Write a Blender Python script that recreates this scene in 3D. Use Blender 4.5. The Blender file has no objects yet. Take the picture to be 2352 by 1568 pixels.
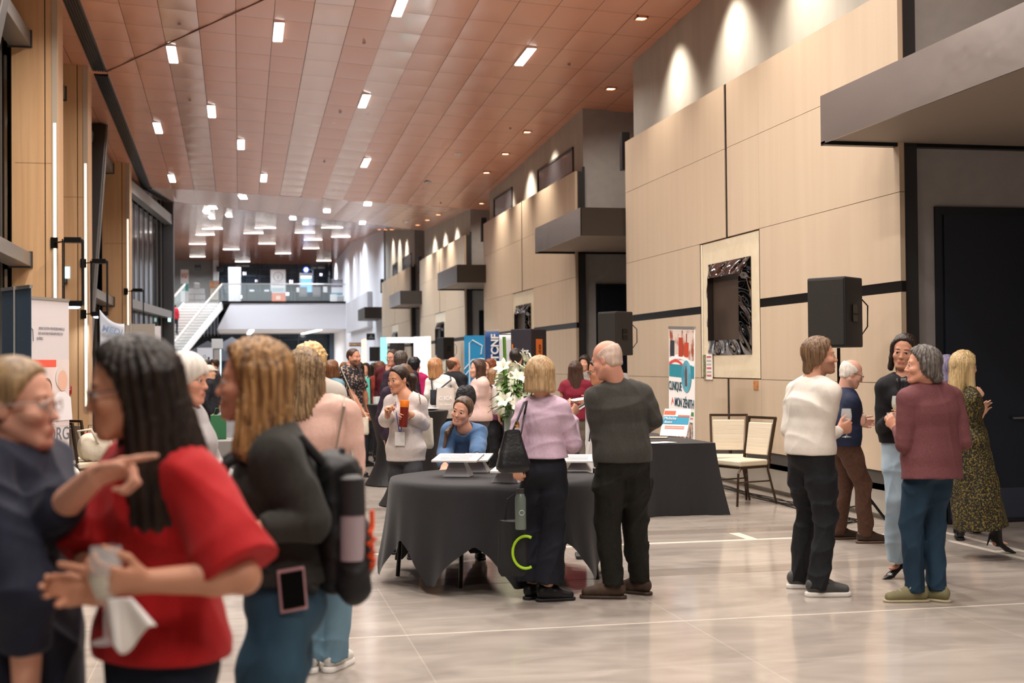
import bpy, bmesh, math, random
import numpy as np
from mathutils import Vector, Matrix
from mathutils.bvhtree import BVHTree
random.seed(7); rng = np.random.default_rng(7)
scn = bpy.context.scene; COL = scn.collection
# ---------------------------------------------------------------- camera
F, CX, CY, EYE, ROLL = 3000.0, 1176.0, 784.0, 1.6, .009
_dx, _dy = 549-CX, 839-CY
_ux = _dx*math.cos(ROLL)-_dy*math.sin(ROLL); _uy = _dx*math.sin(ROLL)+_dy*math.cos(ROLL)
pitch = math.atan(_uy/F); yaw = math.atan(-_ux/(F/math.cos(pitch)))
FWD = Vector((math.sin(yaw)*math.cos(pitch), math.cos(yaw)*math.cos(pitch), math.sin(pitch)))
_r0 = Vector((math.cos(yaw), -math.sin(yaw), 0)); _u0 = _r0.cross(FWD)
RT = _r0*math.cos(ROLL)-_u0*math.sin(ROLL); UP = _u0*math.cos(ROLL)+_r0*math.sin(ROLL)
CAM = Vector((0, 0, EYE))
def ray(px, py): return FWD+RT*((px-CX)/F)-UP*((py-CY)/F)
def onZ(px, py, z=0.0): d = ray(px, py); return CAM+d*((z-EYE)/d.z)
def onX(px, py, x): d = ray(px, py); return CAM+d*(x/d.x)
def onY(px, py, y): d = ray(px, py); return CAM+d*(y/d.y)
def onD(px, py, D): return CAM+ray(px, py)*D
cd = bpy.data.cameras.new('camera'); cam = bpy.data.objects.new('camera', cd); COL.objects.link(cam)
m = Matrix((RT, UP, -FWD)).transposed().to_4x4(); m.translation = CAM; cam.matrix_world = m
cd.sensor_width = 36; cd.lens = F/2352*36; cd.clip_start = .05; cd.clip_end = 300
cd.dof.use_dof = True; cd.dof.focus_distance = 11.5; cd.dof.aperture_fstop = 2.4
scn.camera = cam
# ---------------------------------------------------------------- world, exposure
w = bpy.data.worlds.new('night'); scn.world = w; w.use_nodes = True
w.node_tree.nodes['Background'].inputs[0].default_value = (.055, .06, .075, 1)
w.node_tree.nodes['Background'].inputs[1].default_value = 1.0
scn.view_settings.view_transform = 'Standard'; scn.view_settings.look = 'None'
scn.view_settings.exposure = -0.6; scn.view_settings.gamma = 1.0; scn.view_settings.use_curve_mapping = False
cy = scn.cycles
cy.use_denoising = True; cy.max_bounces = 7; cy.diffuse_bounces = 4; cy.glossy_bounces = 3; cy.transmission_bounces = 3; cy.transparent_max_bounces = 8
cy.sample_clamp_indirect = 6.0; cy.caustics_reflective = False; cy.caustics_refractive = False
BAR_W, DOWN_W, WARM, COOL, FARC = 100.0, 700.0, (1.0, .88, .74), (1.0, .93, .86), (.82, .91, 1.0)
# ---------------------------------------------------------------- materials
def lin(c):
    if isinstance(c, str):
        c = [int(c[i:i+2], 16)/255 for i in (0, 2, 4)]
    return tuple((x/12.92 if x <= .04045 else ((x+.055)/1.055)**2.4) for x in c[:3])+(1.0,)
MATS = {}
def mat(name, col='808080', rough=.5, metal=0.0, col2=None, scale=(8, 8, 8), detail=4.0, bump=0.0, bscale=None, emit=0.0, trans=0.0, ior=1.45, alpha=1.0, spec=.5, sheen=0.0, sharp=None, dist=0.0, wave=None):
    if name in MATS: return MATS[name]
    M = bpy.data.materials.new(name); MATS[name] = M; M.use_nodes = True
    nt = M.node_tree; N = nt.nodes; L = nt.links; b = N['Principled BSDF']
    b.inputs['Base Color'].default_value = lin(col); b.inputs['Roughness'].default_value = rough; b.inputs['Metallic'].default_value = metal
    b.inputs['IOR'].default_value = ior; b.inputs['Specular IOR Level'].default_value = spec
    if trans: b.inputs['Transmission Weight'].default_value = trans
    if alpha < 1: b.inputs['Alpha'].default_value = alpha
    if sheen: b.inputs['Sheen Weight'].default_value = sheen; b.inputs['Sheen Roughness'].default_value = .5
    if emit:
        b.inputs['Emission Color'].default_value = lin(col); b.inputs['Emission Strength'].default_value = emit
    if col2 or bump:
        tc = N.new('ShaderNodeTexCoord'); mp = N.new('ShaderNodeMapping'); L.new(tc.outputs['Object'], mp.inputs[0]); mp.inputs['Scale'].default_value = scale
        if wave:
            nz = N.new('ShaderNodeTexWave'); nz.wave_type = 'BANDS'; nz.bands_direction = wave; nz.inputs['Scale'].default_value = 1; nz.inputs['Distortion'].default_value = dist; nz.inputs['Detail'].default_value = detail; out = nz.outputs['Fac']
        else:
            nz = N.new('ShaderNodeTexNoise'); nz.inputs['Scale'].default_value = 1; nz.inputs['Detail'].default_value = detail; nz.inputs['Distortion'].default_value = dist; out = nz.outputs['Fac']
        L.new(mp.outputs[0], nz.inputs['Vector'])
        if col2:
            r = N.new('ShaderNodeValToRGB'); a, z = sharp or (.3, .7); r.color_ramp.elements[0].position = a; r.color_ramp.elements[1].position = z
            r.color_ramp.elements[0].color = lin(col); r.color_ramp.elements[1].color = lin(col2)
            L.new(out, r.inputs[0]); L.new(r.outputs[0], b.inputs['Base Color'])
            if emit: L.new(r.outputs[0], b.inputs['Emission Color'])
        if bump:
            if bscale:
                mp2 = N.new('ShaderNodeMapping'); L.new(tc.outputs['Object'], mp2.inputs[0]); mp2.inputs['Scale'].default_value = bscale
                nz = N.new('ShaderNodeTexNoise'); nz.inputs['Scale'].default_value = 1; nz.inputs['Detail'].default_value = 3; L.new(mp2.outputs[0], nz.inputs['Vector']); out = nz.outputs['Fac']
            bp = N.new('ShaderNodeBump'); bp.inputs['Strength'].default_value = 1; bp.inputs['Distance'].default_value = bump
            L.new(out, bp.inputs['Height']); L.new(bp.outputs[0], b.inputs['Normal'])
    return M
def glow(name, col, s): return mat(name, col, emit=s, rough=.6)
# ---------------------------------------------------------------- mesh helpers
class MB:
    def __init__(s): s.v = []; s.f = []; s.mi = []; s.cur = 0
    def add(s, V, Fs):
        n = len(s.v); s.v += [tuple(p) for p in V]; s.f += [tuple(i+n for i in q) for q in Fs]; s.mi += [s.cur]*len(Fs); return s
    def box(s, x0, x1, y0, y1, z0, z1):
        return s.hexa([(x0,y0,z0),(x1,y0,z0),(x1,y1,z0),(x0,y1,z0),(x0,y0,z1),(x1,y0,z1),(x1,y1,z1),(x0,y1,z1)])
    def hexa(s, P): return s.add(P, [(0,3,2,1),(4,5,6,7),(0,1,5,4),(1,2,6,5),(2,3,7,6),(3,0,4,7)])
    def beam(s, a, b, wx, wy, up=(0, 0, 1)):
        a = Vector(a); b = Vector(b); d = (b-a).normalized(); u = Vector(up)
        if abs(d.dot(u)) > .95: u = Vector((0, 1, 0))
        x = d.cross(u).normalized(); y = x.cross(d).normalized(); x = x*wx/2; y = y*wy/2
        return s.hexa([a-x-y, a+x-y, b+x-y, b-x-y, a-x+y, a+x+y, b+x+y, b-x+y])
    def tube(s, pts, r, n=10, caps=True):
        P = [Vector(p) for p in pts]; R = r if isinstance(r, (list, tuple)) else [r]*len(P); ref = Vector((.3, .2, 1)); V = []; Fs = []
        for i, p in enumerate(P):
            d = (P[min(i+1, len(P)-1)]-P[max(i-1, 0)]).normalized()
            x = d.cross(ref)
            if x.length < .05: x = d.cross(Vector((1, 0, 0)))
            x.normalize(); y = d.cross(x); ref = -x.cross(d) if False else ref
            V += [p+(x*math.cos(2*math.pi*k/n)+y*math.sin(2*math.pi*k/n))*R[i] for k in range(n)]
        for i in range(len(P)-1):
            for k in range(n): Fs.append((i*n+k, i*n+(k+1) % n, (i+1)*n+(k+1) % n, (i+1)*n+k))
        if caps: Fs += [tuple(range(n))[::-1], tuple(range((len(P)-1)*n, len(P)*n))]
        return s.add(V, Fs)
    def lathe(s, prof, n=24, c=(0, 0, 0), sx=1, sy=1):
        V = []; Fs = []
        for r, z in prof: V += [(c[0]+sx*r*math.cos(2*math.pi*k/n), c[1]+sy*r*math.sin(2*math.pi*k/n), c[2]+z) for k in range(n)]
        for i in range(len(prof)-1):
            for k in range(n): Fs.append((i*n+k, i*n+(k+1) % n, (i+1)*n+(k+1) % n, (i+1)*n+k))
        if prof[0][0] > 1e-4: Fs.append(tuple(range(n))[::-1])
        if prof[-1][0] > 1e-4: Fs.append(tuple(range((len(prof)-1)*n, len(prof)*n)))
        return s.add(V, Fs)
    def prism(s, poly, axis, a, b):
        n = len(poly); mk = {'x': lambda p, t: (t, p[0], p[1]), 'y': lambda p, t: (p[0], t, p[1]), 'z': lambda p, t: (p[0], p[1], t)}[axis]
        V = [mk(p, a) for p in poly]+[mk(p, b) for p in poly]
        return s.add(V, [tuple(range(n))[::-1], tuple(range(n, 2*n))]+[(i, (i+1) % n, n+(i+1) % n, n+i) for i in range(n)])
    def grid(s, fn, nu, nv):
        V = [fn(i/nu, j/nv) for j in range(nv+1) for i in range(nu+1)]
        return s.add(V, [(j*(nu+1)+i, j*(nu+1)+i+1, (j+1)*(nu+1)+i+1, (j+1)*(nu+1)+i) for j in range(nv) for i in range(nu)])
    def build(s, name, mats, parent=None, smooth=False, bevel=0, solid=0, fix=True, sub=0):
        me = bpy.data.meshes.new(name); me.from_pydata(s.v, [], s.f)
        mats = mats if isinstance(mats, (list, tuple)) else [mats]
        for x in mats: me.materials.append(x)
        if len(mats) > 1: me.polygons.foreach_set('material_index', s.mi)
        if fix:
            bm = bmesh.new(); bm.from_mesh(me); bmesh.ops.recalc_face_normals(bm, faces=bm.faces); bm.to_mesh(me); bm.free()
        if smooth:
            me.polygons.foreach_set('use_smooth', [True]*len(me.polygons))
            if smooth != 'all':
                try: me.set_sharp_from_angle(angle=math.radians(40))
                except Exception: pass
        me.update()
        o = bpy.data.objects.new(name, me); COL.objects.link(o)
        if parent: o.parent = parent
        if solid:
            md = o.modifiers.new('thickness', 'SOLIDIFY'); md.thickness = solid; md.offset = 0
        if bevel:
            md = o.modifiers.new('edges', 'BEVEL'); md.width = bevel; md.segments = 2; md.limit_method = 'ANGLE'
        if sub:
            md = o.modifiers.new('smooth', 'SUBSURF'); md.levels = sub; md.render_levels = sub
        return o
def tag(o, label=None, cat=None, group=None, kind=None):
    for k, v in (('label', label), ('category', cat), ('group', group), ('kind', kind)):
        if v: o[k] = v
    return o
def struct(o): o['kind'] = 'structure'; return o
def thing(name, label, cat, loc=(0, 0, 0), rz=0.0, group=None):
    o = bpy.data.objects.new(name, None); COL.objects.link(o); o.location = loc; o.rotation_euler = (0, 0, rz); o.empty_display_size = .1
    return tag(o, label, cat, group)
def dup(root, loc, rz=None, label=None, group=None):
    r = root.copy(); COL.objects.link(r); r.location = loc
    if rz is not None: r.rotation_euler = (0, 0, rz)
    if label: r['label'] = label
    if group: r['group'] = group
    for ch in list(root.children):
        c = ch.copy(); COL.objects.link(c); c.parent = r
        for g in list(ch.children):
            d = g.copy(); COL.objects.link(d); d.parent = c
    return r
def text(body, size, mt, parent, loc, rot, extrude=.001, align='CENTER', bold=0.0, name='lettering', sx=1.0):
    c = bpy.data.curves.new(name, 'FONT'); c.body = body; c.size = size; c.extrude = extrude; c.align_x = align; c.align_y = 'CENTER'; c.offset = bold
    o = bpy.data.objects.new(name, c); COL.objects.link(o); c.materials.append(mt); bpy.context.view_layer.update()
    me = bpy.data.meshes.new_from_object(o.evaluated_get(bpy.context.evaluated_depsgraph_get())); bpy.data.objects.remove(o)
    me.name = name; me.materials.clear(); me.materials.append(mt); me.polygons.foreach_set('material_index', [0]*len(me.polygons))
    o = bpy.data.objects.new(name, me); COL.objects.link(o); o.location = loc; o.rotation_euler = rot; o.scale = (sx, 1, 1)
    if parent: o.parent = parent
    return o
H90 = math.pi/2
# ---------------------------------------------------------------- material palette
wood = mat('pale_wood', 'C0AC95', .5, 0, 'C9B69F', (5, 5, .25), 5, sharp=(.25, .75), spec=.3)
woodL = mat('oak_cladding', 'CDA276', .45, 0, 'D9B185', (14, 14, .5), 6, dist=.6)
seam = mat('seam_brown', '7A5B40', .7)
grey_wall = mat('grey_plaster', 'A5A197', .75, 0, 'B2AEA4', (3, 3, .7), 6, bump=.002)
grey_dark = mat('grey_return', '9F9C9A', .8, 0, 'A6A3A1', (6, 6, 6), 5)
white_wall = mat('white_wall', 'D3D3D8', .6)
black_metal = mat('black_metal', '1B1A1A', .35, .6)
charcoal = mat('charcoal_paint', '2B2A2C', .5)
steel_paint = mat('grey_steel_paint', '8A8682', .4, .5)
steel_dark = mat('dark_steel_paint', '4C4A49', .45, .4)
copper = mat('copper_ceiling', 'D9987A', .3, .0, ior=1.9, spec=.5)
copper_gloss = mat('copper_polished', 'D9A890', .2, .0, ior=3.2, spec=.5)  # paler, glossier copy of the copper, put in for reflected light strips
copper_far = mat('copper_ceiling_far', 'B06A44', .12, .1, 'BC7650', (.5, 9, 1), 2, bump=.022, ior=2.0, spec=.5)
gloss_black = mat('night_glass', '040506', .08, 0, spec=.1)
chrome = mat('mirror_frame', '8E9098', .05, 1)
fascia = mat('brushed_metal', 'B9B2AE', .3, .9, bump=.006, bscale=(2, 2, 2))
marble = mat('cream_stone', 'DCCDB0', .3, 0, 'E6D9C0', (4, 4, 4), 6, dist=1.5)
lampw = glow('lamp_white', 'FFFBF5', 14)
lampwarm = glow('lamp_warm', 'FFE6C4', 14)
ledstrip = glow('led_strip', 'FFE9CF', 2.2)
whitep = mat('white_plastic', 'EAE8E6', .45)
# ---------------------------------------------------------------- floor
def floor_mat():
    M = bpy.data.materials.new('polished_stone'); M.use_nodes = True; nt = M.node_tree; N = nt.nodes; L = nt.links; b = N['Principled BSDF']
    tc = N.new('ShaderNodeTexCoord'); mp = N.new('ShaderNodeMapping'); L.new(tc.outputs['Object'], mp.inputs[0]); mp.inputs['Location'].default_value = (-.96, -7.7, 0)
    br = N.new('ShaderNodeTexBrick'); L.new(mp.outputs[0], br.inputs['Vector']); br.offset = 0; br.inputs['Scale'].default_value = 1
    br.inputs['Brick Width'].default_value = 1.72; br.inputs['Row Height'].default_value = 1.14; br.inputs['Mortar Size'].default_value = .004; br.inputs['Mortar Smooth'].default_value = .2
    br.inputs['Color1'].default_value = lin('A89F97'); br.inputs['Color2'].default_value = lin('B4ABA2'); br.inputs['Mortar'].default_value = lin('CFC6BB'); br.inputs['Bias'].default_value = 0
    mp2 = N.new('ShaderNodeMapping'); L.new(tc.outputs['Object'], mp2.inputs[0]); mp2.inputs['Scale'].default_value = (.9, 2.2, 1); mp2.inputs['Rotation'].default_value = (0, 0, .5)
    nz = N.new('ShaderNodeTexNoise'); nz.inputs['Scale'].default_value = 1.4; nz.inputs['Detail'].default_value = 9; nz.inputs['Distortion'].default_value = 1.6; L.new(mp2.outputs[0], nz.inputs['Vector'])
    r = N.new('ShaderNodeValToRGB'); r.color_ramp.elements[0].position = .3; r.color_ramp.elements[0].color = lin('8A7F76'); r.color_ramp.elements[1].position = .72; r.color_ramp.elements[1].color = lin('C2B8AD'); L.new(nz.outputs['Fac'], r.inputs[0])
    mx = N.new('ShaderNodeMix'); mx.data_type = 'RGBA'; mx.inputs[0].default_value = .5; L.new(br.outputs['Color'], mx.inputs[6]); L.new(r.outputs[0], mx.inputs[7]); L.new(mx.outputs[2], b.inputs['Base Color'])
    b.inputs['Roughness'].default_value = .13; b.inputs['Specular IOR Level'].default_value = .42
    return M
fm = MB(); fm.add([(-14, -14, 0), (14, -14, 0), (14, 96, 0), (-14, 96, 0)], [(0, 1, 2, 3)])
struct(fm.build('floor', floor_mat(), fix=False))
inlay = mat('pale_inlay', 'E4DCD0', .25)
fi = MB(); fi.box(-2.5, 6.16, 11.0, 11.07, 0, .002)
for x in (1.49, 4.5): fi.box(x-.05, x+.05, 11.07, 11.5, 0, .002)
fi.box(6.10, 6.16, 7, 11.0, 0, .002); fi.box(6.34, 6.4, 7, 11.3, 0, .002); fi.box(6.16, 6.34, 9.8, 9.86, 0, .002)
fi.box(.2, 6.0, 7.69, 7.705, 0, .0015); fi.box(-2.3, 6.16, 22.9, 22.97, 0, .002)
struct(fi.build('floor_inlay_line', inlay))
fd = MB()
for y in (9.35, 11.55, 14.3, 17.2): fd.box(-2.4, 6.05, y, y+.3, 0, .0012)
fd.box(2.9, 3.3, 11.5, 24, 0, .001)
struct(fd.build('floor_inlay_band', mat('darker_stone', '8E847B', .13, 0, 'A0968C', (1, 3, 1), 6, dist=1.)))
# ---------------------------------------------------------------- ceiling
A0, AX, AY = 7.765, -.06, -.0404
def z1(x, y): return A0+AX*x+AY*y
def yf1(x): return 36.3-.05*x
def P2a(x): y = yf1(x); return Vector((x, y, z1(x, y)))
def P2b(x):
    t = (x+1.4)/7.8; return Vector((x, 41.1+4.6*t, 6.56-.27*t))
def P3b(x): return Vector((x, 58.5, 7.95-.05*x))
def P3c(x): return Vector((x, 76, 8.75-.012*x))
def P3d(x): return Vector((x, 93, 8.55))
def tiles(mb, pf, us, vs, sag, gap, tilts=None):
    """pillowed metal ceiling panels between grid lines us (across) and vs (along)"""
    for i in range(len(us)-1):
        for j in range(len(vs)-1):
            u0, u1, v0, v1 = us[i]+gap/2, us[i+1]-gap/2, vs[j]+gap/2, vs[j+1]-gap/2
            tl = tilts[i] if tilts else 0
            def fn(a, b):
                p = pf(u0+(u1-u0)*a, v0+(v1-v0)*b); e = (1-(2*a-1)**4)*(1-(2*b-1)**2)
                p.z -= sag*e+.005*min(1, e*8)-.005+tl*(a-.5); return p
            mb.grid(fn, 4, 6)
cm = MB(); us = [-.02+.571*k for k in range(-6, 17)]; vs = [20.37+1.022*k-.04 for k in range(-24, 16)]
def pf1(u, v):
    y = v+.04*(u-2)*0; y = min(y, yf1(u)); return Vector((u, y, z1(u, y)))
tl = [0]*len(us)
for i, x in enumerate(us[:-1]):
    if abs(x-1.12) < .1: tl[i] = -.012
    if abs(x-1.69) < .1: tl[i] = .008
    if abs(x-2.26) < .1: tl[i] = .016
    if abs(x+1.16) < .1: tl[i] = .01
vv = vs+[36.9]
for i in range(len(us)-1):
    cm.cur = 1 if min(abs(us[i]-q) for q in (1.12, 2.26, -1.16)) < .1 else 0  # these columns take the paler copy to carry the reflected strips
    tiles(cm, pf1, us[i:i+2], vv, .009, .007, [tl[i]])
struct(cm.build('ceiling', [copper, copper_gloss], smooth='all', fix=False))
cb = MB(); cb.add([(-9, -14, z1(-9, -14)+.03), (9.5, -14, z1(9.5, -14)+.03), P2a(9.5)+Vector((0, 0, .03)), P2a(-9)+Vector((0, 0, .03))], [(0, 1, 2, 3)])
struct(cb.build('ceiling_backing', mat('shadow_gap', '3A241A', .8), fix=False))
c2 = MB(); us2 = [-9.0+.6*k for k in range(0, 32)]
def pf2(u, v):
    off = .074*v*5; a = P2a(u); b = P2b(u); return a.lerp(b, v)
tiles(c2, pf2, us2, [k/9 for k in range(10)], .008, .012/9)
struct(c2.build('ceiling_tiles', copper_gloss, smooth='all', fix=False))  # paler copper again, for the reflected brightness past the fold
c3 = MB()
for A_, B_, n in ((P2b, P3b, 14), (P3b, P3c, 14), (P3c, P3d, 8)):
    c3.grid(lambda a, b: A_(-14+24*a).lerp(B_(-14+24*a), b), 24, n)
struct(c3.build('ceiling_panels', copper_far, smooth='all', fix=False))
BV = BVHTree.FromPolygons([tuple(v) for v in cb.v+c2.v+c3.v], [q for q in cb.f]+[tuple(i+len(cb.v) for i in q) for q in c2.f]+[tuple(i+len(cb.v)+len(c2.v) for i in q) for q in c3.f])
def oncap(px, py):
    h = BV.ray_cast(CAM, ray(px, py).normalized(), 200); return h[0], h[1]
def area_lamp(loc, sx, sy, power, col, rz=0, spread=150):
    l = bpy.data.lights.new('lamp_light', 'AREA'); l.shape = 'RECTANGLE'; l.size = sx; l.size_y = sy; l.energy = power; l.color = col; l.spread = math.radians(spread)
    o = bpy.data.objects.new('lamp_light', l); COL.objects.link(o); o.location = loc; o.rotation_euler = (0, 0, rz); return o
ordn = 'first second third fourth fifth sixth seventh eighth ninth tenth eleventh twelfth thirteenth fourteenth fifteenth sixteenth seventeenth eighteenth nineteenth twentieth'.split()
def bar(loc, rz, label, group, L=1.0, W=.14, slope=AY, power=None, col=COOL):
    t = thing('ceiling_light', label, 'ceiling light', loc, rz, group)
    a = MB(); h = slope*L/2 if rz == 0 else 0
    a.hexa([(-W/2-.012,-L/2-.012,-h-.02),(W/2+.012,-L/2-.012,-h-.02),(W/2+.012,L/2+.012,h-.02),(-W/2-.012,L/2+.012,h-.02),(-W/2-.012,-L/2-.012,-h+.03),(W/2+.012,-L/2-.012,-h+.03),(W/2+.012,L/2+.012,h+.03),(-W/2-.012,L/2+.012,h+.03)])
    a.build('housing', whitep, t)
    b = MB(); b.hexa([(-W/2,-L/2,-h-.03),(W/2,-L/2,-h-.03),(W/2,L/2,h-.03),(-W/2,L/2,h-.03),(-W/2,-L/2,-h-.015),(W/2,-L/2,-h-.015),(W/2,L/2,h-.015),(-W/2,L/2,h-.015)])
    b.build('diffuser', lampw, t)
    area_lamp((loc[0], loc[1], loc[2]-.06), W, L, power or BAR_W, col, rz)
bars1 = [(.64,20.89),(-1.08,22.82),(2.34,18.95),(-.51,26.79),(-1.67,28.77),(2.36,24.81),(4.63,20.88),(.07,29.77),(.64,33.66),(-1.67,34.74),(2.94,30.66)]
for i, (x, y) in enumerate(sorted(bars1, key=lambda p: p[1])):
    bar((x, y, z1(x, y)), 0, 'white bar light in the near copper ceiling, the %s from the camera' % ordn[i], 'bar lights in the near ceiling')
for i, (x, y) in enumerate([(-.5,16),(1.2,13.4),(3.5,14.6),(-1.6,10),(.6,7),(2.4,10),(4.6,8),(4.6,12),(-.5,3.2),(2.3,3.5),(4.6,3),(1,-1.5),(3.6,-2),(-1.5,-3),(-1.67,18.2),(-1.75,14.2),(.6,17.2),(-1.7,6)]):  # unseen rows carried on for light; some added to brighten the left columns
    bar((x, y, z1(x, y)), 0, 'white bar light in the copper ceiling above the camera', 'bar lights above the camera', power=BAR_W*1.7)
k6 = lambda p: (400+p[0]/4.704, 430+p[1]/4.704)
far = [(742,97),(420,208),(350,262),(590,300),(405,322),(2092,170),(1650,246),(1282,328),(1420,383),(2035,377)]
for i, p in enumerate(sorted(far)):
    h, n = oncap(*k6(p)); bar(h, -.07, 'small square looking bar light past the ceiling fold, %s from the left' % ordn[i], 'bar lights past the fold', L=.8, W=.2, slope=.03, power=BAR_W*1.9, col=FARC)
far3 = [(413,443),(335,508),(253,608),(857,491),(985,434),(1003,604),(1412,485),(1707,430),(1500,562),(1480,655),(1178,711),(617,667),(253,745),(740,799),(1618,789),(1800,530)]
for i, p in enumerate(sorted(far3)):
    h, n = oncap(*k6(p)); bar(h, H90-.12, 'crosswise bar light in the far glossy ceiling, %s from the left' % ordn[i], 'bar lights in the far ceiling', L=.95, W=.2, power=BAR_W*3.6, col=FARC)
def spot(loc, power, col, ang=70, aim=None, blend=1.0):
    l = bpy.data.lights.new('lamp_light', 'SPOT'); l.energy = power; l.color = col; l.spot_size = math.radians(ang); l.spot_blend = blend; l.shadow_soft_size = .1
    o = bpy.data.objects.new('lamp_light', l); COL.objects.link(o); o.location = loc
    d = Vector(aim or (0, 0, -1)); o.rotation_euler = d.to_track_quat('-Z', 'Y').to_euler(); return o
NEAR = [11.45, 23.75, 36.05, 48.0]; FARY = [20.48, 33.15, 45.35, 57.7]
nd = 0
def downlight(x, y, z, label, power=None, warm=lampwarm):
    t = thing('downlight', label, 'downlight', (x, y, z), 0, 'recessed downlights along the wall')
    a = MB(); s = .085
    for q in ((-s, -s+.015, -s, s), (s-.015, s, -s, s), (-s, s, -s, -s+.015), (-s, s, s-.015, s)): a.box(q[0], q[1], q[2], q[3], -.025, .02)
    a.build('trim_ring', mat('copper_trim', 'C98A62', .35, .5), t)
    b = MB(); b.box(-.062, .062, -.062, .062, -.012, .0); b.build('lens', warm, t)
    spot((x, y, z-.05), power or DOWN_W, WARM, 92 if not power else 120, (.28, 0, -1) if not power else (.2, .3, -1))
for k in range(4):
    for j in range(3):
        y = NEAR[k]+2.4+2.26*j
        z = z1(5.83, y) if k < 2 else (P2a(5.83).lerp(P2b(5.83), max(0, min(1, (y-36)/9.4))).z if y < 45.4 else P2b(5.83).lerp(P3b(5.83), (y-45.4)/13.1).z)
        downlight(5.83, y, z, 'square recessed downlight %s along the upper wall of the %s wood bay from the camera' % (ordn[j], ordn[k]))
for i, y in enumerate((9.7, 22.3, 34.9)):
    downlight(6.5, y, z1(6.5, y), 'square recessed downlight in the ceiling over the %s door recess' % ordn[i], 190)
# small ceiling fittings
for i, p in enumerate(((773,280),(849,259),(772,437))):
    h, n = oncap(*p); a = MB(); a.lathe([(0,-.035),(.09,-.034),(.115,-.02),(.12,0),(.12,.02)], 24, h)
    tag(a.build('ceiling_speaker', whitep, None, True), 'flat round white ceiling speaker, %s' % ['left of the pair by the third bar light','right of the pair by the third bar light','small one near the ceiling fold'][i], 'speaker', 'round ceiling speakers')
h, n = oncap(1054, 350); a = MB(); a.lathe([(0,-.09),(.03,-.085),(.05,-.06),(.055,-.045),(.1,-.04),(.11,0),(.11,.02)], 24, h); tag(a.build('smoke_detector', whitep, None, True), 'round white smoke detector on the copper ceiling', 'smoke detector')
h, n = oncap(866, 1325/2.6133) ; h, n = oncap(932, 507); a = MB(); a.lathe([(0,-.09),(.05,-.06),(.1,-.04),(.11,0),(.11,.02)], 20, h); tag(a.build('smoke_detector', whitep, None, True), 'small far smoke detector past the ceiling fold', 'smoke detector')
h, n = oncap(980, 420); t = thing('ceiling_vent', 'rectangular black framed air vent in the copper ceiling', 'vent', h)
a = MB(); a.box(-.1,.1,-.5,.5,-.015,.03); a.build('vent_frame', black_metal, t); a = MB(); a.box(-.08,.08,-.46,.46,-.025,-.01); a.build('vent_panel', mat('vent_grey', 'B9B6B4', .5), t)
for i, p in enumerate(((412,47),(436,224),(836,90),(781,251),(745,366),(1172,288),(1307,140),(1012,461))):
    h, n = oncap(*p); a = MB(); a.lathe([(0,-.075),(.03,-.073),(.03,-.068),(.006,-.066),(.006,-.02),(.035,-.012),(.04,0),(.04,.02)], 12, h)
    for s_ in (-1, 1): a.tube([(h[0]+s_*.006,h[1],h[2]-.02),(h[0]+s_*.025,h[1],h[2]-.045),(h[0]+s_*.006,h[1],h[2]-.068)], .004, 5)
    tag(a.build('sprinkler', mat('sprinkler_metal', '9A8478', .35, .7), None, True), 'small sprinkler head in the ceiling, %s from the left' % ordn[[0,1,4,3,2,6,7,5][i]], 'sprinkler', 'ceiling sprinklers')
# black slot diffuser along the left of the ceiling
sd = MB()
def slotz(y, x): return z1(x, y)-.012
ys = [-6, 12.25, 12.35, 24.4, 24.7, 36.4]
for (ya, yb) in ((-6, 24.35), (24.65, 36.45)):
    for k in range(6):
        x0 = -2.54+.042*k; x1 = x0+.026
        sd.hexa([(x0,ya,slotz(ya,x0)-.03),(x1,ya,slotz(ya,x1)-.03),(x1,yb,slotz(yb,x1)-.03),(x0,yb,slotz(yb,x0)-.03),(x0,ya,slotz(ya,x0)+.05),(x1,ya,slotz(ya,x1)+.05),(x1,yb,slotz(yb,x1)+.05),(x0,yb,slotz(yb,x0)+.05)])
    x0, x1 = -2.55, -2.30
    sd.hexa([(x0,ya,slotz(ya,x0)-.008),(x1,ya,slotz(ya,x1)-.008),(x1,yb,slotz(yb,x1)-.008),(x0,yb,slotz(yb,x0)-.008),(x0,ya,slotz(ya,x0)+.05),(x1,ya,slotz(ya,x1)+.05),(x1,yb,slotz(yb,x1)+.05),(x0,yb,slotz(yb,x0)+.05)])
a, b = P2a(-2.4), P2b(-2.4); a.z -= .03; b.z -= .03
for k in range(5): sd.beam(a+Vector((k*.05-.1, 0, 0)), b+Vector((k*.05-.1+.37, 0, 0)), .03, .05)
struct(sd.build('trim_60', black_metal))
jl = MB(); jl.beam((-2.3, 24.41, z1(-2.3, 24.41)-.012), (2.6, 15.2, z1(2.6, 15.2)-.012), .02, .012); struct(jl.build('trim_1', mat('joint_brown', '6A3A22', .6)))
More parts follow.
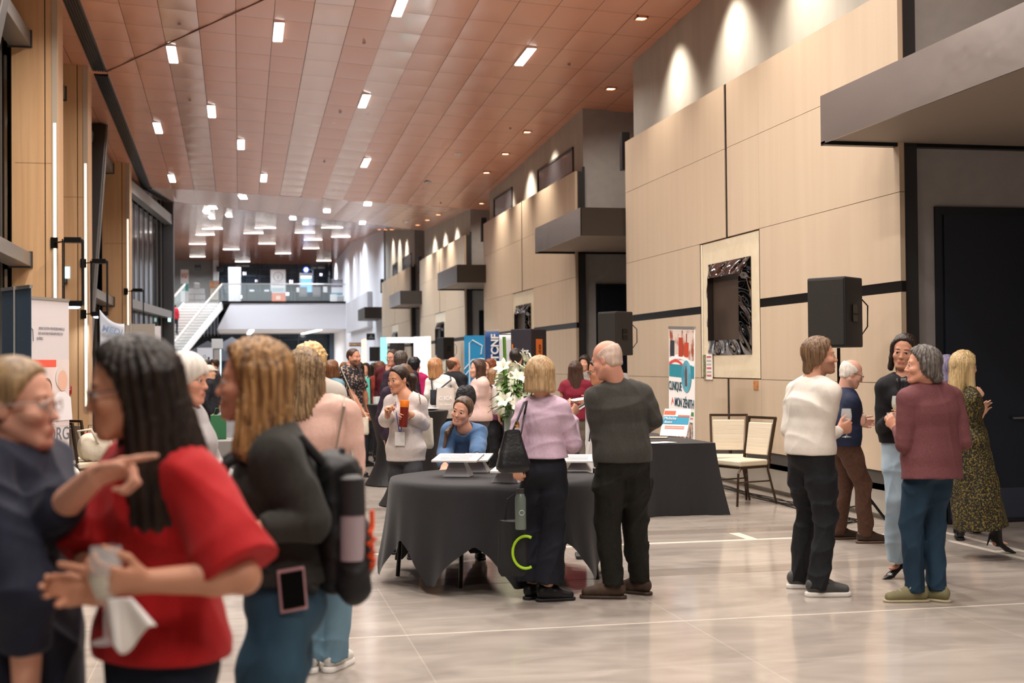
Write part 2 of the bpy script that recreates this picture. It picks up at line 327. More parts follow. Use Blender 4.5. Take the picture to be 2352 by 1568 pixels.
# ---------------------------------------------------------------- right wall bays
XW, XU = 6.2, 6.4
def zc(y):
    if y < 36: return z1(XU, y)
    if y < 45.6: return P2a(XU).lerp(P2b(XU), (y-36)/9.7).z
    return P2b(XU).lerp(P3b(XU), min(1, (y-45.7)/12.8)).z if y < 58.5 else 8.6
ntrim = 2
for k in range(4):
    y0, y1 = NEAR[k], FARY[k]; yr = y0+.12
    up = MB()       # upper wall and the return that faces the camera
    n = 8
    for i in range(n):
        a, b = yr+(y1+.15-yr)*i/n, yr+(y1+.15-yr)*(i+1)/n
        up.add([(XU, a, 0), (XU, b, 0), (XU, b, zc(b)+.1), (XU, a, zc(a)+.1)], [(0, 1, 2, 3)])
    up.add([(XU, y1+.15, 0), (10, y1+.15, 0), (10, y1+.15, 8.4), (XU, y1+.15, 8.4)], [(0, 1, 2, 3)])
    struct(up.build('wall_right_upper' if k == 0 else 'wall_right_upper', grey_wall, fix=False))
    rt_ = MB(); rt_.add([(XU, yr, 0), (10, yr, 0), (10, yr, 8.6), (XU, yr, 8.6)], [(0, 1, 2, 3)])
    rt_.add([(9.2, (FARY[k-1] if k else -14), 0), (9.2, yr, 0), (9.2, yr, 8.6), (9.2, (FARY[k-1] if k else -14), 8.6)], [(0, 1, 2, 3)])
    struct(rt_.build('wall_right_return', grey_dark, fix=False))
    # wood cladding
    s = (y1-y0)/9.03; ya, yb, yc, yd = y0+3.45*s, y0+4.5*s, y0+4.58*s, y0+5.56*s
    g = .006; p = MB()
    def sheet(a, b, c, d): p.box(XW, XW+.05, a+g/2, b-g/2, c+g/2, d-g/2)
    for (a, b) in ((y0, ya), (ya, yb), (yc, y1)): 
        for (c, d) in ((4.36, 5.2), (3.205, 4.36)): sheet(a, b, c, d)
    for (a, b) in ((y0, ya), (yd, y1)):
        sheet(a, b, 2.35, 3.205); sheet(a, b, 1.372, 2.25)
    for (a, b) in ((y0, ya), (ya, yb), (yc, y1)): sheet(a, b, .5, 1.372)
    struct(p.build('wall_right_cladding', wood))
    bk = MB(); bk.box(XW+.045, XW+.06, y0+.01, y1-.01, .4, 5.19); bk.box(XW+.06, XU, y0+.12, y1-.05, .3, 5.12); struct(bk.build('wall_right_backing', seam))
    bl = MB(); bl.box(XW+.01, XW+.055, y0+.002, ya, 2.25, 2.35); bl.box(XW+.01, XW+.055, yd, y1, 2.25, 2.35); bl.box(XW+.01, XW+.055, yb, yc, 3.2, 5.2); bl.box(XW+.01, XW+.055, yb, yc, .4, 1.37)
    bl.box(XW+.012, XW+.05, ya-.0, ya+.045*s, 1.37, 3.2); bl.box(XW+.012, XW+.05, yd-.045*s, yd, 1.37, 3.2)
    struct(bl.build('trim_%d' % ntrim, black_metal)); ntrim += 1
    ba = MB(); ba.box(XW+.02, XU, y0, y1, .37, .5); struct(ba.build('baseboard_right', mat('base_dark', '4A4642', .5)))
    ba = MB(); ba.box(XW+.06, XU, y0, y1, .06, .37); ba.box(XW+.12, XU, y0, y1, 0, .06); struct(ba.build('baseboard_right_lower', mat('base_grey', 'A39C92', .5)))
    # corner dark reveal at the near end of the cladding
    rv = MB(); rv.box(XW+.06, XU+.0, y0+.03, yr+.005, 0, 5.2); rv.box(XU-.02, XU+.02, yr-.03, yr+.01, 0, 5.3); struct(rv.build('trim_%d' % ntrim, charcoal)); ntrim += 1
    # stone niche with mirrored frame
    nm = ordn[k]
    t = thing('niche_display', 'cream stone niche with a mirrored frame round a dark screen in the %s wood bay' % nm, 'wall display', (XW+.02, (ya+yd)/2, 0), 0, 'mirrored niches in the wood bays')
    hw = (yd-ya)/2-.05*s; c = MB(); c.box(-.005, .03, -hw, hw, 1.385, 3.19); c.build('stone_panel', marble, t)
    fw, fz0, fz1 = .75*s, 1.68, 2.90; iw, iz0, iz1 = fw-.2*s, 1.87, 2.70
    q = MB(); O = [(-.012, -fw, fz0), (-.012, fw, fz0), (-.012, fw, fz1), (-.012, -fw, fz1)]; I = [(-.10, -iw, iz0), (-.10, iw, iz0), (-.10, iw, iz1), (-.10, -iw, iz1)]; K = [(-.01, -iw, iz0), (-.01, iw, iz0), (-.01, iw, iz1), (-.01, -iw, iz1)]
    for i in range(4):
        j = (i+1) % 4
        def pt(a, b): 
            o_ = Vector(O[i]).lerp(Vector(O[j]), a); i_ = Vector(I[i]).lerp(Vector(I[j]), a); r_ = o_.lerp(i_, b)
            r_.x -= .016*math.sin(a*15+i*2+b*2.5)*math.sin(b*math.pi)+.008*math.sin(a*31+b*5+i)*math.sin(b*math.pi); return r_
        q.grid(pt, 60, 12); q.add([I[i], I[j], K[j], K[i]], [(0, 1, 2, 3)])
    q.build('mirror_frame', chrome, t, True)
    c = MB(); c.box(-.016, -.008, -iw, iw, iz0, iz1); c.build('dark_panel', mat('niche_dark', '3B322C', .3, 0, '55463B', (1.2, 1.2, 1.2), 2), t)
    c = MB(); c.box(-.02, -.01, hw-.035, hw+.0, 1.385, 3.19); c.build('edge_strip', mat('stone_edge', 'EFE6D2', .3), t)
    # canopy over the recess door
    cx, cy0, cy1 = 5.45, yr-3.35, yr
    t = thing('door_canopy', ['large nearest door canopy with a brushed metal fascia','second door canopy, beyond the first wood bay','third door canopy along the wall','fourth small door canopy along the wall'][k], 'canopy', (cx, cy0, 3.66), 0, 'door canopies')
    c = MB(); c.box(.012, 4.2, .012, cy1-cy0-.02, .02, .44); c.build('canopy_body', mat('canopy_brown', '94877B', .6, .1), t)
    c = MB(); c.box(0, .012, 0, cy1-cy0, 0, .46); c.build('side_fascia', fascia, t)
    c = MB(); c.box(0, 4.2, 0, .012, 0, .46); c.build('front_fascia', mat('canopy_front', '3F3933', .55, .2), t)
    c = MB(); c.box(.0, 4.2, cy1-cy0-.09, cy1-cy0, -.015, .02); c.build('shadow_gap', black_metal, t)
    # door in the recess
    d = MB(); x0, x1 = XU+.22, 8.75; 
    d.box(x0, x1, yr-.03, yr, 0, 3.08)
    do = struct(d.build('door_%d' % (k+1), mat('door_navy', '10151E', .35)))
    d = MB()
    for xx in (x0+.06, (x0+x1)/2): d.box(xx+.02, xx+(x1-x0)/2-.08, yr-.05, yr-.03, .02, 3.0)
    d.build('leaf', mat('door_leaf', '121925', .4), do)
    d = MB(); d.box(x0+.1, (x0+x1)/2-.05, yr-.055, yr-.05, .05, .34); d.box((x0+x1)/2+.1, x1-.1, yr-.055, yr-.05, .05, .34); d.build('kick_plate', mat('kick_plate', '4A5060', .3, .8), do)
    d = MB(); d.tube([((x0+x1)/2-.12, yr-.09, 1.02), ((x0+x1)/2-.3, yr-.09, 1.02)], .012, 8); d.tube([((x0+x1)/2-.12, yr-.09, 1.02), ((x0+x1)/2-.12, yr-.03, 1.02)], .014, 8); d.build('door_handle', mat('handle_steel', '9FA2A8', .25, .9), do)
# slim loudspeakers hung at the far top corner of the bays
for k in range(4):
    y = FARY[k]+.02; t = thing('column_speaker', 'slim black column loudspeaker at the far top corner of the %s wood bay' % ordn[k], 'speaker', (XW+.02, y, 4.75), 0, 'column speakers on the bays')
    a = MB(); a.box(-.06, .08, .02, .16, .0, .62); a.build('cabinet', charcoal, t, bevel=.01)
# dark clerestory windows above bays two and four
nw = 1
for (k, spans) in ((1, ((24.6, 27.6), (30.4, 32.6))), (3, ((49.0, 51.6), (53.4, 55.0)))):
    for (a, b) in spans:
        q = MB(); q.box(XU-.012, XU+.01, a, b, 5.32, 5.75); wo = struct(q.build('window_%d' % nw, mat('clerestory', '4A4A50', .15, .6, bump=.01, bscale=(1, 3, 1)))); nw += 1
        q = MB(); 
        for (c, d, e, f) in ((a-.04, a, 5.28, 5.79), (b, b+.04, 5.28, 5.79), (a-.04, b+.04, 5.28, 5.32), (a-.04, b+.04, 5.75, 5.79)): q.box(XU-.03, XU, c, d, e, f)
        q.build('window_frame', mat('frame_dark', '3c3a38', .5), wo)
ex = MB(); ex.box(6.9, 7.1, 36.1, 36.165, 4.55, 4.75); tag(ex.build('wall_box', whitep, None, bevel=.01), 'small white box high on the grey return wall of the third bay', 'wall box')
# far white wall block with grey panel
fw_ = MB(); fw_.box(XU, 10, 58.6, 92, 0, 9.4); struct(fw_.build('wall_right_white', white_wall))
fr = MB(); fr.box(XU+.005, 10, 58.55, 58.62, 0, 8.3); struct(fr.build('wall_right_pier', grey_dark))
fr = MB(); fr.box(6.15, XU, 63.8, 76.5, 3.44, 5.15); struct(fr.build('trim_%d' % ntrim, mat('panel_grey', 'B4B2B6', .6))); ntrim += 1
t = thing('door_canopy', 'smallest farthest black canopy on the right wall by the white wall', 'canopy', (5.55, 58.9, 3.66), 0, 'door canopies')
c = MB(); c.box(0, 1.2, 0, 3.4, 0, .52); c.build('canopy_body', mat('canopy_front', '3F3933', .55, .2), t)
for i, y in enumerate((62.5, 66, 70, 74, 78)): spot((5.75, y, 8.3), 420, (.95, .96, 1), 70, (.3, 0, -1))
# enclosing walls behind and beside the camera
en = MB(); en.add([(-9, -13.8, 0), (10, -13.8, 0), (10, -13.8, 9), (-9, -13.8, 9)], [(0, 1, 2, 3)]); struct(en.build('wall_rear', grey_wall, fix=False))
# ================================================================ left side
LX = -3.35
gw = MB(); gw.add([(LX, -13.8, 0), (LX, 33.6, 0), (LX, 33.6, 8.4), (LX, -13.8, 8.4)], [(0, 1, 2, 3)])
wo = struct(gw.build('window_%d' % nw, gloss_black, fix=False)); nw += 1
mu = MB()
for y in [k*1.06-10 for k in range(41)]: mu.box(LX, LX+.05, y, y+.035, 0, 8.2)
mu.build('mullion', mat('mullion_grey', '6F6C6A', .4, .5), wo)
for i, y in enumerate((20.2, 24.15, 33.15)):
    zt = z1(-2.9, y)+.05
    c = MB(); c.box(-3.25, -2.79, y, y+.6, 0, zt); c.box(-2.775, -2.6, y, y+.6, 0, zt)
    co = struct(c.build('column', woodL, bevel=.004))
    c = MB(); c.box(-2.79, -2.775, y+.01, y+.6, 0, zt); c.box(-3.2, -2.62, y-.001, y+.02, 4.6, 4.606); c.build('seam', mat('dark_seam', '4A3626', .7), co)
    c = MB(); c.box(-2.665, -2.625, y-.012, y, .9, 5.2); c.build('led_strip', ledstrip, co)
    c = MB(); c.box(-2.685, -2.605, y-.008, y, .8, zt); c.build('led_channel', mat('channel', 'C9BBA8', .35, .3), co)
    # wall lantern
    ly = y-.24; lx = onY((168, 228, 316)[i], 640, ly).x
    t = thing('wall_lantern', 'tall black open wall lantern on the %s oak column from the camera' % ordn[i], 'lantern', (lx, ly, 2.48), 0, 'black lanterns on the oak columns')
    a = MB(); a.box(-.13, .13, -.09, .09, 0, .085); a.build('lower_box', black_metal, t, bevel=.008)
    a = MB(); a.box(-.12, .12, -.08, .08, .93, 1.01); a.build('upper_box', black_metal, t, bevel=.008)
    for sx in (-1, 1):
        for sy in (-1, 1):
            a = MB(); a.box(sx*.135-.009, sx*.135+.009, sy*.085-.009, sy*.085+.009, .02, .98); a.build('rod', black_metal, t)
    a = MB(); a.lathe([(.0, -.03), (.08, -.028), (.1, -.012), (.1, .0)], 20); a.build('lens', glow('lantern_cool', 'DDEBFF', 6), t, True)
    for z in (.05, .95):
        a = MB(); a.beam((-.13, .0, z), (-.28, .22, z), .02, .02); a.box(-.34, -.24, .215, .235, z-.08, z+.08); a.build('bracket', black_metal, t)
    area_lamp((lx, ly, 2.44), .15, .15, 14, (.85, .92, 1)); 
BM = []
for (ya, yb) in ((6, 20.2), (20.8, 24.15), (24.75, 33.15)):
    for (z0, z1_) in ((3.08, 3.28), (6.32, 6.54)):
        b = MB(); b.box(-3.28, -2.98, ya, yb-.03, z0, z1_); o = struct(b.build('beam', steel_paint, bevel=.006))
        b = MB(); b.box(-3.3, -2.955, yb-.03, yb, z0-.02, z1_+.02); b.build('end_plate', steel_dark, o)
def diag(a, b):
    q = MB(); q.beam(a, b, .46, .42, (1, 0, 0)); o = struct(q.build('column', steel_dark, bevel=.01))
    q = MB(); d = Vector((.22, -.22, 0)); q.beam(Vector(a)+d, Vector(b)+d, .05, .05, (1, 0, 0)); q.build('flange', steel_paint, o)
diag((-2.95, 24.9, .6), (-2.95, 29.2, 6.8)); diag((-2.95, 12.5, 1.6), (-2.95, 17.6, 7.2))
# bent glazed wall past the last oak column
pA, pB = Vector((-2.92, 33.8, 0)), Vector((-2.28, 41.9, 0))
g = MB(); g.add([pA, pB, pB+Vector((0, 0, 7.2)), pA+Vector((0, 0, 7.2))], [(0, 1, 2, 3)]); wo = struct(g.build('window_%d' % nw, gloss_black, fix=False)); nw += 1
g = MB()
for k in range(1, 9):
    p = pA.lerp(pB, k/9)+Vector((.05, 0, 0)); g.box(p.x-.012, p.x+.012, p.y-.02, p.y+.02, 0, 7.0)
g.build('mullion', mat('mullion_light', '8f8c8a', .4, .5), wo)
for (za, zb) in ((3.08, 3.3), (6.0, 6.3)):
    g = MB(); g.beam(pA+Vector((.15, 0, (za+zb)/2)), pB+Vector((.15, 0, (za+zb)/2)), .22, zb-za); struct(g.build('beam', steel_paint))
g = MB(); g.box(-2.36, -1.98, 41.9, 42.5, 0, 7.4); struct(g.build('column', steel_dark))
g = MB(); g.box(-2.86, -2.68, 33.76, 34.2, 0, 6.7); struct(g.build('column', steel_dark))
for (px, py, Y, lb) in ((389, 731, 41.6, 'small lit sign on the far steel beam by the dark column'), (155, 626, 23.9, 'small lit sign on the beam behind the nearest lantern')):
    p = onY(px, py, Y); t = thing('lit_sign', lb, 'sign', p); a = MB(); a.box(-.05, .05, -.03, .03, -.11, .11); a.build('case', mat('sign_case', 'C9D3D3', .4), t)
    a = MB(); a.box(-.04, .04, -.036, -.03, -.1, .1); a.build('sign_face', glow('sign_cyan', 'BFF3EC', 2.5), t)
p = onY(158, 895, 24.13); t = thing('fire_alarm', 'red fire alarm pull station on the second oak column', 'fire alarm', (p.x, 24.15, p.z))
a = MB(); a.box(-.05, .05, -.04, 0, -.065, .065); a.build('alarm_box', mat('alarm_red', 'B4201E', .4), t, bevel=.006)
a = MB(); a.box(-.012, .012, -.05, -.038, -.035, .02); a.box(-.03, .03, -.05, -.038, -.0, .02); a.box(-.03, -.005, -.044, -.038, .04, .055); a.box(.005, .03, -.044, -.038, .04, .055); a.build('pull_handle', whitep, t)
# left enclosure beyond the bent wall
g = MB(); g.add([(-14, 42.5, 0), (-2.3, 42.5, 0), (-2.3, 42.5, 8), (-14, 42.5, 8)], [(0, 1, 2, 3)]); g.add([(-9, 42, 0), (-9, 94, 0), (-9, 94, 9), (-9, 42, 9)], [(0, 1, 2, 3)]); struct(g.build('wall_left_far', mat('left_far_blue', '39434C', .6), fix=False))
# ================================================================ balcony
BZ, BY = 5.41, 80.0
b = MB(); b.prism([(-.48, 5.33), (6.4, 5.33), (6.4, 3.77), (-1.28, 3.77)], 'y', BY, BY+.3); struct(b.build('balcony_fascia', white_wall))
b = MB(); b.box(-1.28, 10, BY+.3, 93, 3.75, 3.8); struct(b.build('balcony_soffit', white_wall))
b = MB(); b.box(-9, 10, BY+.05, 93, BZ-.1, BZ); struct(b.build('balcony_floor', mat('balcony_carpet', '6a6663', .8)))
b = MB(); b.box(-1.05, 6.4, BY-.06, BY+.1, 5.33, 5.45); struct(b.build('trim_%d' % ntrim, black_metal)); ntrim += 1
for i, (p, q) in enumerate((((578, 756), (572, 775)), ((734, 756), (696, 775)))):
    P, Q = onY(p[0], p[1], 80.9), onY(q[0], q[1], 91.0); P.z = Q.z = 3.735; t = thing('linear_light', 'recessed line light in the white soffit under the balcony, %s' % ['left one', 'right one'][i], 'ceiling light', (0, 0, 0), 0, 'line lights under the balcony')
    a = MB(); a.beam(P, Q, .28, .02); a.build('diffuser', lampw, t); area_lamp(((P.x+Q.x)/2, (P.y+Q.y)/2, 3.68), .3, 8, 350, (1, .97, .95))
for x in (-.5, 3.5): area_lamp((x, 86.5, 3.66), 2.5, 6, 160, (1, .97, .95))
rail_steel = mat('handrail_steel', 'C9C6C3', .3, .8); glassm = mat('clear_glass', 'E4F0EE', .03, 0, alpha=.10, spec=.6)
t = thing('balcony_railing', 'glass balustrade with steel handrail along the balcony edge', 'railing', (0, BY, BZ))
for k in range(5):
    a = MB(); x0 = -1.0+1.48*k; a.box(x0+.01, x0+1.47, -.02, -.008, .06, 1.04); a.build('glass_panel', glassm, t)
a = MB(); a.tube([(-1.0, -.01, 1.08), (6.4, -.01, 1.08)], .035, 8); a.build('handrail', rail_steel, t)
# staircase
t = thing('staircase', 'white stair with glass balustrade rising to the balcony', 'staircase', (-1.02, BY, BZ))
st = MB(); ns = 31
for k in range(ns):
    z = -.1745*(k+1); yk = 1.7*z; xk = .7*z
    st.hexa([(xk-2.1, yk-.02, z-.05), (xk, yk-.02, z-.05), (xk+.21, yk+.3, z-.05), (xk-1.9, yk+.3, z-.05), (xk-2.1, yk-.02, z), (xk, yk-.02, z), (xk+.21, yk+.3, z), (xk-1.9, yk+.3, z)])
st.build('treads', mat('stair_white', 'ECE9E6', .5), t)
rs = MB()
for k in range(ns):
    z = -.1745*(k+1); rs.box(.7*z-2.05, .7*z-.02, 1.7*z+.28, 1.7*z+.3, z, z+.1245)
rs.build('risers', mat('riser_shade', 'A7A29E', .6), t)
st = MB(); e = Vector((.7*-5.41, 1.7*-5.41, -5.41)); st.beam((.04, 0, -.22), e+Vector((.04, 0, -.1)), .06, .42); st.beam((-2.14, 0, -.22), e+Vector((-2.14, 0, -.1)), .06, .42); st.build('stringer', mat('stair_white', 'ECE9E6'), t)
st = MB(); st.beam((.05, 0, 1.05), e+Vector((.05, 0, 1.05)), .07, .1); st.beam((-2.1, 0, 1.05), e+Vector((-2.1, 0, 1.05)), .07, .1); st.build('handrail', mat('rail_beige', 'D5CCC2', .4, .4), t)
st = MB(); st.add([(.05, 0, .05), tuple(e+Vector((.05, 0, .05))), tuple(e+Vector((.05, 0, 1.0))), (.05, 0, 1.0)], [(0, 1, 2, 3)]); st.add([(-2.1, 0, .05), tuple(e+Vector((-2.1, 0, .05))), tuple(e+Vector((-2.1, 0, 1.0))), (-2.1, 0, 1.0)], [(0, 1, 2, 3)]); st.build('glass_panel', glassm, t, solid=.015)
st = MB()
for k in range(13):
    x = -.2-.2*k*1.0; zt = -.2+x/.7*.95; st.box(x-.012, x+.012, -.05, -.03, -2.0-.02*k, min(0, zt+.6))
st.build('hanging_rod', rail_steel, t)
for k in range(7):
    z = -.5-.42*k*1.0; area_lamp((-1.02+.7*z-1.0, BY+1.7*z-.0, BZ+z+2.6), 1.2, .3, 25, (1, .98, .97))
# balcony back
b = MB(); b.box(-9, -1.6, 89.5, 89.7, BZ, 9); struct(b.build('wall_balcony', mat('balcony_grey', '8E8A86', .8)))
b = MB(); b.box(-1.65, -1.3, 88.9, 89.8, BZ, 9); struct(b.build('column', mat('pale_post', 'CFCBC7', .6)))
b = MB(); b.add([(-1.4, 91.5, 0), (9, 91.5, 0), (9, 91.5, 9), (-1.4, 91.5, 9)], [(0, 1, 2, 3)]); wo = struct(b.build('window_%d' % nw, mat('blue_night_glass', '1D2A35', .06, 0), fix=False)); nw += 1
b = MB()
for k in range(8): b.box(-1.2+1.3*k, -1.12+1.3*k, 91.38, 91.5, 0, 9)
for z in (1.1, 2.6, 3.3, 6.6, 7.7): b.box(-1.4, 9, 91.4, 91.5, z, z+.08)
b.build('mullion', mat('navy_frame', '232B36', .5), wo)
b = MB(); b.box(-9, -1.4, 92.5, 92.6, 0, 3.8); struct(b.build('wall_far_left', mat('far_dark', '2A3038', .6)))
b = MB(); b.box(6.1, 6.5, 90.2, 90.8, 0, 3.8); struct(b.build('column', mat('navy_post', '3A4350', .5)))
b = MB(); b.box(6.5, 10, 90.6, 91.2, 0, 3.8); struct(b.build('wall_far_right', white_wall))
for i, (x, z, s) in enumerate(((.2, 6.3, .18), (1.2, 7.4, .14), (2.9, 6.9, .2), (3.3, 6.5, .2), (3.55, 7.35, .22), (4.1, 6.75, .2), (-.3, 7.5, .15), (.4, 7.9, .2), (5.6, 7.85, .16), (2.6, 5.95, .18))):
    a = MB(); a.box(x-s/2, x+s/2, 91.3, 91.36, z-s/2, z+s/2); tag(a.build('window_lamp', glow('window_dot', 'F4F0FF', 4)), 'small bright lamp at the dark balcony windows, %s from the left' % ordn[[1, 3, 5, 6, 7, 8, 0, 2, 9, 4][i]], 'lamp', 'small lamps at the balcony windows')  # glowing squares stand for ceiling lights reflected in the glass
# balcony furniture ------------------------------------------------
def at(px, py, Y): return onY(px, py, Y)
def banner(px, D, w, h, rz, label, name='rollup_banner', cat='banner', z=0.0, base=True, face='F2F0EE', tilt=0.0, group=None, pxy=None):
    """pull-up banner: base, sheet, top rail; returns root; local x across, -y front"""
    p = onD(px, 839, D); t = thing(name, label, cat, (p.x, p.y, z), rz, group)
    a = MB(); a.box(-w/2, w/2, -.003, .003, .06, h-.03); a.build('sheet', mat('sheet_'+face, face, .55), t)
    if base: a = MB(); a.box(-w/2-.02, w/2+.02, -.09, .09, 0, .07); a.build('base', mat('aluminium', 'B9B7B3', .35, .7), t, bevel=.01)
    a = MB(); a.box(-w/2, w/2, -.014, .014, h-.03, h); a.build('top_rail', mat('aluminium', 'B9B7B3', .35, .7), t)
    return t
def patch(t, x0, x1, z0, z1, col, name='printed_panel', y=-.0045, rough=.55, col2=None, scale=(8, 8, 8), sharp=None, label=None):
    a = MB(); a.box(x0, x1, y-.0008, y+.0008, z0, z1); o = a.build(name, mat('print_%s_%s' % (col, col2), col, rough, 0, col2, scale, 5, sharp=sharp), t)
    if label: o['label'] = label
    return o
FR = (H90, 0, 0)
ink = mat('ink_dark', '33363A', .6); inkw = mat('ink_white', 'F4F4F4', .6); inkg = mat('ink_grey', '8B8B92', .6)
YB = 82.0
t = banner(640, YB, .93, 2.2, 0, 'white roll-up banner with an orange foot on the balcony', z=BZ)
patch(t, -.46, .46, .07, .72, 'F07F3C', col2='C77A72', scale=(1.2, 1, 1)); patch(t, -.46, .46, .74, 1.05, 'C9D8DA')
a = MB(); n = 40
for k in range(n):
    A, B = 2*math.pi*k/n, 2*math.pi*(k+1)/n; a.hexa([(.27*math.cos(A), -.007, 1.75+.27*math.sin(A)), (.3*math.cos(A), -.007, 1.75+.3*math.sin(A)), (.3*math.cos(B), -.007, 1.75+.3*math.sin(B)), (.27*math.cos(B), -.007, 1.75+.27*math.sin(B)), (.27*math.cos(A), -.004, 1.75+.27*math.sin(A)), (.3*math.cos(A), -.004, 1.75+.3*math.sin(A)), (.3*math.cos(B), -.004, 1.75+.3*math.sin(B)), (.27*math.cos(B), -.004, 1.75+.27*math.sin(B))])
a.beam((0, -.006, 1.58), (0, -.006, 1.8), .04, .004); a.beam((0, -.006, 1.8), (-.14, -.006, 1.9), .03, .004); a.beam((0, -.006, 1.8), (.14, -.006, 1.9), .03, .004); a.build('round_emblem', inkg, t)
for k, z in enumerate((1.36, 1.28, 1.2)): patch(t, -.36, .36, z, z+.03, 'A9A9AE', 'text_line')
for k, z in enumerate((.98, .9, .82)): patch(t, -.36, .3, z, z+.03, '8E9A9C', 'text_line', y=-.007)
patch(t, -.14, .14, .3, .55, 'E7C3B0', 'pale_square', y=-.007)
p = at(539, 652, YB); t = thing('folding_screen', 'tall plain grey folding panel at the top of the stair on the balcony', 'panel', (p.x, YB, BZ)); 
a = MB(); a.box(-.37, .0, -.02, .02, .03, 2.22); a.build('left_leaf', mat('panel_pale', 'BFBDC0', .6), t); a = MB(); a.box(.005, .37, -.02, .02, .03, 2.22); a.build('right_leaf', mat('panel_pale', 'BFBDC0'), t); a = MB(); a.box(-.34, .34, -.15, .15, 0, .03); a.build('base', charcoal, t)
p = at(590, 690, YB); t = thing('clothed_table', 'black clothed table between the grey panel and the orange banner on the balcony', 'table', (p.x, YB+.2, BZ)); a = MB(); a.box(-.9, .9, -.35, .35, 0, .74); a.build('tablecloth', mat('cloth_black', '1C1B1E', .8, bump=.01, bscale=(3, 3, .5)), t)
for i, q in enumerate((-.3, .15, .6)): a = MB(); a.box(p.x+q-.14, p.x+q+.14, YB+.0, YB+.2, BZ+.74, BZ+.84); tag(a.build('brochure_box', whitep if i != 1 else charcoal), ['white brochure box, left one on the balcony table', 'dark brochure box on the balcony table', 'white brochure box, right one on the balcony table'][i], 'box')
p = at(706, 660, YB); t = thing('information_kiosk', 'blue lit information kiosk screen on the balcony', 'kiosk', (p.x, YB+1.5, BZ))
a = MB(); a.box(-.4, .4, -.1, .1, 0, 2.0); a.build('housing', mat('kiosk_grey', 'B9BCC4', .4), t); a = MB(); a.box(-.33, .33, -.115, -.1, .55, 1.6); a.build('screen', glow('screen_blue', '6FA8FF', 2.2), t)
a = MB(); a.box(-.33, .33, -.115, -.1, 1.65, 1.8); a.build('screen_title', glow('screen_white', 'F4F8FF', 3), t)
a = MB(); a.prism([(.2*math.cos(k*math.pi/12), 2.2+.2*math.sin(k*math.pi/12)) for k in range(24)], 'y', -.06, .0); a.build('round_sign', glow('sign_blue', '3E62C8', 1.2), t)
a = MB(); a.prism([(.13*math.cos(k*math.pi/12), 2.2+.13*math.sin(k*math.pi/12)) for k in range(24)], 'y', -.075, -.06); a.build('sign_disc', glow('screen_white', 'F4F8FF', 3), t)
a = MB(); a.box(-.02, .02, -.085, -.075, 2.12, 2.22); a.box(-.02, .02, -.085, -.075, 2.24, 2.28); a.build('letter_i', glow('sign_blue', '3E62C8', 1.2), t)
def simple_chair(px, py, Y, z, label):
    p = at(px, py, Y); t = thing('side_chair', label, 'chair', (p.x, Y, z), 0, 'grey chairs on the balcony')
    a = MB(); a.box(-.24, .24, -.24, .24, .42, .48); a.build('seat', mat('chair_grey', '5E5B5B', .7), t, bevel=.02)
    a = MB(); a.box(-.24, .24, -.27, -.22, .5, 1.02); a.build('backrest', mat('chair_grey', '5E5B5B'), t, bevel=.02)
    for sx in (-.21, .21):
        for sy in (-.22, .22): a = MB(); a.tube([(sx, sy, 0), (sx, sy, .43)], .013, 6); a.build('leg', black_metal, t)
simple_chair(696, 690, YB, BZ, 'grey chair in front of the information kiosk, left one'); simple_chair(727, 690, YB, BZ, 'grey chair in front of the information kiosk, right one')
t = thing('clothed_table', 'dark clothed table behind the two grey balcony chairs', 'table', (at(712, 690, YB).x, YB+.9, BZ)); a = MB(); a.box(-.9, .9, -.3, .3, 0, .74); a.build('tablecloth', mat('cloth_black'), t)
for i, (px, w_, h_) in enumerate(((685, .22, .3), (747, .26, .36))):
    p = at(px, 660, YB+.8); a = MB(); a.box(p.x-w_/2, p.x+w_/2, YB+.8, YB+.82, BZ+.74, BZ+.74+h_); tag(a.build('table_sign', whitep), 'small white table sign at the %s end of the dark balcony table' % ['left', 'right'][i], 'sign')
t = banner(776, YB, .75, 1.55, 0, 'roll-up banner with a dark purple head near the white wall on the balcony', z=BZ, face='D9D9DC'); patch(t, -.37, .37, 1.05, 1.5, '4A4254', col2='6A6274'); patch(t, -.37, .37, .55, .7, '5C93A8')
for k in range(3): patch(t, -.3, .3, 1.38-.1*k, 1.41-.1*k, 'D8D6DE', 'text_line', y=-.007)
for i, (px, h_) in enumerate(((766, .55), (783, .45))):
    p = at(px, 690, YB-.3); a = MB(); a.box(p.x-.2, p.x+.2, YB-.5, YB-.15, BZ, BZ+h_); tag(a.build('carton', mat('carton_%d' % i, ['C7C5C3', '8b8a8c'][i], .7), None, bevel=.01), ['white carton before the purple-headed banner', 'grey carton beside the white wall on the balcony'][i], 'box')
t = banner(425, YB, .5, 2.25, .3, 'narrow roll-up banner with a green lower half at the far left of the balcony', z=BZ, face='E3DED8'); patch(t, -.24, .24, .9, 1.35, '4C9A8C'); patch(t, -.2, .2, 1.7, 2.05, 'B05A48', col2='D8C8B8', scale=(9, 9, 9), sharp=(.45, .55))
t = banner(493, YB+1, .62, 1.6, 0, 'brown and orange roll-up banner at the left of the balcony', z=BZ, face='8E7C68'); patch(t, -.3, .3, 1.15, 1.55, 'B8A48C', col2='E07A2E', scale=(4, 4, 4), sharp=(.5, .56)); patch(t, -.24, .24, .4, 1.1, 'D9CDBB')
for k in range(5): patch(t, -.18, .18, 1.0-.12*k, 1.03-.12*k, '6E6152', 'text_line', y=-.007)
stack = [(452, 2.0), (440, .0), (453, .0), (466, .0), (440, .5), (453, .5), (465, .5), (452, 1.0), (440, 1.0), (464, 1.0), (452, 1.5)]
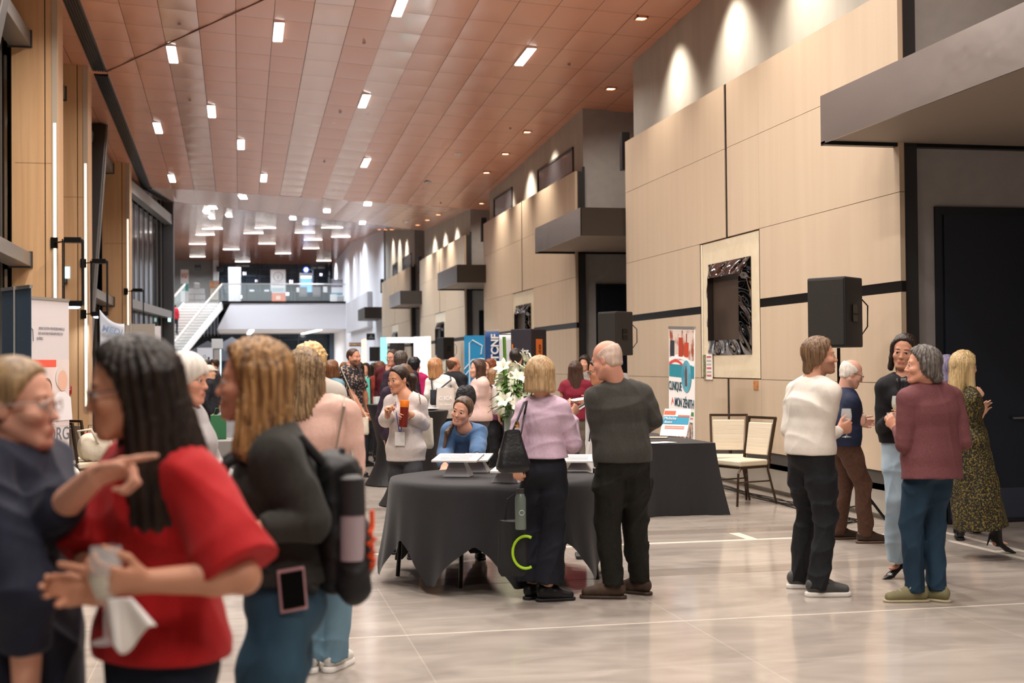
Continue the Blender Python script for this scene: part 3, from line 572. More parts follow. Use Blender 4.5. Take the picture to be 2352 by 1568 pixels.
for i, (px, dz) in enumerate(stack[1:]):
    p = at(px, 690, YB+3); a = MB(); a.box(p.x-.165, p.x+.165, YB+2.8, YB+3.2, BZ+dz*.72, BZ+dz*.72+.34); tag(a.build('wrapped_carton', mat('wrap', 'CDC9C5', .25, bump=.02, bscale=(9, 9, 9)), None, bevel=.015), 'plastic wrapped pale carton in the pile by the grey balcony wall', 'box', 'wrapped cartons piled on the balcony')
for i, (px, py) in enumerate(((454, 614), (504, 617))):
    p = at(px, py, 88.4); a = MB(); a.box(p.x-.2, p.x+.2, 88.2, 88.7, p.z-.16, p.z+.16); tag(a.build('wall_speaker', charcoal, None, bevel=.02), 'black speaker high under the far ceiling, %s one' % ['left', 'right'][i], 'speaker')
for i, x in enumerate((1.9, 4.2, -.3)):
    t = thing('sliding_door_frame', 'dark framed glass panel standing at the balcony windows, %s one' % ['middle', 'right', 'left'][i], 'door frame', (x, 89.0, BZ)); a = MB()
    for q in ((-.75, -.68), (.68, .75)): a.box(q[0], q[1], -.03, .03, 0, 2.65)
    a.box(-.75, .75, -.03, .03, 2.58, 2.65); a.build('frame', mat('navy_frame', '232B36'), t)
# signs by the white wall under the balcony
t = thing('hanging_sign', 'dark sign reading INFORMATION on the far white wall', 'sign', (6.08, 70, 2.66)); a = MB(); a.box(-.32, .32, -.03, .03, -.1, .1); a.build('board', mat('sign_brown', '2A211E', .5), t); text('INFORMATION', .115, mat('sign_gold', 'D8A878', .5), t, (0, -.035, 0), FR, bold=.002)
t = thing('hanging_sign', 'dark square sign with cloakroom pictograms on the far white wall', 'sign', (6.2, 62.8, 2.92)); a = MB(); a.box(-.2, .2, -.03, .03, -.16, .16); a.build('board', mat('sign_brown', '2A211E'), t)
a = MB(); a.tube([(-.02, -.04, .05), (.02, -.04, .08), (.03, -.04, .04), (.0, -.04, .02), (.14, -.04, -.06), (-.1, -.04, -.06), (0, -.04, .02)], .008, 5); a.build('hanger_pictogram', inkw, t)
t = thing('blade_sign', 'tall slim black sign post under the balcony', 'sign', (7.0, 89.9, 0)); a = MB(); a.box(-.1, .1, -.04, .04, 0, 3.2); a.build('post', black_metal, t); a = MB(); a.box(-.13, .13, -.05, .05, 2.5, 3.25); a.build('head', mat('sign_brown'), t)
dw = MB(); dw.box(6.385, 6.41, 67.2, 69.6, 0, 2.9); struct(dw.build('door_5', glow('warm_doorway', 'FFD9A8', 1.6)))  # glowing sheet stands for the warm light in a doorway
# tents and posts at the far left under the balcony
for i, (px, D, ap) in enumerate(((533, 62, 2.95), (478, 58, 2.7))):
    p = onD(px, 839, D); t = thing('canopy_tent', 'dark grey peaked pop-up tent under the far balcony, %s one' % ['right', 'left'][i], 'tent', (p.x, p.y, 0)); a = MB(); V = [(-1.5, -1.5, ap-.9), (1.5, -1.5, ap-.9), (1.5, 1.5, ap-.9), (-1.5, 1.5, ap-.9), (0, 0, ap)]; a.add(V, [(0, 1, 4), (1, 2, 4), (2, 3, 4), (3, 0, 4)]); a.build('tent_roof', mat('tent_grey', '4C4B50', .8), t, solid=.02)
    for sx in (-1.45, 1.45):
        for sy in (-1.45, 1.45): a = MB(); a.tube([(sx, sy, 0), (sx, sy, ap-.88)], .03, 6); a.build('tent_pole', steel_paint, t)
p = onD(499, 839, 52); t = thing('totem_post', 'pale post with a wide white head and a thin lit edge at the far left', 'post', (p.x, p.y, 0)); a = MB(); a.box(-.12, .12, -.1, .1, 0, 2.45); a.build('shaft', mat('post_beige', 'B9AFA3', .5), t); a = MB(); a.box(-.22, .22, -.16, .16, 2.28, 2.66); a.build('head', mat('post_white', 'E8E4DE', .5), t, bevel=.02); a = MB(); a.box(.12, .15, -.11, -.05, .3, 2.25); a.build('lit_edge', glow('cyan_edge', 'CFF2FF', 4), t)
p = onD(471, 839, 45); t = thing('exhibit_board', 'white display panel with a faint emblem at the far left under the stair', 'panel', (p.x, p.y, 0), .1); a = MB(); a.box(-.26, .26, -.03, .03, .05, 2.22); a.build('board', mat('board_white', 'EEEDF2', .5), t); text('O rigin', .16, inkg, t, (-.02, -.035, 1.75), (H90, H90, 0)); a = MB(); a.box(.1, .15, -.05, -.03, 1.2, 1.9); a.build('handle_slot', black_metal, t); a = MB(); a.box(-.3, .3, -.2, .2, 0, .05); a.build('base', charcoal, t)
# ================================================================ round table
TC = onD(1138, 1093, 9.76); TC = Vector((TC.x, TC.y, 0)); TZ, TR = .76, .78
vang = math.atan2(RT.y, RT.x)      # world angle of image-right
t = thing('round_table', 'round folding table under the black cloth in the middle of the hall', 'table', TC)
a = MB(); a.lathe([(0, .73), (TR-.03, .73), (TR-.03, TZ-.006), (0, TZ-.006)], 48); a.build('tabletop', mat('table_ply', '8B6F52', .6), t)
for (px, py) in ((1058, 1350), (1372, 1330)):
    f = onZ(px, py)-TC; 
    for sg in (1, -1):
        q = Vector((f.x*sg, f.y*sg, 0)); a = MB(); a.tube([q, q*.92+Vector((0, 0, .735))], .016, 8); a.build('leg', black_metal, t)
clothm = mat('black_tablecloth', '1E1D20', .8, bump=.001, bscale=(260, 260, 260), sheen=.12)
cl = MB(); NA, NR = 240, 26; hs = 1.1
A1, A2 = vang+math.radians(-122), vang+math.radians(-168)
def sqr(th, a0):
    d = (th-a0+math.pi/4) % (math.pi/2)-math.pi/4; return hs/max(math.cos(math.pi/4-abs(d)), .2)
def drop(th): return max(sqr(th, A1), sqr(th, A2))-TR
def cfn(u, v):
    th = 2*math.pi*u
    if v < .3: r = TR*(v/.3); return Vector((r*math.cos(th), r*math.sin(th), TZ+.002))
    s = (v-.3)/.7; L = min(drop(th), .70); d = L*s
    fold = math.sin(th*11+1.1*math.sin(3*th))*.5+math.sin(th*23+2)*.2+math.sin(th*7+4)*.4
    out = .012+.015*s+.05*s*fold*min(1, L/.45)+.06*max(0, s-.1)*max(0, L-.42)/.3
    r = TR+.012*min(1, s*12)+out*s**.6
    zz = TZ-.004*min(1, s*9)-d*(1-.02*abs(fold))
    return Vector((r*math.cos(th), r*math.sin(th), max(zz, .06)))
cl.grid(cfn, NA, NR); o = cl.build('tablecloth', clothm, None, smooth='all'); o.location = TC
tag(o, 'black pointed cloth draped over the round table in the middle', 'tablecloth')
acr = mat('grey_acrylic', 'B9B9BE', .25, 0, alpha=.8, spec=.6)
for i, (px, py, D, w_, h_, rz, lb) in enumerate(((1053, 1093, 9.15, .34, .125, -.2, 'tallest grey sign riser with a large white board at the left of the round table'), (1095, 1083, 9.75, .22, .10, -.15, 'grey sign riser half hidden behind the tallest one'), (1166, 1106, 8.95, .18, .085, -.25, 'low grey sign riser beside the black handbag'), (1330, 1081, 9.75, .25, .085, -.1, 'grey sign riser between the purple sweater and the bald man'))):
    p = onZ(px, py, TZ+.005); t = thing('sign_riser', lb, 'sign holder', (p.x, p.y, TZ+.005), -yaw+rz, 'sign risers on the round table')
    a = MB(); b_, c_ = .10, .045; a.hexa([(-b_, -b_*.8, 0), (b_, -b_*.8, 0), (b_, b_*.8, 0), (-b_, b_*.8, 0), (-c_, -c_, h_), (c_, -c_, h_), (c_, c_, h_), (-c_, c_, h_)]); a.build('riser_base', acr, t, bevel=.003)
    a = MB(); a.hexa([(-w_/2, -.14, h_-.012), (w_/2, -.14, h_-.012), (w_/2, .12, h_+.022), (-w_/2, .12, h_+.022), (-w_/2, -.14, h_), (w_/2, -.14, h_), (w_/2, .12, h_+.034), (-w_/2, .12, h_+.034)]); a.build('board', mat('board_white2', 'DAD5D0', .5), t)
    a = MB()
    for k in range(4): a.hexa([(-w_*.36, -.09+.045*k, h_+.0075+.0057*k), (w_*(.3-.06*(k % 2)), -.09+.045*k, h_+.0075+.0057*k), (w_*(.3-.06*(k % 2)), -.08+.045*k, h_+.009+.0057*k), (-w_*.36, -.08+.045*k, h_+.009+.0057*k)]+[(-w_*.36, -.09+.045*k, h_+.0085+.0057*k), (w_*.3, -.09+.045*k, h_+.0085+.0057*k), (w_*.3, -.08+.045*k, h_+.01+.0057*k), (-w_*.36, -.08+.045*k, h_+.01+.0057*k)])
    a.build('printed_lines', inkg, t)
# vase with flowers
p = onZ(1178, 1086, TZ); t = thing('glass_vase', 'tall clear cylinder vase on the round table', 'vase', (p.x, p.y, TZ+.003))
a = MB(); a.lathe([(0, .0), (.06, 0), (.065, .01), (.065, .48), (.061, .48), (.06, .02), (0, .016)], 28); a.build('vessel', mat('vase_glass', 'EEF6F4', .03, 0, alpha=.25, spec=.8), t, True)
a = MB(); a.lathe([(0, .02), (.059, .021), (.059, .2), (0, .2)], 24); a.build('water', mat('water', 'DDE8E4', .02, alpha=.25), t, True)
t2 = thing('flower_bouquet', 'bouquet of white lilies with a tall green stem in the glass vase', 'flowers', (p.x, p.y, TZ+.02)); r_ = random.Random(5)
green = mat('stem_green', '4E7A33', .5, 0, '6B8F44', (6, 6, 30), 3); petal = mat('petal_white', 'F4F3E2', .5, 0, 'DDE3B4', (9, 9, 9), 2, sharp=(.45, .8), sheen=.2)
a = MB(); a.tube([(-.03, .01, .02), (-.045, .0, .5), (-.055, .02, 1.02)], .013, 8); a.build('tall_stem', mat('bamboo', '5C8A3A', .4), t2)
heads = []
for k in range(26):
    an = r_.uniform(0, 6.28); rr = r_.uniform(.03, .17); zz = r_.uniform(.5, .86); heads.append(Vector((rr*math.cos(an)+.01, rr*math.sin(an), zz)))
a = MB()
for h in heads: a.tube([(h.x*.15, h.y*.15, .02), (h.x*.35, h.y*.35, .42), tuple(h*1.0)], .005, 6)
a.build('stems', green, t2)
a = MB()
for k in range(46):
    an = r_.uniform(0, 6.28); z0 = r_.uniform(.4, .7); d = Vector((math.cos(an), math.sin(an), r_.uniform(-.3, .7))).normalized(); sd_ = d.cross(Vector((0, 0, 1))).normalized(); L = r_.uniform(.10, .17); b0 = Vector((.03*math.cos(an), .03*math.sin(an), z0))
    def lf(u, v): 
        wv = .022*math.sin(math.pi*min(1, v*.98+.01)); q = b0+d*L*v+sd_*(u-.5)*2*wv; q.z -= .05*v*v-.01*abs(u-.5); return q
    a.grid(lf, 2, 6)
a.build('leaves', green, t2, smooth='all')
for h in heads:
    a = MB(); ax = Vector((h.x, h.y, .10)).normalized(); s1 = ax.orthogonal().normalized(); s2 = ax.cross(s1)
    for q in range(6):
        an = q*math.pi/3+r_.uniform(-.2, .2); rad = s1*math.cos(an)+s2*math.sin(an); sd_ = ax.cross(rad)
        def pf(u, v):
            wv = .024*math.sin(math.pi*(v*.9+.06)); return h+ax*(.06*v-.02*v*v*1.5)+rad*(.005+.07*v**1.3)+sd_*(u-.5)*2*wv-ax*.01*abs(u-.5)
        a.grid(pf, 2, 5)
    a.build('blossom', petal, t2, smooth='all')
# ================================================================ banquet chair
cream = mat('cream_vinyl', 'C9BCA6', .5, 0, 'D2C6B1', (2, 2, 60), 3, bump=.002, spec=.4); bronze = mat('bronze_tube', '4A3A2C', .35, .6)
taupe = mat('taupe_vinyl', '8E8072', .5, 0, '96887A', (2, 2, 60), 3)
def chair(loc, rz, label, grp='cream banquet chairs', back=None):
    t = thing('banquet_chair', label, 'chair', loc, rz, grp)
    a = MB(); a.box(-.215, .215, -.22, .2, .43, .50); o = a.build('seat', cream, t, True, bevel=.022); o.modifiers[0].segments = 4
    a = MB(); P = lambda x, z, d: (x, .235+(z-.5)*.16+d, z)
    a.hexa([P(-.18, .54, -.03), P(.18, .54, -.03), P(.18, .54, .012), P(-.18, .54, .012), P(-.19, .90, -.02), P(.19, .90, -.02), P(.19, .90, .015), P(-.19, .90, .015)]); o = a.build('backrest', back or cream, t, True, bevel=.012); o.modifiers[0].segments = 3
    a = MB()
    for s in (-1, 1): a.beam((s*.2, .22, .5), (s*.215, .315, .96), .026, .03)
    a.beam((-.225, .313, .955), (.225, .313, .955), .03, .03); a.build('back_frame', bronze, t, bevel=.004)
    a = MB()
    for s in (-1, 1): a.beam((s*.2, -.2, .42), (s*.2, .23, .42), .024, .024)
    a.beam((-.2, -.2, .42), (.2, -.2, .42), .024, .024); a.beam((-.2, .2, .42), (.2, .2, .42), .024, .024); a.build('seat_frame', bronze, t)
    for s in (-1, 1):
        a = MB(); a.tube([(s*.2, -.1, .42), (s*.2, -.2, .41), (s*.205, -.235, .36), (s*.22, -.27, .0)], .013, 8); a.build('leg', bronze, t, True)
        a = MB(); a.tube([(s*.2, .24, .5), (s*.205, .2, .38), (s*.22, .31, .0)], .013, 8); a.build('leg', bronze, t, True)
    a = MB()
    for s in (-1, 1): a.tube([(s*.208, -.245, .26), (s*.208, .235, .26)], .009, 6)
    a.build('stretcher', bronze, t); return t
chair((5.52, 13.85, 0), -1.22, 'cream banquet chair seen side on, right of the black clothed table')
p = onD(1669, 839, 15.35); chair((p.x, p.y, 0), -.42, 'cream banquet chair facing the camera behind the side-on chair')
chair((4.98, 17.0, 0), -.9, 'cream banquet chair partly hidden between the bald man and the narrow clinic banner')
p = onD(178, 839, 15.2); chair((p.x, p.y, 0), 2.5, 'taupe backed banquet chair at the left wall with a pale bag on it', 'taupe chairs at the left wall', taupe)
p = onD(205, 839, 15.9); chair((p.x, p.y, 0), 2.4, 'taupe backed banquet chair tucked behind the chair with the pale bag', 'taupe chairs at the left wall', taupe)
p = onD(122, 839, 12.6); chair((p.x, p.y, 0), 2.6, 'taupe backed banquet chair nearest the camera at the left', 'taupe chairs at the left wall', taupe)
# ================================================================ long clothed tables
def long_table(x0, x1, y0, y1, label, clabel, flare=None):
    t = thing('long_table', label, 'table', ((x0+x1)/2, (y0+y1)/2, 0)); hx, hy = (x1-x0)/2, (y1-y0)/2
    a = MB(); a.box(-hx+.01, hx-.01, -hy+.01, hy-.01, .70, .742); a.build('tabletop', mat('table_ply', '8B6F52'), t)
    for sx in (-1, 1):
        for sy in (-1, 1): a = MB(); a.tube([(sx*(hx-.08), sy*(hy-.1), 0), (sx*(hx-.08), sy*(hy-.1), .7)], .015, 8); a.build('leg', black_metal, t)
    c = MB(); per = []
    n = 40
    for (A, B) in (((-hx, -hy), (hx, -hy)), ((hx, -hy), (hx, hy)), ((hx, hy), (-hx, hy)), ((-hx, hy), (-hx, -hy))):
        for k in range(n): per.append((Vector(A).lerp(Vector(B), k/n), Vector((B[1]-A[1], A[0]-B[0])).normalized(), k/n))
    N_ = len(per); V = []; Fs = []
    for j in range(11):
        s = j/10
        for i, (q, nn, f) in enumerate(per):
            e = min(f, 1-f)*2; cor = max(0, 1-e*3.2); w_ = math.sin(i*.9)*.006+math.sin(i*.37+1)*.010
            nrm = nn
            if cor: 
                pv = per[i-1][1] if f < .5 and False else nn
            dirc = Vector((math.copysign(1, q.x), math.copysign(1, q.y))).normalized()
            off = nn*(.006+w_*s)+dirc*cor**2*(.17*s**1.3)
            V.append((q.x+off.x, q.y+off.y, .747-.742*s+.004*math.sin(i*.5)*(s == 1) if s < 1 else .006))
    for j in range(10):
        for i in range(N_): Fs.append((j*N_+i, j*N_+(i+1) % N_, (j+1)*N_+(i+1) % N_, (j+1)*N_+i))
    Fs.append(tuple(range(N_))); c.add(V, Fs); o = c.build('tablecloth', clothm, None, True); o.location = t.location
    tag(o, clabel, 'tablecloth')
long_table(4.12, 4.86, 12.94, 15.05, 'long folding table under the black floor-length cloth beside the bald man', 'black floor-length cloth with a flared corner on the table right of the bald man')
p = onZ(1290, 972, .75); long_table(p.x-.3, p.x+.32, p.y, p.y+.85, 'exhibitor table behind the purple sweater woman', 'black floor-length cloth on the exhibitor table behind the purple sweater woman')
PT = p
for i, (px, py, c_, h_, lb) in enumerate(((1284, 968, 'EDEBE8', .08, 'white box at the edge of the exhibitor table'), (1303, 972, '222225', .12, 'black box on the exhibitor table beside the bald man'), (1293, 970, 'D9D4CE', .03, 'stack of pale flyers on the exhibitor table'))):
    q = onZ(px, py, .75); a = MB(); a.box(q.x-.06, q.x+.06, q.y+.05, q.y+.2, .752, .752+h_); tag(a.build(['display_box', 'display_box', 'flyer_stack'][i], mat('boxc%d' % i, c_, .5), None, bevel=.004), lb, ['box', 'box', 'flyers'][i])
for i, (px, py, w_, rz, lb) in enumerate(((1515, 1016, .3, .3, 'white sheet near the front edge of the black table'), (1512, 1004, .2, -.4, 'small leaflet lying behind the white sheet on the black table'))):
    q = onZ(px, py, .755); t = thing('paper_sheet', lb, 'paper', (q.x, q.y, .756), rz); a = MB(); a.box(-w_/2, w_/2, -.1, .1, -.001, .001); a.build('sheet', mat('paper%d' % i, ['EFEDEA', 'D9B79F'][i], .6), t)
# leaning counter sign
q = onZ(1552, 1003, .755); t = thing('counter_sign', 'small printed counter sign leaning on the black table before the narrow clinic banner', 'sign', (q.x, q.y+.1, .76), -1.0)
a = MB(); a.hexa([(-.19, 0, 0), (.19, 0, 0), (.19, .012, 0), (-.19, .012, 0), (-.19, .1, .30), (.19, .1, .30), (.19, .112, .30), (-.19, .112, .30)]); a.build('board', mat('sheet_F2F0EE', 'F2F0EE', .55), t)
tl_ = math.atan2(.1, .3); 
def lean(z): return .1*z/.3
def lpatch(x0, x1, za, zb, col, nm, y=-.002): a = MB(); a.hexa([(x0, lean(za)+y, za), (x1, lean(za)+y, za), (x1, lean(za)+y+.001, za), (x0, lean(za)+y+.001, za), (x0, lean(zb)+y, zb), (x1, lean(zb)+y, zb), (x1, lean(zb)+y+.001, zb), (x0, lean(zb)+y+.001, zb)]); a.build(nm, mat('print_'+col, col, .55), t)
lpatch(-.185, .185, .13, .22, '3F97B8', 'blue_band'); lpatch(-.185, -.02, .235, .28, 'E8694A', 'orange_wave'); lpatch(.02, .185, .215, .235, 'E8694A', 'orange_wave', -.004)
text('Médecine', .045, inkw, t, (-.08, lean(.195)-.006, .195), (H90-tl_, 0, 0)); text('douce', .045, inkw, t, (-.1, lean(.155)-.006, .155), (H90-tl_, 0, 0))
for z in (.1, .08): lpatch(-.14, .14, z, z+.012, 'E08A76', 'text_line', -.003)
# ================================================================ narrow clinic banner
t = banner(1562, 16.4, .85, 2.04, -1.52, 'narrow clinic roll-up banner between the black table and the wall niche', face='F6F4F2'); t.rotation_euler = (0, .035, -1.52)
patch(t, -.4, .4, 1.62, 1.99, 'D9C8BD', col2='9A5238', scale=(7, 7, 5), sharp=(.5, .62), name='photo_panel')
for k, (x, c, z0, z1_) in enumerate(((-.3, '30363F', 1.66, 1.86), (-.02, 'B0402C', 1.66, 1.9), (.17, 'C0472E', 1.66, 1.84), (.17, '8A3A26', 1.84, 1.95))): patch(t, x-.07 if z0 < 1.8 else x-.015, x+.07 if z0 < 1.8 else x+.015, z0, z1_, c, 'printed_bottle', y=-.006)
patch(t, -.41, .41, 1.40, 1.56, '2E8C9E', name='teal_band'); 
a = MB(); a.grid(lambda u, v: (-.41+.82*u*.7, -.0062, 1.54+.05*math.sin(u*4)+.035*v), 20, 1); a.build('red_wave', mat('print_red', 'D8504A', .55), t)
a = MB(); a.grid(lambda u, v: (-.41+.82*u, -.0066, 1.585+.05*math.sin(u*4)+.05*v), 20, 1); a.build('white_wave', inkw, t)
a = MB(); a.prism([(.17+.16*math.cos(k*math.pi/16), 1.42+.2*math.sin(k*math.pi/16)) for k in range(32)], 'y', -.009, -.007); a.build('oval_photo', mat('oval_blue', '6FB4C8', .5, 0, '3F8EA8', (6, 6, 6), 3), t)
a = MB(); a.prism([(.14, 1.3), (.2, 1.3), (.19, 1.5), (.16, 1.56), (.13, 1.48)], 'y', -.011, -.009); a.build('oval_figure', mat('oval_dark', '6A4038', .6), t)
text('CLINIQUE', .155, mat('ink_teal', '2E4E5C', .5), t, (-.2, -.008, 1.28), FR, sx=.62, bold=.002); text('MON ZÉNITH', .155, mat('ink_teal', '2E4E5C'), t, (.1, -.008, 1.08), FR, sx=.66, bold=.002)
a = MB(); a.prism([(-.34, 1.03), (-.29, 1.14), (-.24, 1.05), (-.29, 1.09)], 'y', -.007, -.005); a.build('emblem', mat('print_red', 'D8504A'), t)
patch(t, -.4, .2, .955, .985, 'D98A86', name='text_line'); patch(t, .22, .4, .94, .99, '4C8C54', name='green_tag'); patch(t, -.38, .38, .90, .92, 'D98A86', name='text_line')
for k in range(3): patch(t, -.38+.26*k, -.14+.26*k, .64, .86, 'C9A890', name='small_photo', col2=['7C4A3A', '8A5A48', '4A5A70'][k], scale=(14, 14, 14), sharp=(.45, .55)); patch(t, -.38+.26*k, -.14+.26*k, .38, .61, 'DCC0AC', name='small_photo', col2=['C05A34', 'B0603E', '8A4A38'][k], scale=(12, 12, 12), sharp=(.45, .55))
# flyer in the niche and little plaque
q = onX(1626, 843, XW-.01); t = thing('flyer_stand', 'white printed flyer standing at the lower left of the nearest stone niche', 'flyer', (XW-.012, q.y, q.z-.165), -H90); a = MB(); a.box(-.17, .17, -.006, .006, 0, .34); a.build('sheet', mat('sheet_F2F0EE', 'F2F0EE'), t)
patch(t, -.165, -.05, .005, .335, '9A9468', name='photo_strip', y=-.008, col2='55583A', scale=(20, 20, 20), sharp=(.4, .6))
for k, c in enumerate(('C86A66', 'B8B0AC', 'B8B0AC', 'C86A66', 'B8B0AC', 'C86A66')): patch(t, -.02, .15, .29-.05*k, .315-.05*k, c, name='text_line', y=-.008)
q = onX(1737, 884, XW); t = thing('wall_plaque', 'small orange brown plaque under the corner of the nearest stone niche', 'plaque', (XW-.004, q.y, q.z), -H90); a = MB(); a.box(-.075, .075, -.004, .003, -.055, .055); a.build('plate', mat('plaque', 'C08350', .4), t); a = MB(); a.box(-.06, -.02, -.006, -.004, .02, .026); a.tube([(.045, -.006, -.035), (.058, -.006, -.02), (.05, -.006, .0)], .003, 5); a.build('engraving', mat('plaque_dark', '80502C'), t)
# ================================================================ loudspeakers on stands
spk_m = mat('speaker_cabinet', '232122', .6); grille = mat('speaker_grille', '2C2926', .7, .2, bump=.001, bscale=(300, 300, 300))
def speaker(px, pyc, D, rz, label, tripod_label, sc=1.0):
    p = onD(px, pyc, D); zb = p.z-.33*sc; t = thing('loudspeaker', label, 'speaker', (p.x, p.y, zb), rz, 'loudspeakers on stands')
    w_, d_, h_ = .21*sc, .2*sc, .66*sc; a = MB(); a.hexa([(-w_, -d_, 0), (w_, -d_, 0), (w_*.68, d_, 0), (-w_*.68, d_, 0), (-w_, -d_, h_), (w_, -d_, h_), (w_*.68, d_, h_), (-w_*.68, d_, h_)]); a.build('cabinet', spk_m, t, bevel=.014)
    a = MB(); a.box(-w_*.94, w_*.94, -d_-.012, -d_+.002, .02, h_-.02); a.build('grille', grille, t, bevel=.008)
    an = math.atan2(w_*.32, 2*d_)
    for s in (-1, 1):
        a = MB(); x = s*w_*.845; a.hexa([(x-.012, -.05, .24*sc), (x+.018*s, -.05, .24*sc), (x+.002*s, .05, .24*sc), (x-.02*s, .05, .24*sc), (x-.012, -.05, .40*sc), (x+.018*s, -.05, .40*sc), (x+.002*s, .05, .40*sc), (x-.02*s, .05, .40*sc)]); a.build('handle_recess', black_metal, t)
        a = MB(); a.box(min(x-.005*s, x+.02*s), max(x-.005*s, x+.02*s), -.05, .05, .305*sc, .32*sc); a.build('handle', charcoal, t)
    a = MB(); a.tube([(w_*.6, d_, h_*.7), (w_*.75, d_+.06, h_*.6), (w_*.7, d_+.07, h_*.3), (w_*.5, d_+.01, h_*.15)], .007, 6); a.build('cable', black_metal, t)
    t2 = thing('speaker_stand', tripod_label, 'stand', (p.x, p.y, 0), rz+.4, 'tripod speaker stands')
    a = MB(); a.tube([(0, 0, .12), (0, 0, .95)], .021, 10); a.tube([(0, 0, .9), (0, 0, zb-.004)], .016, 10); a.build('pole', black_metal, t2, True)
    a = MB(); a.lathe([(.02, .88), (.035, .88), (.035, .96), (.02, .96)], 14); a.build('collar', charcoal, t2, True)
    for k in range(3):
        an = k*2*math.pi/3; a = MB(); a.tube([(.03*math.cos(an), .03*math.sin(an), .62), (.48*math.cos(an), .48*math.sin(an), .015)], .013, 8); o = a.build('leg', black_metal, t2, True)
        a = MB(); a.tube([(.45*math.cos(an), .45*math.sin(an), .035), (.5*math.cos(an), .5*math.sin(an), .0)], .018, 8); a.build('rubber_foot', charcoal, o)
        a = MB(); a.tube([(.02*math.cos(an), .02*math.sin(an), .2), (.3*math.cos(an), .3*math.sin(an), .25)], .008, 6); a.build('brace', black_metal, t2)
speaker(1925, 718, 12.4, -1.03, 'large nearest black loudspeaker above the old man in the navy blazer', 'tripod stand of the nearest loudspeaker, behind the old man')
speaker(1417, 766, 18.8, -1.13, 'black loudspeaker behind the bald man', 'tripod stand behind the bald man', .95)
speaker(1025, 800, 37.0, -1.2, 'small black loudspeaker behind the man in the black suit', 'tripod stand behind the man in the black suit', .95)
speaker(914, 806, 44.0, -.9, 'far black loudspeaker seen through the glowing arch', 'tripod stand seen through the glowing arch', .95)
speaker(862, 813, 57.0, -.6, 'farthest black loudspeaker left of the glowing arch', 'farthest tripod stand left of the glowing arch', .95)
cb_ = MB(); r2 = random.Random(3)
for k in range(5):
    pts = []; y0 = 11.7+.2*k
    for j in range(14): pts.append((5.92+.09*math.sin(j*1.1+k*2)+.02*k, y0+j*.62, .008+.006*((j+k) % 3)))
    cb_.tube(pts, .006, 5)
for k in range(4): cb_.tube([(5.75+.25*math.cos(j*.7+k), 12.05+.22*math.sin(j*.7+k*1.3), .008+.004*k) for j in range(11)], .006, 5)
tag(cb_.build('cable_bundle', black_metal, None, True), 'tangle of black cables along the base of the right wall', 'cables')
# ================================================================ booths and flags at the middle distance
t = thing('glowing_arch', 'glowing white display arch with cyan edges in the middle distance', 'display', (onD(931, 839, 32).x, onD(931, 839, 32).y, 0), -.15)
kx = lambda px: (px-931)*32/3000
zz = lambda py: 1.6+(837-py)*32/3000
wl = glow('arch_white', 'F3FBFF', 2.6)
a = MB(); a.box(kx(875), kx(889), -.15, .15, .1, zz(776)); a.build('left_post', glow('arch_cyan', '8FE9EE', 1.7), t)
a = MB(); a.box(kx(889)+.001, kx(951), -.15, .15, zz(788), zz(776)); a.build('header', wl, t)
a = MB(); a.box(kx(951), kx(976), -.15, .15, .1, zz(775)); a.build('right_panel', wl, t)
a = MB(); a.box(kx(976)+.001, kx(990), -.15, .15, .1, zz(774)); a.build('right_edge', glow('arch_cream', 'FFF6E8', 1.5), t)
a = MB(); a.box(kx(889)+.001, kx(951), -.12, .12, .1, 1.2); a.build('counter', glow('arch_dim', 'DDEFFF', 1.0), t)
a = MB(); a.box(kx(873), kx(992), -.2, .2, 0, .1); a.build('plinth', whitep, t)
t = thing('photo_banner', 'blue banner with pale tube shapes behind the pink sweater woman', 'banner', (onD(1092, 839, 22.5).x, onD(1092, 839, 22.5).y, 0), -.2)
def kx2(px, c, D): return (px-c)*D/3000
a = MB(); a.box(-.19, .19, -.008, .008, .05, 2.08); a.build('sheet', mat('banner_blue', '1E78B4', .5, 0, '2FA0D4', (1.2, 1.2, 1.2), 3), t)
a = MB(); a.tube([(-.1, -.012, .3), (-.1, -.012, 1.95), (-.05, -.012, 2.0), (.12, -.012, 1.9), (.1, -.012, 1.75)], .014, 6); a.tube([(-.19, -.012, 1.5), (-.05, -.012, 1.66), (.1, -.012, 1.68), (.19, -.012, 1.66)], .012, 6); a.tube([(-.19, -.012, 1.38), (-.02, -.012, 1.58), (.19, -.012, 1.58)], .012, 6); a.tube([(.03, -.012, 1.3), (.03, -.012, 1.6)], .012, 6); a.tube([(.13, -.012, 1.3), (.13, -.012, 1.6)], .012, 6); a.build('pale_tubes', mat('tube_pale', 'CFE6F2', .4), t)
a = MB(); a.box(-.2, .2, -.1, .1, 0, .05); a.build('base', mat('aluminium'), t)
def flag(px, D, w_, ztop, zbot, mt, name, label, rz=0, wav=.02, cat='flag'):
    p = onD(px, 839, D); t = thing(name, label, cat, (p.x, p.y, 0), rz)
    a = MB(); a.grid(lambda u, v: (-w_/2+w_*u, wav*math.sin(u*9+v*3)*v, ztop-(ztop-zbot)*v+.02*math.sin(u*7)*(v == 1)), 20, 16); a.build('cloth', mt, t, 'all', solid=.004)
    a = MB(); a.tube([(-w_/2, .03, 0), (-w_/2, .03, ztop+.02), (w_/2, .03, ztop+.02)], .012, 8); a.build('pole', mat('aluminium'), t)
    a = MB(); a.box(-w_/2-.15, -w_/2+.15, -.15, .15, 0, .03); a.build('foot', charcoal, t); return t
t = flag(1131, 21.5, .23, 2.12, .4, mat('flag_navy', '1F4C86', .6), 'upright_flag', 'navy upright flag with white vertical lettering', -.1, .012)
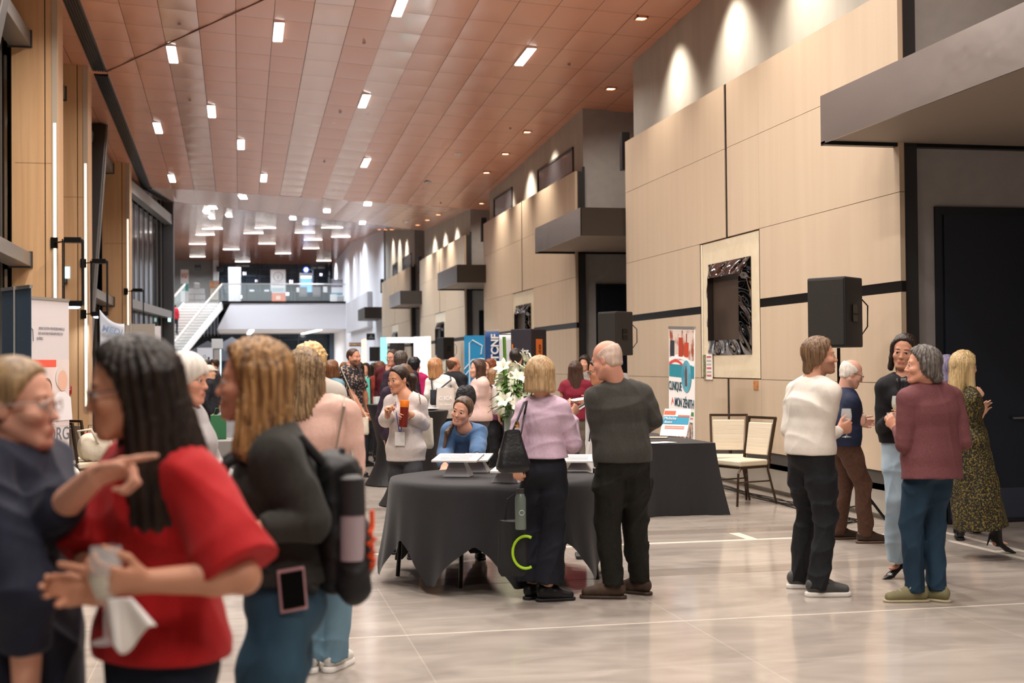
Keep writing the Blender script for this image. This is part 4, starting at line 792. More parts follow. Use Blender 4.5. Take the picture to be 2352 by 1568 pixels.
text('TCNF', .17, inkw, t, (.045, -.03, 1.86), (H90, -H90, 0), bold=.006); text('l/Clinique', .10, inkw, t, (.03, -.03, 1.48), (H90, -H90, 0), bold=.002)
flag(1162, 22.2, .3, 2.08, .5, mat('flag_white', 'E6EBF0', .6), 'upright_flag', 'plain white hanging flag right of the navy flag', -.1, .02)
p = onD(1215, 839, 21); t = thing('booth_tower', 'dark fabric booth tower with an orange tag', 'booth', (p.x, p.y, 0), -.75)
a = MB(); a.box(-.19, .19, -.25, .25, .0, 2.14); a.build('fabric_box', mat('booth_fabric', '2F2B33', .75, bump=.01, bscale=(2, 2, 1)), t, bevel=.015)
text('ussier', .13, inkw, t, (.02, -.256, 1.78), FR, bold=.004, sx=.8); a = MB(); a.box(-.16, -.14, -.262, -.252, 1.70, 1.9); a.build('orange_stroke', mat('orange_print', 'EF7F35', .5), t)
a = MB(); a.box(.191, .196, -.1, .1, 1.35, 1.98); a.build('orange_tag', mat('orange_print', 'EF7F35'), t); text('ssier.co', .14, mat('ink_dark', '33363A'), t, (.199, 0, 1.68), (H90, -H90, H90), bold=.003)
# cocktail tables with stretch covers
spandex = mat('black_spandex', '161517', .55, bump=.004, bscale=(30, 30, .6))
def cocktail(px, D, label, clabel, r=.38):
    p = onD(px, 839, D); t = thing('cocktail_table', label, 'table', (p.x, p.y, 0), 0, 'tall round tables')
    a = MB(); a.lathe([(0, 1.03), (r-.01, 1.03), (r-.01, 1.06), (0, 1.06)], 28); a.build('tabletop', mat('table_ply', '8B6F52'), t)
    a = MB(); a.tube([(0, 0, .03), (0, 0, 1.03)], .03, 10); a.build('pole', black_metal, t); a = MB(); a.lathe([(0, 0), (.26, 0), (.26, .02), (.05, .03), (0, .03)], 24); a.build('base', black_metal, t)
    c = MB(); c.lathe([(0, 1.068), (r, 1.068), (r+.004, 1.05), (r*.80, .8), (r*.66, .55), (r*.72, .3), (r*.95, .1), (r*1.1, .012)], 40); o = c.build('table_cover', spandex, None, True); o.location = t.location; tag(o, clabel, 'tablecloth', 'stretch covers on the tall tables'); return t
cocktail(908, 17.4, 'tall round table left of the white cardigan woman', 'black stretch cover on the tall table left of the white cardigan woman')
cocktail(952, 14.9, 'tall round table right behind the white cardigan woman', 'black stretch cover on the tall table right behind the white cardigan woman')
glass_m = mat('drinking_glass', 'EEF4F4', .03, 0, alpha=.26, spec=.8)
q = onD(872, 928, 17.3)
for i, (dx, dy) in enumerate(((-.04, 0), (.05, .02), (.0, .07))):
    a = MB(); a.lathe([(0, 0), (.035, 0), (.038, .1), (.035, .1), (.032, .008), (0, .008)], 14); o = a.build('tumbler', glass_m, None, True); o.location = (q.x+dx, q.y+dy+.1, 1.07); tag(o, 'clear empty tumbler on the tall table at the left, %s' % ['left one of the cluster', 'right one of the cluster', 'back one of the cluster'][i], 'glass', 'tumblers on the tall table')
q = onD(994, 938, 14.9); a = MB(); a.lathe([(0, 0), (.05, 0), (.1, .018), (.1, .022), (.05, .006), (0, .006)], 24); o = a.build('plate', whitep, None, True); o.location = (q.x-.02, q.y+.05, 1.07); tag(o, 'white plate on the tall table beside the canvas tote bag', 'plate')
# tablet kiosk
p = onD(1351, 839, 10.75); t = thing('tablet_stand', 'white tablet stand post just left of the bald man', 'tablet stand', (p.x, p.y, 0), -yaw)
a = MB(); a.box(-.028, .028, -.02, .02, .03, 1.27); a.build('post', whitep, t, bevel=.004); a = MB(); a.box(-.12, .12, -.12, .12, 0, .03); a.build('base', charcoal, t, bevel=.01)
a = MB(); a.beam((-.10, -.0, 1.22), (.09, -.0, 1.34), .16, .012); a.build('tablet', charcoal, t, bevel=.004); a = MB(); a.beam((-.10, 0, 1.206), (.09, 0, 1.326), .18, .012); a.build('bezel', whitep, t)
a = MB(); a.tube([(.015, -.03, 1.2), (.012, -.035, 1.05), (-.005, -.04, .92)], .005, 6); a.build('cord', black_metal, t); a = MB(); a.beam((-.0, -.045, .95), (-.03, -.045, .8), .02, .012); a.build('handpiece', whitep, t, bevel=.003)
# ================================================================ left side displays
t = banner(106, 14.2, .86, 2.36, 1.12, 'white roll-up banner with a red bar and two faces beside the oak columns', face='D2CBCD')
patch(t, -.42, .18, 1.60, 1.68, 'E4604C', name='red_bar'); patch(t, -.43, .43, .95, 1.6, 'E7D9D6', name='photo_panel', y=-.004, col2='D4C3C0', scale=(3, 3, 3))
patch(t, .2, .43, 1.6, 1.68, 'DCCFCC', name='photo_panel', y=-.004)
def face(cx, cz, s, hair, skin, shirt, y=-.006):
    a = MB(); a.prism([(cx+1.15*s*math.cos(k*.314), cz+.2*s+1.25*s*math.sin(k*.314)) for k in range(20)], 'y', y-.001, y); a.build('printed_hair', mat('ph_'+hair, hair, .6), t)
    a = MB(); a.prism([(cx+.12*s+.9*s*math.cos(k*.314), cz-.1*s+1.15*s*math.sin(k*.314)) for k in range(20)], 'y', y-.003, y-.002); a.build('printed_face', mat('pf_'+skin, skin, .6), t)
    a = MB(); a.prism([(cx-2*s, cz-4.5*s), (cx+2*s, cz-4.5*s), (cx+1.7*s, cz-2*s), (cx+.5*s, cz-1.3*s), (cx-.5*s, cz-1.3*s), (cx-1.7*s, cz-2*s)], 'y', y-.002, y-.001); a.build('printed_shirt', mat('ps_'+shirt, shirt, .6), t)
face(.0, 1.36, .085, '3A2A26', 'D8A890', 'F0ECEC'); face(.28, 1.46, .1, 'D5CCC8', 'DDB09A', 'E6E2E6', -.01)
text('ASSOCIATION PROFESSIONNELLE', .04, inkg, t, (.1, -.006, 2.02), FR, sx=.8); text('DES NATUROTHÉRAPEUTES DU', .04, inkg, t, (.08, -.006, 1.965), FR, sx=.8); text('QUÉBEC', .04, inkg, t, (-.12, -.006, 1.91), FR, sx=.8)
a = MB(); a.tube([(-.38, -.006, 1.9), (-.36, -.006, 2.04), (-.31, -.006, 2.0), (-.31, -.006, 1.92), (-.29, -.006, 2.03), (-.25, -.006, 2.0), (-.24, -.006, 1.88)], .006, 5); a.build('emblem', inkg, t)
text('ORG', .2, mat('ink_grey2', '6A6E78', .5), t, (.22, -.006, .86), FR); text('INFO@', .1, mat('ink_grey2', '6A6E78'), t, (-.15, -.006, .86), FR)
t = banner(38, 11.6, .6, 2.32, -1.0, 'slate blue banner seen from behind with a silver support pole at the far left', face='556A80', name='rollup_banner')
a = MB(); a.tube([(.0, -.02, .05), (.0, -.02, 2.32)], .009, 8); a.build('support_pole', mat('pole_silver', 'CFCFC9', .35, .5), t)
p = onD(258, 839, 22); t = thing('hanging_flag', 'white sagging flag with faint blue lettering at the left windows', 'flag', (p.x, p.y, 0), .1)
def fl(u, v): w_ = .40; return (-w_/2+w_*u, .03*math.sin(u*5+v*2), 2.56-.32*u*(1-.25*u)-.06*math.sin(math.pi*u)-(.95+.1*u)*v)
a = MB(); a.grid(fl, 18, 14); a.build('cloth', mat('flag_pale', 'DDE3EC', .7, 0, 'C3CEDF', (4, 4, 6), 3), t, 'all', solid=.004)
a = MB(); a.tube([(-.21, .02, 0), (-.21, .02, 2.62)], .014, 8); a.tube([(.2, .02, 0), (.2, .02, 2.32)], .012, 8); a.build('pole', black_metal, t); a = MB(); a.box(-.35, .35, -.15, .15, 0, .02); a.build('foot', charcoal, t)
text('MEDI', .15, mat('ink_paleblue', '8FA8CC', .6), t, (0, -.10, 2.2), (H90, .25, 0), bold=.003)
p = onD(314, 839, 24); t = thing('folding_screen', 'plain grey double display panel behind the dark haired woman', 'panel', (p.x, p.y, 0), -.1)
a = MB(); a.box(-.38, -.1, -.02, .02, .04, 2.36); a.build('left_leaf', mat('panel_warm', 'A8A39B', .6), t); a = MB(); a.box(-.095, .33, -.02, .02, .04, 2.38); a.build('right_leaf', mat('panel_warm', 'A8A39B'), t); a = MB(); a.box(.33, .42, -.02, .1, .04, 2.34); a.build('white_return', mat('panel_white2', 'E4E4EC', .5), t); a = MB(); a.box(-.112, -.085, -.035, -.02, .04, 2.4); a.build('post', mat('pole_silver', 'CFCFC9'), t); a = MB(); a.box(-.3, .3, -.15, .2, 0, .04); a.build('base', charcoal, t)
# bags and table at the left
def blob(name, mt, loc, dims, label, cat, seed=1, parts=None):
    t = thing(name, label, cat, loc); r_ = random.Random(seed); V = MB(); ph = [r_.uniform(0, 6) for _ in range(6)]
    def f(u, v):
        th, ps = 2*math.pi*u, math.pi*(v-.5); k = 1+.08*math.sin(3*th+ph[0]+4*v)+.06*math.sin(5*th+ph[1]); return (dims[0]*k*math.cos(th)*math.cos(ps)**.6, dims[1]*k*math.sin(th)*math.cos(ps)**.6, dims[2]*(1+math.sin(ps))+.01*math.sin(9*th+ph[2]))
    V.grid(f, 32, 16); V.build('bag_body', mt, t, 'all'); return t
canvas = mat('canvas', 'D9CFBC', .8, 0, 'CFC4B0', (9, 9, 9), 4, bump=.006, bscale=(14, 14, 14))
p = onD(232, 839, 15.0); t = blob('canvas_bag', canvas, (onD(216, 839, 15.25).x, onD(216, 839, 15.25).y, .5), (.2, .16, .16), 'pale canvas bag on the taupe chair by the left wall', 'bag', 2); a = MB(); a.tube([(-.12, -.12, .2), (-.16, -.16, .36), (-.02, -.17, .38), (.06, -.14, .22)], .016, 8); a.build('strap', canvas, t, True)
p = onD(150, 839, 13.6); t = blob('canvas_bag', mat('white_bag', 'DAD5CF', .6), (onD(128, 839, 12.7).x+.05, onD(128, 839, 12.7).y-.03, .5), (.17, .17, .07), 'flat white bundle on the nearest taupe chair', 'bag', 4)
p = onD(212, 1000, 17.5); t = thing('gift_bag', 'small red bag hanging behind the taupe chairs', 'bag', (p.x, p.y, 0)); a = MB(); a.box(-.1, .1, -.06, .06, .0, .72); a.build('bag_body', mat('red_bag', 'D22B20', .5), t, bevel=.01); a = MB(); a.tube([(-.06, -.06, .72), (-.04, -.06, .82), (.04, -.06, .82), (.06, -.06, .72)], .006, 6); a.build('handle', black_metal, t)
p = onZ(455, 1012, .75); t = thing('side_table', 'grey clothed table behind the white headscarf woman', 'table', (p.x, p.y+.3, 0)); a = MB(); a.box(-.6, .6, -.35, .35, 0, .745); a.build('tablecloth', mat('cloth_grey', '7E7B78', .8, bump=.01, bscale=(3, 3, .6)), t, bevel=.01)
for i, (dx, dy, c, lb) in enumerate(((-.1, -.2, 'C2604A', 'glass bowl of red sweets on the grey table, nearer one'), (.0, .05, 'B85A48', 'glass bowl of red sweets on the grey table, farther one'))):
    t = thing('glass_bowl', lb, 'bowl', (p.x+dx, p.y+.3+dy, .747), 0, 'bowls of sweets'); a = MB(); a.lathe([(0, 0), (.05, 0), (.1, .1), (.094, .1), (.045, .01), (0, .01)], 20); a.build('bowl', glass_m, t, True); a = MB(); a.lathe([(0, .012), (.045, .014), (.08, .07), (0, .09)], 16); o = a.build('sweets', mat('sweets_%d' % i, c, .5, 0, 'E8C0B0', (60, 60, 60), 2, sharp=(.5, .55)), t, True); o['kind'] = 'stuff'
t = thing('gift_bag', 'green paper bag standing on the grey table', 'bag', (p.x+.22, p.y+.35, .747)); a = MB(); a.box(-.09, .09, -.06, .06, 0, .28); a.build('bag_body', mat('green_bag', '2F6B45', .6), t, bevel=.006)
a = MB(); a.tube([(-.05, -.06, .28), (-.03, -.06, .36), (.03, -.06, .36), (.05, -.06, .28)], .005, 6); a.build('handle', mat('green_bag'), t)
for i, (dx, dy) in enumerate(((-.3, .1), (-.22, -.1), (.1, -.22))):
    a = MB(); a.lathe([(0, 0), (.034, .002), (.006, .01), (.005, .08), (.03, .11), (.04, .16), (.033, .21), (.030, .21), (.036, .16), (.0, .09)], 16); o = a.build('wine_glass', glass_m, None, True); o.location = (p.x+dx, p.y+.3+dy, .747); tag(o, 'empty stemmed glass on the grey table, %s from the left' % ordn[i], 'glass', 'glasses on the grey table')
# ================================================================ figures: smooth-blended distance fields meshed as one surface
V3 = lambda *a: np.array(a, dtype=np.float64)
def nrm(v): v = np.asarray(v, float); return v/max(1e-9, np.linalg.norm(v))
class Field:
    def __init__(s): s.ops = []
    def rod(s, a, b, ra, rb=None, k=.02, u=None, capa=False, capb=False, op='u'):
        a = np.asarray(a, float); b = np.asarray(b, float); rb = ra if rb is None else rb
        ra = np.atleast_1d(ra).astype(float); rb = np.atleast_1d(rb).astype(float)
        if len(ra) == 1: ra = np.repeat(ra, 2)
        if len(rb) == 1: rb = np.repeat(rb, 2)
        R = max(ra.max(), rb.max())+k+.012
        s.ops.append((op, 'rod', np.minimum(a, b)-R, np.maximum(a, b)+R, k, (a, b, ra, rb, u, capa, capb))); return s
    def ell(s, c, r, R=None, k=.02, op='u'):
        c = np.asarray(c, float); r = np.atleast_1d(r).astype(float); r = np.repeat(r, 3) if len(r) == 1 else r; m = r.max()+k+.012
        s.ops.append((op, 'ell', c-m, c+m, k, (c, r, np.eye(3) if R is None else np.asarray(R, float)))); return s
    def cut(s, p, n, k=.0, box=None):
        s.ops.append(('c', 'pl', None if box is None else box[0], None if box is None else box[1], k, (np.asarray(p, float), nrm(n)))); return s
    def mesh(s, h, disp=None):
        los = [o[2] for o in s.ops if o[0] == 'u']; his = [o[3] for o in s.ops if o[0] == 'u']
        lo = np.min(los, 0)-2*h; hi = np.max(his, 0)+2*h; n = np.ceil((hi-lo)/h).astype(int)+1
        ax = [(lo[i]+h*np.arange(n[i])).astype(np.float32) for i in range(3)]
        Fd = np.full(n, 1.0, np.float32)
        for op, kind, l, u_, k, d in s.ops:
            if l is None: i0 = np.zeros(3, int); i1 = n
            else: i0 = np.clip(np.floor((l-lo)/h).astype(int), 0, n); i1 = np.clip(np.ceil((u_-lo)/h).astype(int)+1, 0, n)
            if (i1 <= i0).any(): continue
            sl = tuple(slice(i0[q], i1[q]) for q in range(3))
            X = ax[0][sl[0]][:, None, None]; Y = ax[1][sl[1]][None, :, None]; Z = ax[2][sl[2]][None, None, :]
            if kind == 'pl':
                p, nn = d; dd = (X-p[0])*nn[0]+(Y-p[1])*nn[1]+(Z-p[2])*nn[2]
            elif kind == 'ell':
                c, r, R = d; qx, qy, qz = X-c[0], Y-c[1], Z-c[2]; k0 = 0; k1 = 0
                for j in range(3):
                    e = (qx*R[0, j]+qy*R[1, j]+qz*R[2, j])/r[j]; k0 = k0+e*e; k1 = k1+(e/r[j])**2
                k0 = np.sqrt(k0); dd = k0*(k0-1)/np.maximum(np.sqrt(k1), 1e-6)
            else:
                a, b, ra, rb, u, capa, capb = d; ab = b-a; L = np.linalg.norm(ab); w_ = ab/max(L, 1e-9)
                qx, qy, qz = X-a[0], Y-a[1], Z-a[2]; tl = qx*w_[0]+qy*w_[1]+qz*w_[2]; t = np.clip(tl/max(L, 1e-9), 0, 1)
                if u is None and ra[0] == ra[1] and rb[0] == rb[1]:
                    r2 = qx*qx+qy*qy+qz*qz; ew = tl-t*L; rr = np.maximum(r2-tl*tl, 0)+ew*ew; dd = np.sqrt(rr)-(ra[0]+(rb[0]-ra[0])*t)
                else:
                    uu = np.asarray((1, 0, 0) if u is None else u, float); uu = nrm(uu-w_*np.dot(uu, w_)); vv = np.cross(w_, uu)
                    ex = qx*uu[0]+qy*uu[1]+qz*uu[2]; ey = qx*vv[0]+qy*vv[1]+qz*vv[2]; ew = tl-t*L
                    rx = ra[0]+(rb[0]-ra[0])*t; ry = ra[1]+(rb[1]-ra[1])*t; rw = np.minimum(rx, ry)
                    k0 = np.sqrt((ex/rx)**2+(ey/ry)**2+(ew/rw)**2); k1 = np.sqrt((ex/rx**2)**2+(ey/ry**2)**2+(ew/rw**2)**2); dd = k0*(k0-1)/np.maximum(k1, 1e-6)
                if capb: dd = np.maximum(dd, tl-L)
                if capa: dd = np.maximum(dd, -tl)
            cur = Fd[sl]
            if op == 'u':
                if k > 0: hh = np.maximum(k-np.abs(cur-dd), 0)/k; Fd[sl] = np.minimum(cur, dd)-hh*hh*k*.25
                else: Fd[sl] = np.minimum(cur, dd)
            else:
                nd = dd if op == 'c' else -dd
                if k > 0: hh = np.maximum(k-np.abs(cur-nd), 0)/k; Fd[sl] = np.maximum(cur, nd)+hh*hh*k*.25
                else: Fd[sl] = np.maximum(cur, nd)
        if disp is not None:
            I = np.nonzero(np.abs(Fd) < .03); P = np.stack([ax[q][I[q]] for q in range(3)], 1).astype(np.float64); Fd[I] += disp(P).astype(np.float32)
        return surfnets(Fd, lo, h)
_E = [((0,0,0),(1,0,0)),((0,1,0),(1,1,0)),((0,0,1),(1,0,1)),((0,1,1),(1,1,1)),((0,0,0),(0,1,0)),((1,0,0),(1,1,0)),((0,0,1),(0,1,1)),((1,0,1),(1,1,1)),((0,0,0),(0,0,1)),((1,0,0),(1,0,1)),((0,1,0),(0,1,1)),((1,1,0),(1,1,1))]
def surfnets(Fd, lo, h):
    S = Fd < 0; n = np.array(Fd.shape); c = np.zeros(n-1, np.uint8)
    for dx in (0, 1):
        for dy in (0, 1):
            for dz in (0, 1): c += S[dx:n[0]-1+dx, dy:n[1]-1+dy, dz:n[2]-1+dz]
    A = np.argwhere((c > 0) & (c < 8)); idx = np.full(n-1, -1, np.int32); idx[tuple(A.T)] = np.arange(len(A))
    acc = np.zeros((len(A), 3)); cnt = np.zeros(len(A))
    for p, q in _E:
        p_, q_ = np.array(p), np.array(q); f0 = Fd[tuple((A+p_).T)]; f1 = Fd[tuple((A+q_).T)]; m = (f0 < 0) != (f1 < 0)
        t = np.where(m, f0/np.where(m, f0-f1, 1), 0); acc += np.where(m[:, None], p_+t[:, None]*(q_-p_), 0); cnt += m
    Vt = lo+h*(A+acc/cnt[:, None]); Q = []
    for a_ in range(3):
        b_, c_ = (a_+1) % 3, (a_+2) % 3; sa = [slice(None)]*3; sb = [slice(None)]*3; sa[a_] = slice(0, -1); sb[a_] = slice(1, None)
        s0, s1 = S[tuple(sa)], S[tuple(sb)]; I = np.argwhere(s0 != s1); I = I[(I[:, b_] > 0) & (I[:, c_] > 0) & (I[:, b_] < n[b_]-1) & (I[:, c_] < n[c_]-1)]
        if not len(I): continue
        eb = np.zeros(3, int); eb[b_] = 1; ec = np.zeros(3, int); ec[c_] = 1
        q = np.stack([idx[tuple((I-eb-ec).T)], idx[tuple((I-ec).T)], idx[tuple(I.T)], idx[tuple((I-eb).T)]], 1); fl = ~s0[tuple(I.T)]; q[fl] = q[fl][:, ::-1]; Q.append(q)
    return Vt, (np.concatenate(Q) if Q else np.zeros((0, 4), int))
def mesh_obj(name, Vt, Q, mats, parent, mi=None):
    me = bpy.data.meshes.new(name); nv, nq = len(Vt), len(Q); me.vertices.add(nv); me.vertices.foreach_set('co', Vt.astype(np.float32).ravel()); me.loops.add(nq*4); me.loops.foreach_set('vertex_index', Q.astype(np.int32).ravel()); me.polygons.add(nq); me.polygons.foreach_set('loop_start', np.arange(0, nq*4, 4, dtype=np.int32))
    for m_ in (mats if isinstance(mats, (list, tuple)) else [mats]): me.materials.append(m_)
    if mi is not None: me.polygons.foreach_set('material_index', mi.astype(np.int32))
    me.update(calc_edges=True); me.polygons.foreach_set('use_smooth', np.ones(nq, bool)); me.update()
    o = bpy.data.objects.new(name, me); COL.objects.link(o); o.parent = parent; return o
def ik(a, c, l1, l2, pole, hard=False):
    d = c-a; L = np.linalg.norm(d); w_ = d/max(L, 1e-6)
    if hard and L > .99*(l1+l2): k_ = L/(.99*(l1+l2)); l1 *= k_; l2 *= k_
    Lm = min(L, .995*(l1+l2)); c = a+w_*Lm; x = (l1*l1-l2*l2+Lm*Lm)/(2*Lm); y = math.sqrt(max(0, l1*l1-x*x)); p = np.asarray(pole, float); p = nrm(p-w_*np.dot(p, w_)); return a+w_*x+p*y, c
def rotm(yaw_, pitch_=0, roll=0):
    """columns right, forward, up in the parent frame; yaw turns towards the own left, pitch nods down, roll tips to the own right"""
    cy_, sy = math.cos(yaw_), math.sin(yaw_); A = np.array([[cy_, -sy, 0], [sy, cy_, 0], [0, 0, 1]]); cp, sp = math.cos(-pitch_), math.sin(-pitch_); B = np.array([[1, 0, 0], [0, cp, -sp], [0, sp, cp]]); cr, sr = math.cos(roll), math.sin(roll); C_ = np.array([[cr, 0, sr], [0, 1, 0], [-sr, 0, cr]]); return A@B@C_
def folds(seed, amp, fx=22, fz=11):
    r = np.random.default_rng(seed); K = []
    for q in range(5):
        d = r.normal(size=3); d[2] = d[2]*.9+.7*(1 if q % 2 else -1); d /= np.linalg.norm(d); e = r.normal(size=3); K.append((d*fx*r.uniform(1.0, 2.0), e*9, r.uniform(0, 6), r.uniform(0, 6)))
    def f(P):
        v = 0
        for d, e, a, b in K:
            m_ = .5+.5*np.sin(P@e+b); v = v+(1-np.abs(np.sin(.5*(P@d+a+1.6*np.sin(P@e*.7+a)))))**2.5*m_
        return -amp*1.9*np.tanh((v-.55)/1.3)
    return f
def skin(col): return mat('skin_'+col, col, .5, 0, bump=.0004, bscale=(180, 180, 180), spec=.35)
def knit(col, col2=None): return mat('knit_'+col, col, .85, 0, col2, (60, 60, 60), 3, bump=.0012, bscale=(220, 220, 220), sheen=.06)
def cloth(col, col2=None, sc=(40, 40, 40), sharp=None, rough=.75): return mat('cloth_%s_%s' % (col, col2), col, rough, 0, col2, sc, 4, bump=.0006, bscale=(320, 320, 320), sharp=sharp, spec=.3)
def denim(col, col2): return mat('denim_'+col, col, .8, 0, col2, (7, 7, 3), 5, bump=.0006, bscale=(400, 400, 400), sharp=(.3, .7), spec=.25)
def hairm(a, b): return mat('hair_%s_%s' % (a, b), a, .42, 0, b, (70, 70, 4), 3, bump=.0015, bscale=(160, 160, 9), sharp=(.35, .65), dist=.8, spec=.45)
eye_w = mat('eye_white', 'D2CAC2', .25); eye_i = mat('eye_iris', '2E2019', .15)
class Fig: pass
def person(label, D, px, H, face, hc=None, hface=None, hpitch=0, hroll=0, sex='f', b=1.0, pel=None, nb=None, sface=None, arms=(None, None), feet=(None, None), footD=None, skinc='D9A78C', lip='A8584E', hair=None, haircol=('5A3D28', '3A2618'), top=None, bottom=None, shoes=None, shave=None, glasses=None, group=None, detail=None, pelz=None, extras=None, lift=0, kneepole=None, bent=False, smile=False):
    g = Fig(); s = H/1.70; g.s = s; h = detail or max(.0054, D*.00066); fine = D < 13.5; g.h = h
    base = onD(px, 839, D); root = Vector((base.x, base.y, 0)); d2 = Vector((FWD.x, FWD.y, 0)).normalized(); r2 = Vector((RT.x, RT.y, 0)).normalized()
    fa = math.radians(face); f = -d2*math.cos(fa)+r2*math.sin(fa); rt = f.cross(Vector((0, 0, 1)))
    t = thing('person', label, 'person', root, math.atan2(f.y, f.x)-H90, group); g.t = t; g.root = root
    M = np.array([[rt.x, f.x, 0], [rt.y, f.y, 0], [0, 0, 1]])
    def L(p):
        if isinstance(p, str): raise ValueError
        if len(p) == 4: w_ = onD(p[1], p[2], D+p[3]); return M.T@np.array([w_.x-root.x, w_.y-root.y, w_.z])
        return np.array(p, float)*s
    g.L = L; g.W = lambda q: root+Vector(M@np.asarray(q, float)); g.M = M
    P = lambda a, b_, c_=0: ('p', a, b_, c_)
    male = sex == 'm'
    pv = L(pel) if pel else V3(0, 0, (pelz or .955)*s+lift)
    if pel and not bent: pv[2] = (pelz or .955)*s+lift
    NB = L(nb) if nb else V3(0, -.01*s, 1.425*s+lift)
    sf = math.radians((sface if sface is not None else face)-face); sr = V3(math.cos(sf), math.sin(sf), 0); sfw = V3(-math.sin(sf), math.cos(sf), 0)
    spine = nrm(NB-pv); upv = spine
    sr = nrm(sr-spine*np.dot(sr, spine)); sfw = np.cross(spine, sr); g.sr, g.sfw, g.spine, g.pv, g.NB = sr, sfw, spine, pv, NB
    pr = V3(1, 0, 0)
    SW = (.172 if male else .145)*s*b
    sh = [NB-sr*SW-spine*.052*s, NB+sr*SW-spine*.052*s]
    hm_face = math.radians((hface if hface is not None else face)-face); HR = rotm(hm_face, math.radians(hpitch), math.radians(hroll))
    HC = L(hc) if hc else NB+V3(0, .025*s, .155*s); hs = s*.985; g.HC, g.HR, g.hs = HC, HR, hs
    hp = lambda x, y, z: HC+HR@(V3(x, y, z)*hs); g.hp = hp
    st = [pv, pv+(NB-pv)*.30, pv+(NB-pv)*.66, pv+(NB-pv)*.88]
    rad = ([(.163, .118), (.152, .112), (.172, .122), (.165, .095)] if male else [(.162, .116), (.128, .098), (.145, .110), (.138, .084)]); rad = [(x*s*b, y*s*(.5+.5*b)) for x, y in rad]; g.st, g.rad, g.sh = st, rad, sh
    # ---- limbs
    ua, fo = .285*s, .25*s; g.el, g.wr, g.hand = [], [], []
    for i in (0, 1):
        sg = -1 if i == 0 else 1; A = arms[i] or {}
        w_ = L(A['w']) if 'w' in A else sh[i]+sr*sg*.05*s-V3(0, 0, .50*s)+sfw*.05*s
        if 'e' in A: e = L(A['e']); e = sh[i]+nrm(e-sh[i])*min(np.linalg.norm(e-sh[i]), ua*1.12); 
        else: e, w_ = ik(sh[i], w_, ua, fo, np.array(A.get('pole', (sg*.5, -1, -.2)), float))
        g.el.append(e); g.wr.append(w_)
        hd = nrm(A['hd']) if 'hd' in A else nrm(w_-e); g.hand.append((hd, nrm(A.get('pn', (-sg, 0, 0))), A.get('curl', .35), A.get('point', False), A.get('thumb', .5)))
    ho_ = .074*s; hip = [pv-pr*ho_-V3(0, 0, .03*s), pv+pr*ho_-V3(0, 0, .03*s)]; g.hip = hip; g.kn, g.an, g.toe = [], [], []
    for i in (0, 1):
        sg = -1 if i == 0 else 1; q = feet[i]
        if q and 'px' in q: wv = onZ(q['px'][0], q['px'][1]); a_ = M.T@np.array([wv.x-root.x, wv.y-root.y, 0]); a_[2] = .08*s+lift+q.get('z', 0)
        elif q and 'l' in q: a_ = np.array(q['l'], float)*s
        else: a_ = V3(sg*.10*s, 0, .08*s+lift)
        k_, a_ = ik(hip[i], a_, .43*s, .42*s, (q or {}).get('pole', kneepole or (sg*.12, 1, 0)), True); g.kn.append(k_); g.an.append(a_)
        td = math.radians((q or {}).get('toe', sg*12)); g.toe.append(V3(math.sin(td), math.cos(td), (q or {}).get('tz', 0)))
    # ---- body
    B = Field(); k = .03*s; ez = -.006 if top else 0
    for j in range(3): B.rod(st[j], st[j+1], tuple(x+ez for x in rad[j]), tuple(x+ez for x in rad[j+1]), .03, u=sr)
    B.rod(st[0]-V3(0, 0, .06*s), st[0], (rad[0][0]*.93, rad[0][1]*.95), rad[0], .03, u=pr)
    for i in (0, 1):
        sg = -1 if i == 0 else 1; mx = (1.12 if male else 1.0)*s*(.6+.4*b)
        B.rod(NB+spine*.018*s, sh[i], .046*s, .05*s*(1.1 if male else 1), .04)
        m1 = sh[i]+(g.el[i]-sh[i])*.45; B.rod(sh[i], m1, .052*mx, .044*mx, .025).rod(m1, g.el[i], .044*mx, .036*mx, .02)
        m2 = g.el[i]+(g.wr[i]-g.el[i])*.3; B.rod(g.el[i], m2, .037*mx, .038*mx, .015).rod(m2, g.wr[i], .038*mx, .026*mx, .015)
        m3 = hip[i]+(g.kn[i]-hip[i])*.5; B.rod(hip[i], m3, min(.084*s, rad[0][0]-ho_), .070*s, .03).rod(m3, g.kn[i], .07*s, .052*s, .02)
        m4 = g.kn[i]+(g.an[i]-g.kn[i])*.35; B.rod(g.kn[i], m4, .05*s, .05*s, .015).rod(m4, g.an[i], .05*s, .033*s, .02)
        tt = g.toe[i]; fl_ = .15 if not (shoes and shoes.get('kind') == 'heel') else .085; B.rod(g.an[i]-V3(0, 0, .03*s), g.an[i]+tt*fl_*s-V3(0, 0, (.055 if fl_ > .1 else .022)*s), (.026*s, .022*s), (.026*s, .011*s), .02, u=np.cross(tt, (0, 0, 1))); B.rod(g.an[i], g.an[i]-tt*.02*s-V3(0, 0, .045*s), .030*s, .022*s, .015)
        if not male: B.ell(st[2]+sfw*.075*s*b+sr*sg*.06*s-spine*.005*s, (.056*s*b, .052*s*b, .056*s*b), k=.03)
    # head
    B.ell(hp(0, -.014, .034), V3(.074, .094, .084)*hs, HR, .02).ell(hp(0, .026, -.03), V3(.059, .062, .082)*hs, HR, .02)
    B.rod(hp(0, .062, -.096), hp(0, .074, -.098), .020*hs*(1.12 if male else 1), .017*hs, .018)
    for sg in (-1, 1):
        B.rod(hp(sg*.054, -.008, -.05), hp(sg*.022, .060, -.098), (.02 if male else .016)*hs, .018*hs, .022).ell(hp(sg*.038, .052, -.028), V3(.026, .028, .022)*hs, HR, .018)
